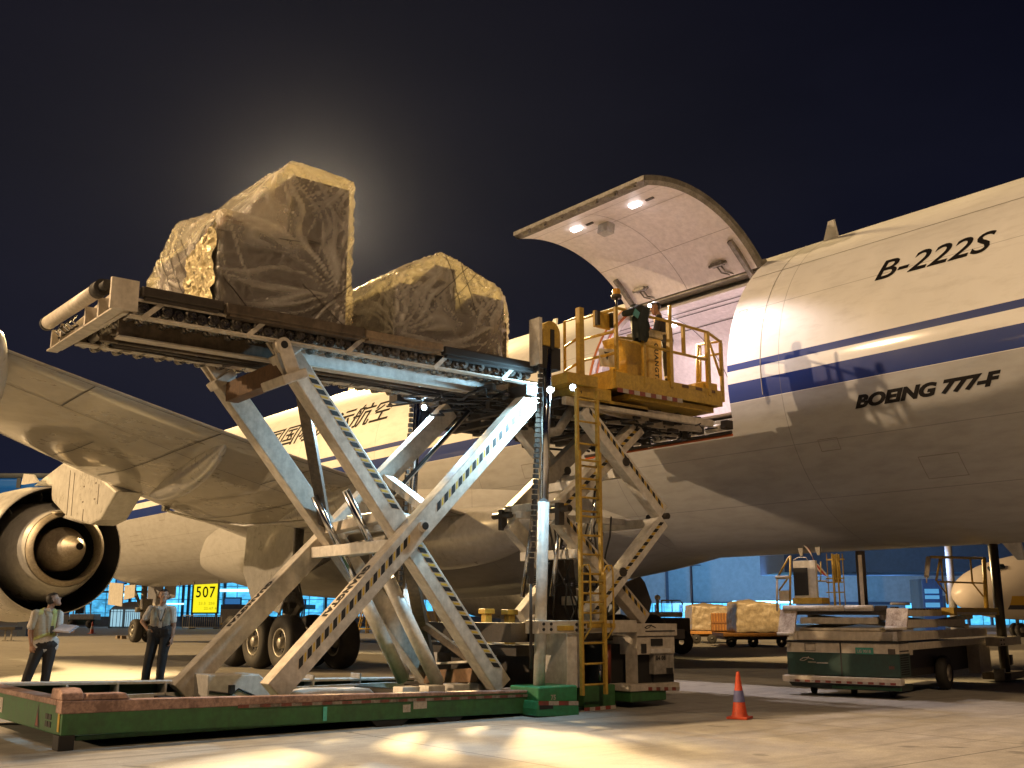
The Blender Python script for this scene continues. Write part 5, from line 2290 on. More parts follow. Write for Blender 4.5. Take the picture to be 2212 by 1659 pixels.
# right sleeve and bare forearm to the hip
caps += [((-.185, 0, 1.425), .068, (-.265, .02, 1.285), .064, SH), ((-.25, .015, 1.31), .046, (-.335, .04, 1.215), .040, SK), ((-.335, .04, 1.215), .040, (-.19, -.055, 1.075), .028, SK)]
caps += hand((-.185, -.058, 1.07), (.75, -.35, -.45), (.2, -.6, .6), (.3, .9, -.2), SK, 1.0, .6)
# left arm hanging
caps += [((.185, .0, 1.42), .068, (.205, .01, 1.24), .062, SH), ((.205, .01, 1.27), .046, (.215, .02, 1.15), .041, SK), ((.215, .02, 1.15), .040, (.215, -.03, .965), .028, SK)]
caps += hand((.215, -.035, .955), (.02, -.12, -1), (-.1, -1, 0), (-1, .1, 0), SK, 1.0, .45)
# trousers
caps += [((-.11, 0, 1.07), .115, (.095, 0, 1.07), .115, TR), ((-.11, 0, 1.02), .118, (.10, 0, 1.02), .118, TR), ((-.10, 0, .96), .105, (-.175, -.01, .50), .078, TR), ((-.175, -.01, .50), .076, (-.225, .02, .10), .066, TR),
         ((.095, 0, .96), .105, (.055, -.015, .50), .078, TR), ((.055, -.015, .50), .076, (.03, .02, .10), .066, TR),
         ((-.23, .02, .055), .05, (-.265, -.16, .035), .038, SO), ((.03, .02, .055), .05, (.045, -.17, .035), .038, SO)]
p2 = person(loc2, caps, 'man in white short sleeved shirt with one hand on his hip beside the nose wheel', [M_SKIN, M_SHIRT, M_TROU, M_SHOE],
            vest=[(lambda c, s: s == 1 and abs(c.x) < .155 and 1.14 < c.z < 1.455 and (abs(c.x - .03) > .035 + (c.z - 1.2) * .16), .010, 'safety_vest', M_VEST),
                  (lambda c, s: s == 1 and abs(c.x) < .2 and 1.135 < c.z < 1.185, .014, 'vest_band', plain('grey_band', (.30, .26, .22), .6)),
                  (lambda c, s: s == 2 and 1.045 < c.z < 1.085, .006, 'belt', M_SHOE)],
            hair=[(lambda c, s: s == 0 and c.z > 1.56 and ((c - hc2).dot(hu2) > .072 or ((c - hc2).dot(hf2.normalized()) < -.012 and (c - hc2).dot(hu2) > -.045)), .010, 'hair', M_HAIR)])
eyes(p2, hc2, hf2, hu2)
b = MB()
b.path([(-.05, -.10, 1.44), (-.02, -.125, 1.32), (.03, -.132, 1.22)], .006, 5)
b.path([(.09, -.095, 1.44), (.07, -.125, 1.32), (.035, -.132, 1.22)], .006, 5)
b.build('lanyard', M_HB, p2, local=True)
b = MB()
b.box((.033, -.142, 1.165), (.055, .008, .10), None, .003)
b.build('badge', M_WHT, p2, local=True)
b = MB()
b.prism([(-.03, 1.475), (-.085, 1.465), (-.045, 1.405)], 'y', -.092, -.075)
b.prism([(.05, 1.475), (.105, 1.465), (.07, 1.405)], 'y', -.092, -.075)
b.build('collar', M_SHIRT, p2, local=True)

# ---- man with papers, seen half from behind, looking up
loc1 = at(86, 1513, 'z', 0)
hc1, hf1, hu1 = V((.075, .01, 1.565)), V((.80, .25, .42)), V((-.35, -.05, 1))
caps = []
caps += head(hc1, hf1, hu1)
caps += [((.02, .02, 1.41), .056, (.05, .015, 1.50), .053, SK)]
caps += torso((0, 0, 1.42), (-.13, -.10, 1.355), (.12, .12, 1.345), (-.11, -.08, .92), (.10, .09, .92), dep=.098)
caps += [((-.10, -.06, .90), .10, (.09, .07, .90), .10, SH), ((-.10, -.06, .83), .10, (.09, .07, .83), .10, SH), ((-.03, -.02, 1.385), .055, (.05, .03, 1.385), .055, SH)]
caps += [((-.145, -.11, 1.345), .07, (-.185, -.14, 1.15), .066, SH), ((-.183, -.14, 1.18), .047, (-.19, -.14, 1.05), .042, SK), ((-.19, -.14, 1.05), .041, (-.155, -.15, .87), .029, SK)]
caps += hand((-.153, -.15, .86), (.12, 0, -1), (.8, -.3, .1), (.5, .6, 0), SK, 1.0, .5)
caps += [((.15, .11, 1.335), .068, (.175, .06, 1.14), .062, SH), ((.175, .06, 1.16), .046, (.18, .03, 1.075), .042, SK), ((.18, .03, 1.075), .040, (.36, -.10, 1.085), .029, SK)]
caps += hand((.365, -.103, 1.085), (.9, -.4, 0), (.1, .1, 1), (.3, .9, -.1), SK, 1.0, .6)
caps += [((-.075, -.04, .86), .115, (.07, .05, .86), .115, TR), ((-.08, -.05, .80), .105, (-.185, -.06, .44), .080, TR), ((-.185, -.06, .44), .078, (-.275, -.06, .10), .064, TR),
         ((.07, .05, .80), .105, (.04, .05, .44), .080, TR), ((.04, .05, .44), .078, (.02, .06, .10), .064, TR), ((-.28, -.06, .05), .05, (-.14, -.02, .035), .038, SO), ((.02, .06, .05), .05, (.16, .09, .035), .038, SO)]
p1 = person(loc1, caps, 'man in untucked white shirt and lime vest looking up with papers in hand', [M_SKIN, M_SHIRT, M_TROU, M_SHOE],
            vest=[(lambda c, s: s == 1 and 1.0 < c.z < 1.40 and c.x > -.155 and c.x < .17, .010, 'safety_vest', M_VEST),
                  (lambda c, s: s == 1 and c.z > .98 and c.z < 1.42 and abs(c.x - .11) < .03, .015, 'vest_band', M_HIVIS),
                  (lambda c, s: s == 1 and abs(c.z - .96 - (c.x + .1) * .42) < .026 and c.x > -.13, .015, 'vest_band', M_HIVIS),
                  (lambda c, s: s == 1 and c.z > 1.33 and abs(c.x + .06) < .028, .015, 'vest_band', M_HIVIS)],
            hair=[(lambda c, s: s == 0 and c.z > 1.48 and ((c - hc1).dot(hu1.normalized()) > .066 or ((c - hc1).dot(hf1.normalized()) < -.010 and (c - hc1).dot(hu1.normalized()) > -.05)), .010, 'hair', M_HAIR)])
eyes(p1, hc1, hf1, hu1)
b = MB()
b.prism([(-.02, 1.43), (.06, 1.44), (.09, 1.37), (.02, 1.40)], 'y', -.085, -.07)
b.build('collar', M_SHIRT, p1, local=True)
b = MB()
b.box((.13, -.085, 1.10), (.055, .008, .11), None, .003)
b.build('badge', plain('dark_badge', (.06, .08, .12), .3), p1, local=True)
b = MB()
b.box((0, 0, 0), (.34, .22, .012), None, .003)
b.box((0, 0, .012), (.30, .20, .008))
pp = b.build('document_folder', mat('paper_folder', (.50, .50, .58), .6, dirt=.1, streak=False), None)
pp.matrix_world = Matrix.Translation(wm(p1) @ V((.36, -.12, 1.115))) @ Matrix.Rotation(YAW - .35, 4, 'Z') @ Matrix.Rotation(R(28), 4, 'X') @ Matrix.Rotation(R(5), 4, 'Y')
tag(pp, 'pale paper folder held out by the man looking up', 'folder')

# ---- operator in the cage
locO = V((13.20, 12.36, 5.0))
hcO, hfO, huO = V((-.135, .0, 1.565)), V((-.85, -.35, -.25)), V((-.22, -.05, 1))
caps = []
caps += head(hcO, hfO, huO)
caps += [((-.07, .0, 1.42), .056, (-.11, 0, 1.50), .053, SK)]
caps += torso((-.06, 0, 1.42), (-.10, -.14, 1.36), (-.02, .15, 1.37), (.04, -.12, .98), (.07, .12, .98), dep=.098)
caps += [((-.10, -.15, 1.35), .066, (-.16, -.18, 1.10), .052, SH), ((-.16, -.18, 1.10), .050, (-.36, -.14, 1.12), .036, SH)]
caps += hand((-.37, -.138, 1.12), (-1, .1, -.1), (0, -.2, 1), (0, .9, -.3), SK, 1.0, .5)
caps += [((-.03, .16, 1.36), .066, (-.12, .17, 1.12), .052, SH), ((-.12, .17, 1.12), .050, (-.30, .08, 1.26), .036, SH)]
caps += hand((-.31, .075, 1.27), (-.9, -.2, .4), (0, -.3, 1), (.2, -.9, -.1), SK, 1.0, .7)
caps += [((.05, -.08, .96), .11, (.06, .08, .96), .11, TR), ((.05, -.09, .90), .10, (.03, -.10, .48), .076, TR), ((.03, -.10, .48), .074, (.06, -.10, .10), .062, TR),
         ((.06, .09, .90), .10, (.06, .10, .48), .076, TR), ((.06, .10, .48), .074, (.09, .10, .10), .062, TR), ((.06, -.10, .05), .05, (-.09, -.12, .035), .04, SO), ((.09, .10, .05), .05, (-.06, .10, .035), .04, SO)]
pO = person(locO, caps, 'operator in dark clothes and orange vest standing at the raised cage console', [M_SKIN, M_NAVY, M_TROU, M_SHOE],
            vest=[(lambda c, s: s == 1 and 1.08 < c.z < 1.36 and c.x < .03 and c.y > -.13, .012, 'safety_vest', M_ORV),
                  (lambda c, s: s == 1 and 1.05 < c.z < 1.09 and c.x > -.10, .014, 'vest_band', M_WHT),
                  (lambda c, s: s == 2 and abs(c.z - .30) < .018 and True, .006, 'trouser_band', M_WHT)],
            hair=[(lambda c, s: s == 0 and c.z > 1.49 and ((c - hcO).dot(huO.normalized()) > .062 or ((c - hcO).dot(hfO.normalized()) < -.005 and (c - hcO).dot(huO.normalized()) > -.06)), .011, 'hair', M_HAIR)])
eyes(pO, hcO, hfO, huO)
# hand torch held by the operator
tp = at(1403, 661, 'y', 12.25)
b = MB()
ax_ = V((-.62, -.75, -.1)).normalized()
b.tube(tp - ax_ * .14, tp, .016, 10)
b.tube(tp, tp + ax_ * .03, .026, 12, .032)
tt = b.build('hand_torch', M_RUB, None)
tag(tt, 'small lit torch held up in front of the operator', 'torch')
b = MB()
b.lathe(tp, ax_, [(.030, .031), (.001, .034)], 14)
b.build('torch_lens', emit('torch_glow', (.62, .72, 1.0), 90), tt, recalc=False)
lamp('torch_beam', 'SPOT', tp + ax_ * .05, 22, (.65, .75, 1.0), tp + ax_ * 3, .03, 80, .8)
# jacket over the rail
b = MB()
J = [at(u, v, 'y', 11.84) for u, v in ((1364, 672), (1395, 668), (1412, 682), (1410, 722), (1400, 742), (1384, 738), (1366, 726), (1368, 700), (1354, 692), (1352, 684))]
rows = []
cx_ = sum(p.x for p in J) / len(J)
cz_ = sum(p.z for p in J) / len(J)
zt_, zb2 = max(p.z for p in J), min(p.z for p in J)
for i in range(13):
    f = i / 12
    z = zt_ - (zt_ - zb2) * f
    wl, wr = (-.18 + .04 * f - .05 * math.sin(f * 3)), (.20 - .10 * f)
    row = []
    for k in range(22):
        a = 2 * PI * k / 22
        ex = (wl + wr) / 2 + (wr - wl) / 2 * math.cos(a)
        row.append((cx_ + ex + .02 * math.sin(f * 9 + k), 11.80 + (.085 - .02 * f) * math.sin(a) + .030 * math.sin(k * 1.9 + f * 5) + .014 * math.sin(k * 4.1 - f * 9), z + .03 * math.sin(a * 2 + 1) * (1 if i else .3)))
    rows.append(row)
b.sm = True
vs = b.grid(rows, True)
b.poly([v for v in rows[0]])
b.path([(cx_ - .12, 11.76, zt_ - .05), (cx_ - .30, 11.76, zt_ - .16), (cx_ - .42, 11.77, zt_ - .20)], [.07, .06, .045], 10)
jk = b.build('jacket', mat('dark_green_jacket', (.014, .022, .020), .75, dirt=.2, streak=False), None)
tag(jk, 'dark green work jacket slung over the cage rail', 'jacket')
b = MB()
b.box((cx_ - .2, 11.70, zt_ - .17), (.12, .02, .12), Matrix.Rotation(R(25), 3, 'Y'), .008)
b.build('teal_patch', plain('teal_cloth', (.10, .34, .36), .6), jk)
# ================================================================ second loader on the right (own frame: x along its length, y across its rear face, z up)
E1, E2 = V((-.2500, .9682, 0)), V((.9682, .2500, 0))
P0 = V((15.86, 9.93, 0))
SC = .58
load2 = thing('lower_deck_loader', P0, 'dark green and cream lower deck loader with lowered scissor deck parked under the tail', 'cargo loader', None, math.atan2(.2500, .9682))
load2.scale = (SC, SC, SC)


def LF(u, v, d=0.0):
    """rear face plane (d metres in front of it): local y and z of a picture point"""
    p = atp(u, v, P0 - E2 * d * SC, E2)
    q = (p - P0) / SC
    return q.dot(E1), q.z


def LS(u, v, d=0.0):
    p = atp(u, v, P0 - E1 * d * SC, E1)
    q = (p - P0) / SC
    return q.dot(E2), q.z


def lb(b, x0, x1, y0, y1, z0, z1, bev=.008):
    return b.b2(x0, x1, y0, y1, z0, z1, bev)


def lbuild(b, name, m, parent=None, **k):
    return b.build(name, m, parent or load2, local=True, **k)


def lbuilds(b, name, m, parent=None, **k):
    return builds(b, name, m, parent or load2, local=True, **k)


def kz(k):                       # enlargement pixel rows/columns to picture measure
    return 1607 + .2734 * k


def kv(k):
    return 1166.4 + .2734 * k


M_DGREEN = mat('dark_green_paint', (.030, .070, .058), .35, dirt=.35, dscale=2.4, dcol=(.05, .05, .04))
M_CREAM = mat('cream_body_paint', (.66, .59, .49), .42, dirt=.3, dscale=1.8, dcol=(.16, .11, .07))
W2 = LF(kz(345), kv(985))[0]
z_b, z_m, z_t = .42, .92, 1.14
xm_ = LS(kz(1930), kv(780))[0]
LN = xm_
b = MB()
lb(b, 0, .95, 0, W2, LF(kz(1240), kv(1090))[1], LF(kz(1240), kv(905))[1])
lower = lbuild(b, 'body_panel', M_DGREEN)
zb, zm = LF(kz(1240), kv(1090))[1], LF(kz(1240), kv(905))[1]
zt = LF(kz(1240), kv(822))[1]
b = MB()
lb(b, .004, .95, .004, W2 - .004, zm + .002, zt)
upper = lbuild(b, 'upper_panel', M_CREAM)
ys_ = LF(kz(768), kv(950))[0]
b = MB()
lb(b, -.006, .02, ys_ - .02, ys_ + .02, zb, zt, 0)
lb(b, -.02, .9, -.006, W2 + .006, zt + .002, zt + .05, 0)
lbuild(b, 'panel_gap', M_RUB, lower)
b = MB()
bl = LF(kz(500), kv(945))
for pts in ([(-.22, -.02), (-.12, .05), (.0, .06), (.2, .01)], [(-.22, -.02), (-.1, -.03), (0, .02), (.05, .09)]):
    b.path([(-.008, bl[0] - px_, bl[1] + pz) for px_, pz in pts], .012, 6)
lb(b, -.008, 0, bl[0] - .62, bl[0] - .28, bl[1] - .10, bl[1] - .07, 0)
lb(b, -.008, 0, bl[0] - .26, bl[0] - .02, bl[1] - .08, bl[1] - .055, 0)
lbuild(b, 'maker_emblem', M_WHT, lower)
g0, g1 = LF(kz(880), kv(850)), LF(kz(1025), kv(905))
b = MB()
lb(b, -.008, .0, g1[0], g0[0], g1[1], g0[1], 0)
pl_ = lbuild(b, 'licence_plate', plain('teal_plate', (.05, .28, .22), .5), upper)
bm = text_mesh('LG 9018', .12, 0, .004)
for v_ in bm.verts:
    v_.co = V((-.012, g0[0] - .04 - v_.co.x * .95, g1[1] + .04 + v_.co.y))
b = MB()
b.bm.free()
b.bm = bm
lbuild(b, 'plate_lettering', M_WHT, pl_, recalc=False)
b = MB()
for (k0, k1, v0, v1) in ((1137, 1198, 862, 907),):
    a_, c_ = LF(kz(k0), kv(v0)), LF(kz(k1), kv(v1))
    lb(b, -.008, .0, c_[0], a_[0], c_[1], a_[1], 0)
for (k0, k1, v0, v1) in ((480, 565, 815, 820), (480, 565, 872, 877), (480, 486, 815, 877), (560, 565, 815, 877)):
    a_, c_ = LF(kz(k0), kv(v0)), LF(kz(k1), kv(v1))
    lb(b, -.012, .0, c_[0], a_[0], c_[1], a_[1], 0)
lbuilds(b, 'panel_hatch', M_BROWN, upper)
b = MB()
a_ = LF(kz(1180), kv(1010))
bm = text_mesh('501', .11, 0, .004)
for v_ in bm.verts:
    v_.co = V((-.008, a_[0] + .12 - v_.co.x, a_[1] - .04 + v_.co.y))
b.bm.free()
b.bm = bm
lbuild(b, 'fleet_number', M_RED, lower, recalc=False)
# bumper with reflective strip, skirt
zbu1, zbu0 = LF(kz(1245), kv(1100), .12)[1], LF(kz(1245), kv(1155), .12)[1]
b = MB()
lb(b, -.14, .2, -.04, W2 + .12, zbu0, zbu1, .015)
bu = lbuild(b, 'bumper', M_CREAM)
b = MB()
for k in range(20):
    b.mi = k % 2
    y0_ = .1 + k * (W2 - .2) / 20
    b.poly([(-.145, y0_, zbu0 + .01), (-.145, y0_ + (W2 - .2) / 20, zbu0 + .01), (-.145, y0_ + (W2 - .2) / 20, zbu0 + .075), (-.145, y0_, zbu0 + .075)])
lbuild(b, 'reflective_strip', [M_RED, M_WHT], bu)
b = MB()
zk = LF(1949, 1495)[1]
b.prism([(0, zk), (W2 - 1.0, zk), (W2 - .1, zbu0 - .12), (W2, zbu0), (0, zbu0)], 'x', .02, 1.0)
lbuild(b, 'skirt', mat('skirt_dark', (.022, .040, .034), .5, dirt=.5))
b = MB()
lb(b, -.0, .018, 0, W2 - 1.3, zk + .02, zk + .10)
lbuild(b, 'skirt_stripe', M_GREEN)
# side: grille panel, wheel arch, wheel, rear box
b = MB()
for k in range(9):
    z = zb + .06 + k * (zm - zb - .06) / 9
    lb(b, .10, .78, -.012, .01, z, z + .03, 0)
lb(b, .05, .85, -.006, .0, zm + .06, zm + .09, 0)
lbuild(b, 'grille', M_RUB, lower)
xw = LS(kz(1640), kv(1110))[0]
b = MB()
lb(b, .95, xm_ - .2, .42, W2 - .42, .50, zt - .06)
lb(b, .95, xm_ - .1, .06, .41, zt - .22, zt - .08)
lbuild(b, 'chassis', M_DARK)
b = MB()
lb(b, .952, 1.25, .0, W2, zm - .05, zt)
lb(b, 1.3, xm_ - .3, .0, .055, zt - .20, zt)
xq_ = LS(kz(1860), kv(900))[0]
lb(b, xq_, xm_ + .1, .0, .4, .35, zt - .21)
lbuilds(b, 'side_panel', M_CREAM)
for y in (.20, W2 - .20):
    b = MB()
    r_, h = .52, .16
    b.lathe((xw, y, r_), (0, 1, 0), [(r_ * .5, -h), (r_ * .82, -h), (r_ * .96, -h * .75), (r_, -h * .3), (r_, h * .3), (r_ * .96, h * .75), (r_ * .82, h), (r_ * .5, h)], 36)
    t_ = lbuild(b, 'wheel_tyre', M_TYRE)
    b = MB()
    for s in (-1, 1):
        b.lathe((xw, y, r_), (0, s, 0), [(r_ * .6, h), (r_ * .55, h * .6), (.16, h * .4), (.12, h * .9), (.001, h * .95)], 24)
    lbuild(b, 'rim', M_CREAM, t_)
for x, y in ((.75, .5), (.75, 1.6), (.75, 2.8)):
    b = MB()
    b.lathe((x, y, .15), (0, 1, 0), [(.05, -.05), (.14, -.05), (.15, 0), (.14, .05), (.05, .05)], 18)
    lbuild(b, 'castor_wheel', M_TYRE)
# chassis top beam, folded scissors, deck
zc0, zc1 = LF(kz(1240), kv(812))[1], LF(kz(1240), kv(728))[1]
b = MB()
lb(b, .02, LN, .02, .16, zc0 + .03, zc1, .012)
lb(b, .02, LN, W2 - .35, W2 - .2, zc0 + .03, zc1, .012)
lb(b, .02, .16, .162, W2 - .36, zc0 + .03, zc1, .012)
lbuild(b, 'chassis_beam', M_CREAM)
zs0, zs1 = zc1 + .08, LF(kz(1090), kv(610))[1]
b = MB()
b.beam((.25, .35, zc1 + .06), (LN - .6, .35, zs1), .12, .16, (0, 0, 1), .01)
b.beam((.25, .5, zs1), (LN - .6, .5, zc1 + .06), .12, .16, (0, 0, 1), .01)
b.beam((.25, W2 - .5, zc1 + .06), (LN - .6, W2 - .5, zs1), .12, .16, (0, 0, 1), .01)
b.beam((.25, W2 - .65, zs1), (LN - .6, W2 - .65, zc1 + .06), .12, .16, (0, 0, 1), .01)
lbuilds(b, 'scissor_arm', M_ARM)
b = MB()
lb(b, .02, .16, .55, W2 - .45, zs1 - .20, zs1 - .01, .03)
b.tube((.12, .5, zc1 + .05), (.12, W2 - .4, zc1 + .05), .05, 10)
lbuild(b, 'scissor_cross_tube', M_ARM)
b = MB()
xa_, xb2_ = LS(kz(1275), kv(650))[0], LS(kz(1745), kv(650))[0]
lb(b, xa_, xa_ + (xb2_ - xa_) * .5, -.02, .10, zc1 + .09, zc1 + .33, .02)
lb(b, xa_ + (xb2_ - xa_) * .51, xb2_, -.02, .10, zc1 + .11, zc1 + .33, .02)
lbuilds(b, 'side_cover', M_CREAM)
zd0 = (LF(kz(300), kv(555))[1] + LF(kz(1060), kv(575))[1]) / 2
zd1 = zd0 + .18
b = MB()
lb(b, .0, LN, .0, W2, zd0 - .10, zd0 + .01)
lbuild(b, 'deck_frame', M_DARK)
b = MB()
b.tube((-.03, .62, zd0 + .09), (-.03, 1.42, zd0 + .09), .085, 16)
b.tube((-.03, 1.47, zd0 + .09), (-.03, W2 + .02, zd0 + .09), .085, 16)
lbuilds(b, 'end_roller', M_TUBE)
b = MB()
lb(b, -.02, .10, .25, .6, zd0, zd0 + .16, .03)
for k in range(8):
    b.box((.1 + .06 * k, .12 + .02 * (k % 3), zd0 + .06 + .03 * (k % 2)), (.05, .12, .08), None, .01)
lbuild(b, 'roller_bracket', M_DARK)
b = MB()
for k in range(int((LN - .4) / .3)):
    b.tube((.25 + k * .30, .3, zd0 + .05), (.25 + k * .30, W2 - .1, zd0 + .05), .045, 10)
lbuilds(b, 'deck_roller', M_ROLL)
b = MB()
b.tube((.1, .15, zd1 + .03), (1.5, .08, zd1 + .03), .035, 10)
lbuild(b, 'side_rail_tube', M_TUBE)
b = MB()
xa_, xb2_ = LS(kz(1560), kv(550))[0], LS(kz(1925), kv(550))[0]
lb(b, xa_, xb2_, -.38, .0, zd0 - .12, zd0 + .12, .02)
lbuild(b, 'side_platform', M_YEL)
b = MB()
lb(b, xa_ + .3, xb2_ - .4, -.39, -.37, zd0 - .10, zd0 - .02, .008)
lb(b, .35, xa_ - .05, -.02, .08, zd0 - .14, zd0 + .04, .01)
lbuilds(b, 'side_plate', M_CREAM)


# sloping guide plates at the rear corners
def slope_plate(k0, k1, v0, v1, d0, d1):
    y0_, z1_ = LF(kz(k0), kv(v0), d0)
    y1_, z0_ = LF(kz(k1), kv(v1), d1)
    b = MB()
    ya, yb = max(y0_, y1_), min(y0_, y1_)
    rows = [(-d0, z1_), (-d1, z0_)]
    pts = [(-d0 - .03, z1_), (-d1 - .03, z0_), (-d1 + .06, z0_), (-d0 + .06, z1_)]
    b.prism([(p[0], p[1]) for p in pts], 'y', yb, ya)
    o_ = lbuild(b, 'guide_plate', mat('chipped_hazard_paint', (.60, .54, .47), .5, dirt=.75, dscale=7, dcol=(.13, .07, .05)), bevel=.01)
    b = MB()
    b.tube((-d1 - .04, yb, z0_ - .03), (-d1 - .04, ya, z0_ - .03), .05, 12)
    lbuild(b, 'plate_roller', M_TUBE, o_)


slope_plate(290, 400, 548, 735, .02, .30)
slope_plate(1130, 1290, 540, 690, .02, .26)


# cages and posts on the deck
def lrail(pts, r_=.03, m=None, name='guard_rail'):
    b = MB()
    b.path(pts, r_, 8)
    return lbuild(b, name, m or M_YEL)


def F3(k, v, d=0.0, x=None):
    y, z = LF(kz(k), kv(v), d)
    return V((-d, y, z))


lrail([F3(262, 560), F3(262, 300)], .035, M_CREAM)
lrail([F3(366, 540), F3(366, 125)], .035)
lrail([F3(268, 292), F3(358, 130)], .03)
lrail([F3(278, 400), F3(360, 285)], .026)
lrail([F3(252, 296), F3(362, 296)], .055, M_CREAM)
b = MB()
a_, c_ = LF(kz(275), kv(400)), LF(kz(372), kv(485))
lb(b, .0, .03, c_[0], a_[0], c_[1], a_[1])
lbuild(b, 'cage_plate', M_CREAM)
a_, c_ = LF(kz(382), kv(166)), LF(kz(578), kv(462))
b = MB()
lb(b, .02, .16, c_[0], a_[0], c_[1], a_[1], .015)
cb_ = lbuild(b, 'cab_box', M_ARMW)
a_, c_ = LF(kz(388), kv(222)), LF(kz(512), kv(438))
b = MB()
lb(b, .006, .02, c_[0], a_[0], c_[1], a_[1], 0)
lbuild(b, 'cab_window', M_BLACK, cb_)
b = MB()
b.path([F3(390, 160), F3(430, 138), F3(490, 138), F3(505, 165)], .012, 6)
lbuild(b, 'cab_handle', M_TUBE, cb_)
b = MB()
a_, c_ = LF(kz(385), kv(458)), LF(kz(620), kv(505))
lb(b, -.02, .6, c_[0], a_[0], c_[1], a_[1], .01)
lbuild(b, 'cab_step', M_YEL)
for k0, k1 in ((648, 676), (700, 712), (735, 752), (775, 798)):
    a_, c_ = LF(kz(k0), kv(108), -.5), LF(kz(k1), kv(520), -.5)
    b = MB()
    lb(b, .5, .56, c_[0], a_[0], c_[1], a_[1], .006)
    lbuild(b, 'ladder_stile', M_YEL)
for vv in (150, 300, 330, 410):
    a_, c_ = LF(kz(648), kv(vv), -.5), LF(kz(790), kv(vv + 8), -.5)
    b = MB()
    lb(b, .52, .55, c_[0], a_[0], c_[1], a_[1], 0)
    lbuild(b, 'rung', M_YEL)
b = MB()
a_, c_ = LF(kz(690), kv(115), -.6), LF(kz(765), kv(330), -.6)
lb(b, .6, .66, c_[0], a_[0], c_[1], a_[1], .006)
lbuild(b, 'ladder_guard', M_YEL)
lrail([F3(580, 325, -.3), F3(655, 325, -.3)], .02)
lrail([F3(607, 320, -.3), F3(607, 170, -.3)], .02)
b = MB()
a_, c_ = LF(kz(885), kv(90), -1.2), LF(kz(975), kv(498), -1.2)
ym = (a_[0] + c_[0]) / 2
b.tube((1.2, ym, c_[1] - .2), (1.2, ym, a_[1]), .14, 20)
mm = lbuild(b, 'mast_rod', mat('mast_black', (.035, .028, .024), .3, dirt=.4))
b = MB()
lb(b, 1.04, 1.07, ym - .09, ym + .02, c_[1] - .1, a_[1] - .12)
lbuild(b, 'mast_strip', M_CREAM, mm)


def S3(k, v, d=0.0):
    x, z = LS(kz(k), kv(v), d)
    return V((x, -d, z))


lrail([S3(1475, 135, .3), S3(1880, 145, .3)], .04)
lrail([S3(1895, 140, .3), S3(1918, 560, .3)], .075)
lrail([S3(1530, 330, .3), S3(1890, 342, .3)], .028)
lrail([S3(1553, 135, .3), S3(1520, 320, .3)], .035)
lrail([S3(1558, 138, .3), S3(1572, 330, .3)], .028)
lrail([S3(1788, 145, .3), S3(1806, 338, .3)], .032)
lrail([S3(1590, 340, .3), S3(1610, 510, .3)], .03)
lrail([S3(1806, 340, .3), S3(1890, 445, .3)], .026)
lrail([S3(1530, 335, .3), S3(1605, 430, .3)], .02)
lrail([S3(1458, 140, .3), S3(1442, 290, .3)], .075, M_CREAM)
lrail([S3(1442, 292, .3), S3(1444, 340, .3)], .02, M_CREAM)
# big near mast
x0_, z0_ = LS(kz(2075), kv(1120), .35)
x1_, z1_ = LS(kz(2025), kv(20), .35)
b = MB()
b.tube((x0_, -.35, .1), (x0_ - .14, -.35, z1_ + .02), .165, 24)
ms_ = lbuild(b, 'mast_rod', MATS['mast_black'])
b = MB()
b.lathe((x0_ - .14, -.35, z1_ - .02), (0, 0, 1), [(.15, -.10), (.24, -.10), (.24, .07), (.02, .07)], 20)
lbuild(b, 'mast_collar', M_CREAM, ms_)
xa, za = LS(kz(1930), kv(770), .2)
xb, zb_ = LS(kz(2110), kv(822), .2)
b = MB()
lb(b, xa, xb, -.56, -.1, zb_, za, .015)
mk_ = lbuild(b, 'mast_bracket', M_CREAM, ms_)
b = MB()
for dx in (.12, .24, .5, .62):
    for dz in (.06, .2):
        b.tube((xa + dx, -.58, zb_ + dz), (xa + dx, -.56, zb_ + dz), .022, 8)
lbuilds(b, 'bolt', M_RUB, mk_)
b = MB()
lb(b, x0_ - .55, x0_ + 1.6, -.65, .3, .08, .32, .02)
lbuild(b, 'outrigger_base', M_BROWN)
b = MB()
lb(b, x0_ - .62, x0_ - .38, -.45, -.1, .05, .45, .02)
lbuild(b, 'jack_foot', M_GREYP)
b = MB()
lb(b, x0_ - .52, x0_ - .2, .05, .5, .35, 1.2, .015)
lb(b, x0_ - .9, x0_ - .62, .3, .6, .4, .95, .015)
lbuilds(b, 'side_cabinet', M_CREAM)
b = MB()
lb(b, x0_ + .3, x0_ + .62, -.5, -.1, .55, .9, .02)
lbuild(b, 'work_lamp', M_DARK)
# striped streamer hanging from the aircraft belly
p_ = at(1607 + .2734 * 500, 1166.4 + .2734 * 95, 'x', 16.6)
b = MB()
rows = []
for i in range(15):
    f = i / 14
    row = []
    for k in range(7):
        g_ = k / 6
        row.append((16.6 + .06 * math.sin(f * 6 + g_ * 2), p_.y - f * .34 + .16 * (.5 - g_), p_.z - f * .40 - .26 * (g_ - .5) + .02 * math.sin(f * 8)))
    rows.append(row)
vs = b.grid(rows)
b.bm.faces.ensure_lookup_table()
for i, f in enumerate(b.bm.faces):
    f.material_index = (i // 6 // 2) % 2
    f.smooth = True
fl = b.build('streamer', [plain('streamer_white', (.66, .58, .52), .7), plain('streamer_red', (.42, .04, .03), .7)], None)
tag(fl, 'red and white striped warning streamer hanging under the aircraft belly', 'streamer')

# ================================================================ traffic cones
M_CONE = mat('cone_orange', (.62, .075, .025), .5, dirt=.3, dscale=9, streak=False)
M_CBLUE = plain('cone_sleeve', (.12, .13, .30), .5)


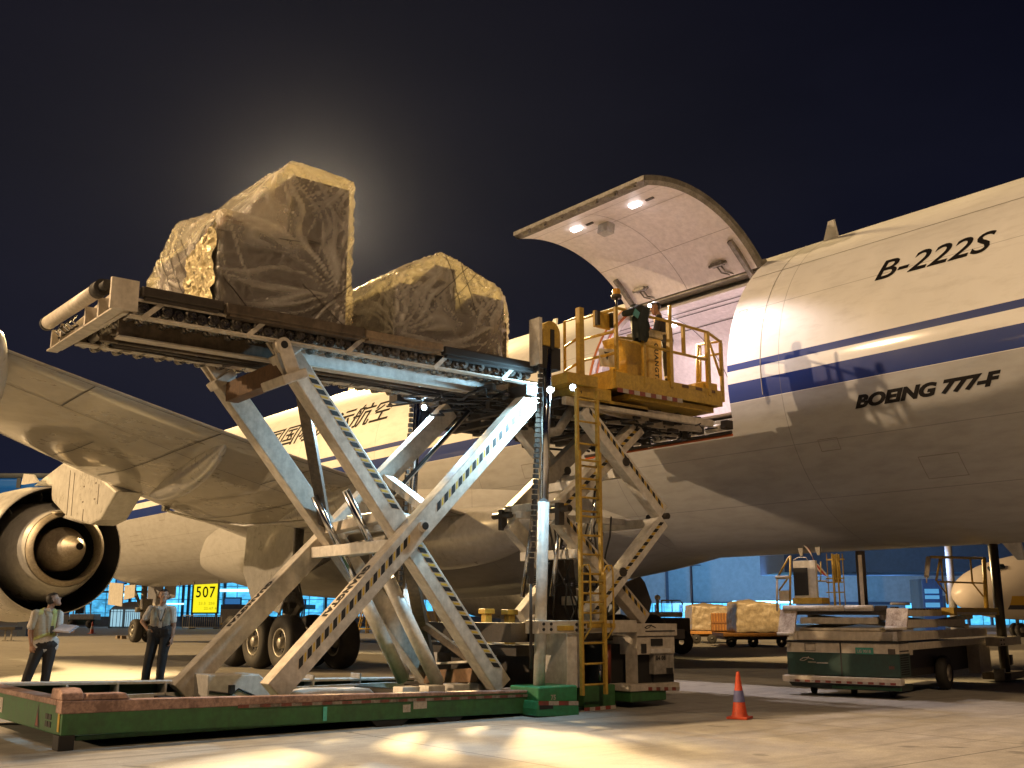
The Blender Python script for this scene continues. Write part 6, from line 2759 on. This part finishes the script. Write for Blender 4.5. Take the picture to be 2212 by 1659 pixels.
def cone(loc, h, label, sleeve):
    t = thing('traffic_cone', loc, label, 'traffic cone', 'traffic cones on the apron')
    l = V(loc)
    b = MB()
    b.box(l + V((0, 0, h * .03)), (h * .46, h * .46, h * .05), Matrix.Rotation(.4, 3, 'Z'), .006)
    b.lathe(l, (0, 0, 1), [(h * .185, h * .055), (h * .16, h * .12), (h * .04, h * .96), (h * .032, h), (.001, h)], 24)
    b.build('cone_body', M_CONE, t)
    b = MB()
    for z0_, z1_ in ((.36, .60),):
        r0_ = lambda z: (.16 + (.04 - .16) * (z - .12) / .84) * h + .004
        b.lathe(l, (0, 0, 1), [(r0_(z0_), z0_ * h), (r0_(z1_), z1_ * h)], 24)
    b.build('reflective_sleeve', sleeve, t)


cone(at(1598, 1553, 'z', 0), .60, 'weathered orange cone with a bluish sleeve on the near apron', M_CBLUE)
cone(at(198, 1369, 'z', 0), .80, 'orange cone with white sleeve left of the nose wheel', M_WHT)
# wheel chocks
for u, v, lab in ((256, 1380, 'tan wooden chock standing away from the nose wheel'), (266, 1380.5, 'tan wooden chock touching the nose wheel')):
    p = at(u, v, 'z', 0)
    b = MB()
    b.prism([(p.y - .16, 0), (p.y + .16, 0), (p.y + .08, .17), (p.y - .08, .17)], 'x', p.x - .13, p.x + .13)
    tag(b.build('wheel_chock', M_TAN, None, bevel=.01), lab, 'wheel chock', 'chocks at the nose wheel')


# ================================================================ things far behind
def far(u, v, dep):
    d = _w * 2296.26 + _r * (u - 1106) - _u * (v - 829.5)
    return EYE + d * (dep / 2296.26)


def gnd(u, dep):
    """ground point in picture column u at a given depth"""
    p = far(u, 1322, dep)
    return V((p.x, p.y, 0))


RT = _r.copy()                       # across the view
FW = V((_w.x, _w.y, 0)).normalized()
ROTV = Matrix((RT, FW, V((0, 0, 1)))).transposed()


def fbox(b, u0, u1, z0, z1, dep, thick=.3, bev=0.0):
    a, c = gnd(u0, dep), gnd(u1, dep)
    m_ = (a + c) / 2
    b.box(m_ + V((0, 0, (z0 + z1) / 2)) + FW * thick / 2, ((c - a).length, thick, z1 - z0), ROTV, bev)
    return b


def vz(v, dep, u=1106):
    return far(u, v, dep).z


M_HANG = mat('hangar_cladding', (.42, .47, .52), .6, dirt=.12, dscale=.3, dcol=(.2, .28, .38), streak=False)
M_HANGD = mat('hangar_dark_trim', (.06, .09, .16), .6, dirt=.2, dscale=.4)
M_CYAN = glazing('cyan_lit_glass', (.08, .46, .82), 2.1)
M_CYAN2 = emit('cyan_lamp', (.35, .85, 1.0), 3.5)
M_BLUEG = emit('blue_lit_glass', (.03, .16, .42), .8)
M_CWHITE = emit('lit_glazing', (.38, .66, .80), .85)

hg = thing('hangar', gnd(1700, 150), 'huge blue lit hangar with tall plain doors on the right skyline', 'hangar')
b = MB()
fbox(b, 1340, 2120, 0, 14.0, 150, 30)
b.build('wall', M_HANG, hg)
b = MB()
fbox(b, 1335, 2125, 14.0, 22, 149, 32)
fbox(b, 1700, 2300, vz(1236, 120), vz(1170, 120), 119, 12)
b.build('eave', M_HANGD, hg)
for u0, u1 in ((1440, 1446), (1494, 1498), (1870, 1874)):
    b = MB()
    fbox(b, u0, u1, 2.0, 13.9, 149.7, .3)
    b.build('door_seam', M_HANGD, hg)
b = MB()
fbox(b, 1500, 2110, vz(1306, 149), vz(1300, 149), 149.5, .4)
b.build('dark_band', M_HANGD, hg)
for u in (1500, 1640, 1780, 1920):
    a = gnd(u, 128)
    lamp('hangar_floodlight', 'AREA', a + V((0, 0, 3.0)), 1150, (.26, .58, 1.0), gnd(u, 150) + V((0, 0, 7)), 3)

an = thing('low_annex', gnd(1560, 132), 'low cyan lit annex in front of the blue hangar', 'building')
b = MB()
fbox(b, 1405, 1720, 0, vz(1303, 132), 132, 8)
b.build('wall', M_CYAN, an)
b = MB()
fbox(b, 1400, 1725, vz(1346, 131), vz(1341, 131), 131, .5)
for u in (1415, 1470, 1530, 1590, 1660):
    fbox(b, u, u + 3, 0, vz(1306, 131), 131.4, .5)
fbox(b, 1530, 1570, vz(1338, 131), vz(1336, 131), 131.2, .4)
b.build('frame', M_HANGD, an)
for k in range(5):
    u = 1590 + k * 28
    b = MB()
    fbox(b, u, u + 22, vz(1303, 131), vz(1298, 131), 130.8, 2)
    b.build('canopy_lamp', M_CYAN2, an)

te = thing('terminal_building', gnd(430, 105), 'long terminal building with cyan lit frosted glass behind the nose gear', 'building')
b = MB()
fbox(b, 150, 1080, 1.0, 9, 106, 8)
b.build('lit_facade', M_CYAN, te)
b = MB()
fbox(b, 150, 1080, 0, 1.0, 106, 8)
b.build('ground_floor', mat('dim_blue_wall', (.10, .15, .24), .6), te)
b = MB()
fbox(b, 150, 1080, 9, 10, 105, 10)
fbox(b, 140, 330, vz(1210, 104), vz(1200, 104), 104.4, 1)
fbox(b, 140, 330, vz(1280, 104), vz(1276, 104), 104.4, 1)
b.build('eave', M_HANGD, te)
for u in (275, 390, 402, 480, 540, 610, 700, 760, 840, 985):
    b = MB()
    fbox(b, u, u + 5, 0, 9, 105.6, .3)
    b.build('column', M_HANGD, te)
for u0, u1, v0, v1 in ((480, 520, 1290, 1308), (535, 580, 1296, 1310), (625, 660, 1294, 1310), (760, 800, 1290, 1306), (820, 860, 1300, 1312), (244, 268, 1240, 1262)):
    b = MB()
    fbox(b, u0, u1, vz(v1, 105), vz(v0, 105), 105.7, .25)
    f_ = b.build('window', M_HANGD, te)
    b = MB()
    fbox(b, u0 + 3, u1 - 3, vz(v1 - 3, 105), vz(v0 + 3, 105), 105.6, .1)
    b.build('pane', M_BLUEG, f_)
for u0, u1, v0, v1 in ((470, 640, 1272, 1278), (690, 900, 1274, 1279), (245, 275, 1283, 1288), (322, 395, 1303, 1306)):
    b = MB()
    fbox(b, u0, u1, vz(v1, 105), vz(v0, 105), 105.5, .2)
    b.build('light_strip', M_CYAN2, te)
# dark canopy band and clutter under the terminal
ca = thing('service_canopy', gnd(560, 98), 'low dark roofed service canopy between the yellow stand sign and the main wheels', 'canopy')
b = MB()
fbox(b, 476, 660, vz(1316, 98), vz(1306, 98), 98, 5)
b.build('roof', M_HANGD, ca)
for u in (480, 545, 610, 655):
    b = MB()
    fbox(b, u, u + 3, 0, vz(1316, 98), 98, .2)
    b.build('post', M_HANGD, ca)
sh = thing('shed', gnd(275, 96), 'grey shed with rounded roof and bright glazed doors left of the nose wheel', 'shed')
b = MB()
a, c = gnd(236, 96), gnd(322, 96)
zs_ = vz(1313, 96)
W_ = (c - a).length
poly = [(0, 0), (W_, 0), (W_, zs_)]
for k in range(1, 10):
    f = k / 10
    poly.append((W_ * (1 - f), zs_ + .55 * math.sin(PI * (1 - f) * .85)))
poly.append((0, zs_ - .2))
A_ = [b.bm.verts.new(a + RT * p[0] + V((0, 0, p[1]))) for p in poly]
B_ = [b.bm.verts.new(a + RT * p[0] + V((0, 0, p[1])) + FW * 5) for p in poly]
for i in range(len(poly)):
    b._f([A_[i], A_[(i + 1) % len(poly)], B_[(i + 1) % len(poly)], B_[i]])
b._f(A_)
b._f(B_[::-1])
b.build('wall', mat('grey_shed', (.24, .23, .22), .6), sh)
for u0, u1 in ((240, 264), (271, 306)):
    b = MB()
    fbox(b, u0, u1, .15, vz(1317, 95.8), 95.85, .1)
    f_ = b.build('glazed_door', M_CWHITE, sh)
    b = MB()
    n_ = 3 if u0 < 250 else 8
    for k in range(n_):
        uu = u0 + (u1 - u0) * (k + .5) / n_
        fbox(b, uu, uu + .7, .15, vz(1317, 95.8), 95.75, .08)
    fbox(b, u0, u1, vz(1322, 95.8), vz(1321, 95.8), 95.75, .08)
    b.build('door_bar', M_HANGD, f_)

# yellow stand number board 507
sg = thing('stand_sign', gnd(441, 92), 'yellow lit stand number board reading 507 on dark posts', 'sign')
b = MB()
fbox(b, 412, 470, vz(1326, 92), vz(1250, 92), 92, .35)
brd = b.build('sign_box', plain('sign_frame', (.05, .07, .02), .5), sg)
b = MB()
fbox(b, 416, 467, vz(1323, 92), vz(1252, 92), 91.95, .04)
b.build('lit_panel', emit('sign_yellow', (.86, .78, .015), 1.05), brd)
bm = text_mesh('507', 1.0, 0, .01, 1.12)
o_ = gnd(421, 91.9)
place_text(bm, V((o_.x, o_.y, vz(1291, 91.9))), RT, (0, 0, 1), 'stand_number', M_HB, brd, stretch=(1.66, .96))
for t_, vv, uu in (('23.5  250', 1306, 428), ('22.67 4', 1317, 440)):
    bm = text_mesh(t_, .30, 0, 0, 1.2)
    o_ = gnd(uu, 91.9)
    place_text(bm, V((o_.x, o_.y, vz(vv, 91.9))), RT, (0, 0, 1), 'small_figures', plain('figure_olive', (.35, .30, .02), .6), brd)
for u in (414, 466):
    b = MB()
    fbox(b, u - 1.5, u + 2.5, .0, vz(1326, 92), 92.05, .2)
    fbox(b, u - 4, u + 6, 0, .45, 91.9, .5)
    b.build('post', M_HANGD, sg)
# crowd barrier
fe = thing('crowd_barrier', gnd(436, 90), 'pale tubular crowd barrier under the yellow stand sign', 'barrier')
b = MB()
p_, q_ = gnd(396, 90), gnd(480, 90)
for z in (.16, 1.15):
    b.tube(p_ + V((0, 0, z)), q_ + V((0, 0, z)), .035, 8)
for k in (0, 3, 18):
    c_ = p_ + (q_ - p_) * (k / 18)
    b.tube(c_, c_ + V((0, 0, 1.15)), .035, 8)
b.build('frame', mat('barrier_cream', (.62, .56, .42), .5), fe)
b = MB()
for k in range(1, 18):
    c_ = p_ + (q_ - p_) * (k / 18)
    b.tube(c_ + V((0, 0, .16)), c_ + V((0, 0, 1.15)), .016, 6)
b.build('bar', mat('barrier_cream', (.62, .56, .42), .5), fe)
# container cabin and equipment behind the barrier
cn = thing('site_cabin', gnd(505, 95), 'plain beige equipment cabin right of the stand sign', 'cabin')
b = MB()
fbox(b, 476, 524, .3, vz(1316, 95), 95, 3, .03)
b.build('wall', mat('cabin_beige', (.38, .34, .29), .6), cn)
b = MB()
fbox(b, 514, 519, vz(1326, 94.9), vz(1321, 94.9), 94.9, .1)
b.build('window', M_HANGD, cn)
b = MB()
fbox(b, 478, 522, 0, .3, 95.2, 2.4)
b.build('skid', M_DARK, cn)
bt = thing('baggage_dolly', gnd(490, 84), 'low yellow and brown equipment dolly near the barrier', 'dolly')
b = MB()
fbox(b, 478, 540, .35, .55, 84, 1.5, .02)
b.build('frame', M_YEL, bt)
for u in (484, 530):
    b = MB()
    c_ = gnd(u, 84)
    b.lathe(c_ + V((0, 0, .25)), FW, [(.08, -.08), (.24, -.08), (.25, 0), (.24, .08), (.08, .08)], 16)
    b.build('wheel', M_TYRE, bt)

# white tow tractor on the left
tr = thing('tow_tractor', gnd(175, 95), 'white tow tractor with open cab left of the glazed shed', 'tow tractor')
b = MB()
fbox(b, 150, 204, .75, 1.25, 95, 1.6, .06)
bd = b.build('body', mat('tractor_white', (.60, .60, .60), .4), tr)
b = MB()
fbox(b, 148, 206, .3, .75, 95.05, 1.5, .04)
b.build('lower_body', M_DGREEN, tr)
b = MB()
for u in (158, 184):
    c_ = gnd(u, 95.1)
    for o2 in (0, 1.3):
        b.beam(c_ + FW * o2 + V((0, 0, 1.24)), c_ + FW * o2 + RT * (.12 if u < 170 else -.10) + V((0, 0, 2.1)), .09, .09)
fbox(b, 160, 183, 2.08, 2.2, 95, 1.6, .03)
b.build('cab_frame', mat('tractor_white', (.60, .60, .60), .4), tr)
b = MB()
fbox(b, 162, 181, 1.27, 2.06, 95.6, .04)
b.build('cab_glass', plain('dark_glass', (.02, .03, .04), .15), tr)
for u in (158, 196):
    b = MB()
    c_ = gnd(u, 94.95)
    b.lathe(c_ + V((0, 0, .38)), FW, [(.1, -.1), (.36, -.1), (.38, 0), (.36, .1), (.1, .1)], 18)
    b.build('wheel', M_TYRE, tr)

# trestle at the far left
ts = thing('trestle_table', gnd(12, 52), 'dark low trestle table at the left picture edge', 'table')
b = MB()
fbox(b, -30, 36, .54, .68, 52, .8, .01)
b.build('top', M_DARK, ts)
for u in (14, 27):
    b = MB()
    fbox(b, u, u + 3, .0, .54, 52.1, .06)
    fbox(b, u - 4, u + 7, .0, .05, 52.1, .12)
    b.build('leg', M_GREYP, ts)

# jet bridge in blue light behind the engine
jb = thing('jet_bridge', far(20, 1030, 62), 'blue lit jet bridge end showing above the engine nacelle', 'jet bridge')
zj0, zj1 = vz(1048, 62), vz(1016, 62)
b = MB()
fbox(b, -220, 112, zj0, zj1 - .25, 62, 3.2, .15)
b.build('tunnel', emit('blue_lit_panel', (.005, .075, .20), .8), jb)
b = MB()
fbox(b, -220, 112, zj1 - .248, zj1 + .05, 61.9, 3.4, .1)
fbox(b, 8, 17, zj0, zj1 - .25, 61.85, .1)
b.build('roof', mat('bridge_roof', (.10, .13, .18), .5), jb)
b = MB()
fbox(b, 40, 60, 0, zj0, 63, 1.2)
b.build('support_column', M_HANGD, jb)

# floodlight mast hidden behind the load: its lamps light the apron from behind the aircraft
mp = gnd(637, 75)
ztop = vz(372, 75)
fm = thing('floodlight_mast', mp, 'tall pale floodlight mast standing behind the aircraft and the peaked load', 'floodlight mast')
b = MB()
b.tube(mp, mp + V((0, 0, ztop)), .30, 16, .16)
b.build('pole', mat('mast_grey', (.5, .49, .47), .5), fm)
b = MB()
b.lathe(mp + V((0, 0, ztop)), (0, 0, 1), [(.2, -.1), (1.0, -.1), (1.0, .05), (.2, .05)], 20)
b.build('head_ring', M_GREYP, fm)
for k in range(6):
    a = 2 * PI * k / 6
    c_ = mp + V((.9 * math.cos(a), .9 * math.sin(a), ztop - .25))
    b = MB()
    b.box(c_, (.4, .4, .3), Matrix.Rotation(a, 3, 'Z'), .03)
    o_ = b.build('lamp_head', M_GREYP, fm)
    b = MB()
    b.box(c_ - V((0, 0, .17)), (.32, .32, .02), Matrix.Rotation(a, 3, 'Z'))
    b.build('lamp_glass', emit('sodium_glass', (1.0, .78, .40), 40), o_)
lamp('mast_floodlight', 'SPOT', mp + V((-.3, -.4, ztop - .9)), 780000, (1.0, .69, .31), (6.5, 12.5, 6), 2.5, 36, 1.0)

# yellow access stairs and scaffold seen between the arms
def stairs(u0, u1, dep, h, label):
    t = thing('access_stairs', gnd((u0 + u1) / 2, dep), label, 'access stairs', 'yellow access stairs behind the aircraft')
    a, c = gnd(u0, dep), gnd(u1, dep)
    L = (c - a).length
    b = MB()
    for o2 in (0, 1.0):
        f_ = FW * o2
        b.tube(a + f_, a + f_ + RT * L * .35 + V((0, 0, h)), .05, 6)
        b.tube(c + f_, a + f_ + RT * L * .45 + V((0, 0, h)), .05, 6)
        b.tube(a + f_ + RT * L * .4, a + f_ + RT * L * .4 + V((0, 0, h + 1.0)), .05, 6)
        b.tube(c + f_ + V((0, 0, .3)), a + f_ + V((0, 0, .3)), .05, 6)
        b.tube(a + f_ + V((0, 0, 1)), a + f_ + RT * L * .35 + V((0, 0, h + 1)), .04, 6)
        b.tube(a + f_ + RT * L * .8, a + f_ + RT * L * .4 + V((0, 0, h * .6)), .04, 6)
    b.build('frame', M_YEL, t)
    for k in range(8):
        f = (k + .5) / 8
        b = MB()
        p = a + RT * L * .35 * f + V((0, 0, h * f))
        b.box(p + FW * .5, (.28, 1.0, .04), ROTV)
        b.build('tread', M_GREYP, t)
    for u in (0, L):
        b = MB()
        b.lathe(a + RT * u + V((0, 0, .16)), FW, [(.05, -.05), (.15, -.05), (.16, 0), (.15, .05), (.05, .05)], 14)
        b.build('wheel', M_TYRE, t)


stairs(772, 822, 72, 2.3, 'yellow tubular access stairs right of the main wheels')
stairs(880, 952, 84, 4.0, 'taller yellow access stairs seen between the crossed loader arms')
cr = thing('freight_crate', gnd(930, 70), 'squat beige freight crate on the ground beyond the loader arms', 'crate')
b = MB()
fbox(b, 900, 965, .25, 1.5, 88, 3, .03)
b.build('panel', mat('crate_beige', (.40, .33, .26), .6), cr)
b = MB()
fbox(b, 902, 963, 0, .25, 88.3, 2.4)
b.build('skid', M_DARK, cr)

# wrapped pallets on dollies
M_FILM2 = mat('dusty_film', (.42, .34, .23), .4, dirt=.45, dscale=7, bump=1.0, streak=False)
M_ORC = mat('orange_crate', (.50, .22, .035), .55, dirt=.4)


def dolly(u0, u1, dep, label):
    t = thing('pallet_dolly', gnd((u0 + u1) / 2, dep), label, 'pallet dolly', 'dollies carrying wrapped freight')
    b = MB()
    fbox(b, u0, u1, .42, .56, dep, 2.4, .02)
    b.build('bed', M_ORC, t)
    for f in (.12, .45, .88):
        for o2 in (.1, 2.1):
            c_ = gnd(u0 + (u1 - u0) * f, dep + o2)
            b = MB()
            b.lathe(c_ + V((0, 0, .22)), FW, [(.06, -.08), (.20, -.08), (.22, 0), (.20, .08), (.06, .08)], 16)
            b.build('wheel', M_TYRE, t)
    b = MB()
    fbox(b, u0 + 4, u1 - 4, .30, .415, dep + .2, 2.0)
    b.build('axle_frame', M_RUST, t)


def freight(u0, u1, dep, h, label, seed, crate=False):
    a, c = gnd(u0, dep), gnd(u1, dep)
    t = thing('wrapped_freight', (a + c) / 2 + V((0, 0, .56)), label, 'wrapped freight', 'film wrapped freight on the far dollies')
    L = (c - a).length
    pts = []
    for s_, hh in ((.0, .9), (1.0, .86)):
        for o2 in (.1, 2.2):
            pts.append(a + RT * L * s_ + FW * o2 + V((0, 0, .57)))
            pts.append(a + RT * L * (s_ * .94 + .03) + FW * o2 + V((0, 0, .56 + h * hh)))
    pts.append(a + RT * L * .35 + FW * 1 + V((0, 0, .56 + h)))
    hull_film(pts, .06, .05, seed, t, 'film_cover', .56, M_FILM2, 2.4)
    if crate:
        b = MB()
        c0 = a + RT * L * .72
        b.box(c0 + FW * -.06 + V((0, 0, .56 + h * .32)), (L * .55, .14, h * .62), ROTV, .01)
        o_ = b.build('crate_side', M_ORC, t)
        b = MB()
        for k in range(8):
            b.box(a + RT * L * (.47 + .065 * k) + FW * -.15 + V((0, 0, .56 + h * .32)), (.07, .05, h * .6), ROTV)
        b.box(c0 + FW * -.17 + V((0, 0, .56 + h * .3)), (L * .55, .05, .08), ROTV)
        b.build('batten', mat('dark_batten', (.26, .10, .02), .6), o_)


dolly(1490, 1592, 48, 'orange dolly under the half crated freight')
freight(1494, 1588, 48, 1.25, 'half covered orange slatted crate on the far dolly', 4, True)
dolly(1560, 1702, 43, 'orange dolly under the boxy film wrapped freight')
freight(1590, 1690, 43, 1.35, 'boxy film wrapped freight on the dolly beside the parked loader', 6)

# small far loader with a white ball lamp
sl = thing('small_loader', gnd(1450, 36), 'small far loader with white ball lamp and rail behind the front chassis', 'loader')
b = MB()
fbox(b, 1395, 1490, .45, vz(1335, 36), 36, 2.5, .03)
b.build('body', M_DARK, sl)
b = MB()
fbox(b, 1400, 1475, vz(1333, 35.9), vz(1322, 35.9), 35.8, 1.6, .05)
b.build('bonnet', M_CREAM, sl)
b = MB()
fbox(b, 1418, 1424, vz(1322, 36), vz(1295, 36), 36.5, .12)
b.build('lamp_post', M_CREAM, sl)
b = MB()
b.ball(gnd(1421, 36.5) + V((0, 0, vz(1291, 36.5))), .10, 16)
b.build('ball_lamp', M_TUBE, sl)
b = MB()
for u in (1430, 1452, 1474):
    p = gnd(u, 37)
    b.tube(p + V((0, 0, vz(1322, 37))), p + V((0, 0, vz(1297 if u < 1470 else 1302, 37))), .02, 6)
b.tube(gnd(1428, 37) + V((0, 0, vz(1297, 37))), gnd(1470, 37) + V((0, 0, vz(1297, 37))), .022, 6)
b.tube(gnd(1470, 37) + V((0, 0, vz(1297, 37))), gnd(1476, 37) + V((0, 0, vz(1306, 37))), .022, 6)
b.build('guard_rail', M_YEL, sl)
for u in (1410, 1470):
    b = MB()
    b.lathe(gnd(u, 35.95) + V((0, 0, .4)), FW, [(.1, -.1), (.38, -.1), (.4, 0), (.38, .1), (.1, .1)], 18)
    b.build('wheel', M_TYRE, sl)

# thin poles
for u, v0, dep, lab, r_ in ((1496.5, 1222, 118, 'slim dark lamp pole in front of the hangar doors', .12), (2060, 1160, 70, 'thick pale pole rising behind the parked loader cage', .28)):
    p = gnd(u, dep)
    t = thing('lamp_pole', p, lab, 'pole', None)
    z = vz(v0, dep)
    b = MB()
    b.tube(p, p + V((0, 0, z)), r_, 12, r_ * .8)
    b.build('pole', M_HANGD if r_ < .2 else MATS['mast_grey'], t)
    b = MB()
    b.beam(p + V((0, 0, z)), p + RT * .7 + V((0, 0, z + .1)), .10, .10)
    b.box(p + RT * .8 + V((0, 0, z + .1)), (.5, .25, .12), ROTV, .02)
    b.build('lamp_arm', M_HANGD, t)
# blue boarding steps beside the hangar
st_ = thing('boarding_steps', gnd(2016, 80), 'blue lit boarding steps left of the far aircraft nose', 'boarding steps')
b = MB()
fbox(b, 1996, 2040, 0, vz(1250, 80), 80, 2.5, .05)
b.build('body', mat('steps_blue', (.05, .14, .36), .5), st_)
b = MB()
for v0, v1 in ((1272, 1282), (1286, 1294), (1302, 1312)):
    fbox(b, 2002, 2032, vz(v1, 79.8), vz(v0, 79.8), 79.9, .1)
b.build('lit_panel', emit('steps_panel', (.10, .36, .62), .6), st_)
cl = thing('far_service_area', gnd(2100, 118), 'cyan lit open service bays below the far aircraft', 'building')
b = MB()
fbox(b, 1985, 2240, 0, vz(1322, 118) + 1.0, 118, 4)
b.build('lit_bay', M_CYAN, cl)
for u in (2040, 2090, 2140):
    b = MB()
    fbox(b, u, u + 5, 0, 3.2, 117.6, .3)
    b.build('column', M_HANGD, cl)
lamp('hangar_floodlight', 'AREA', gnd(2110, 100) + V((0, 0, 9)), 1200, (.40, .70, 1.0), gnd(2060, 150) + V((0, 0, 10)), 2)
lamp('steps_floodlight', 'AREA', gnd(2010, 70) + V((0, 0, 5)), 380, (.25, .5, 1.0), gnd(2016, 80) + V((0, 0, 3)), 1)

# the far aircraft at the right picture edge
fa = thing('parked_airplane', gnd(2230, 62), 'far cream airliner nose with yellow cheat line at the right edge', 'airplane')
nose = far(2062, 1284, 60)
axd = (RT * .93 + FW * .30).normalized()
b = MB()
prof = [(.001, 0), (.42, .12), (.8, .5), (1.12, 1.1), (1.42, 2.0), (1.68, 3.2), (1.85, 4.6), (1.92, 6.2), (1.95, 30)]
rows = []
up_ = V((0, 0, 1))
sd_ = axd.cross(up_).normalized()
for r_, h in prof:
    lift = .45 * min(h / 5, 1) ** .8
    rows.append([nose + axd * h + up_ * (lift + r_ * math.sin(t)) + sd_ * r_ * math.cos(t) for t in [2 * PI * k / 40 for k in range(40)]])
b.sm = True
b.grid(rows, True)


def far_mat():
    m = bpy.data.materials.new('far_livery')
    m.use_nodes = True
    g = G(m.node_tree)
    bb = m.node_tree.nodes['Principled BSDF']
    x, y, z = g.xyz(g.pos())[:3]
    zn = nose.z - .42
    yb_ = g.math('MULTIPLY', g.math('GREATER_THAN', z, zn - .18), g.math('LESS_THAN', z, zn + .32))
    kb = g.math('MULTIPLY', g.math('GREATER_THAN', z, zn - .42), g.math('LESS_THAN', z, zn - .18))
    far_along = g.math('GREATER_THAN', g.math('ADD', g.math('MULTIPLY', x, axd.x), g.math('MULTIPLY', y, axd.y)), nose.x * axd.x + nose.y * axd.y + 2.6)
    c = g.mix(g.math('MULTIPLY', yb_, far_along), (.72, .64, .56), (.62, .36, .03))
    c = g.mix(g.math('MULTIPLY', kb, far_along), c, (.03, .03, .06))
    g.put(bb.inputs['Base Color'], c)
    bb.inputs['Roughness'].default_value = .35
    return m


b.build('fuselage', far_mat(), fa)
b = MB()
for k in range(3):
    t = R(128 + 0 * k)
    h = 1.9 + k * .32
    r_ = 1.42 + .08 * k
    c_ = nose + axd * h + up_ * (.28 + r_ * math.sin(R(52)) + .02) + sd_ * (r_ * math.cos(R(52)) + .02)
    b.box(c_, (.36, .16, .26), Matrix((axd, sd_, up_)).transposed() @ Matrix.Rotation(R(35), 3, 'X'), .03)
b.build('cockpit_window', plain('dark_glass', (.02, .03, .04), .15), fa)
b = MB()
c_ = nose + axd * 5.4 + sd_ * 1.93 + up_ * .55
for o2, s_ in (((-.42, 0), (.03, .03, 1.8)), ((.42, 0), (.03, .03, 1.8)), ((0, .9), (.84, .03, .03)), ((0, -.9), (.84, .03, .03)), ((-.05, .1), (.1, .03, .3))):
    b.box(c_ + axd * o2[0] + up_ * o2[1], s_, Matrix((axd, sd_, up_)).transposed())
b.build('cabin_door', M_LINE, fa)
b = MB()
g_ = nose + axd * 4.2 + up_ * -1.0
b.tube(g_ + up_ * .3, V((g_.x, g_.y, .4)), .10, 10)
b.tube(g_ + axd * -.9 + up_ * .3, V((g_.x, g_.y, 1.0)), .06, 8)
b.build('nose_gear', M_STEEL, fa)
for o2 in (-.22, .22):
    b = MB()
    b.lathe(V((g_.x, g_.y, .40)) + sd_ * o2, sd_, [(.18, -.11), (.36, -.11), (.40, -.05), (.40, .05), (.36, .11), (.18, .11)], 24)
    t_ = b.build('wheel_tyre', M_TYRE, fa)
    b = MB()
    b.lathe(V((g_.x, g_.y, .40)) + sd_ * o2, sd_, [(.001, .09), (.18, .10), (.18, -.10), (.001, -.09)], 20)
    b.build('rim', M_HUB, t_)
# ================================================================ thin night haze over the apron: the floodlights glow in it
hm = bpy.data.materials.new('night_haze')
hm.use_nodes = True
hn = hm.node_tree
for n_ in list(hn.nodes):
    hn.nodes.remove(n_)
ho = hn.nodes.new('ShaderNodeOutputMaterial')
hv = hn.nodes.new('ShaderNodeVolumePrincipled')
hv.inputs['Color'].default_value = (.56, .65, 1.0, 1)
hv.inputs['Density'].default_value = .000016
hv.inputs['Anisotropy'].default_value = .92
hn.links.new(hv.outputs[0], ho.inputs['Volume'])
b = MB()
b.b2(-70, 190, -50, 190, -1.0, 75)
tag(b.build('haze', hm), kind='stuff')
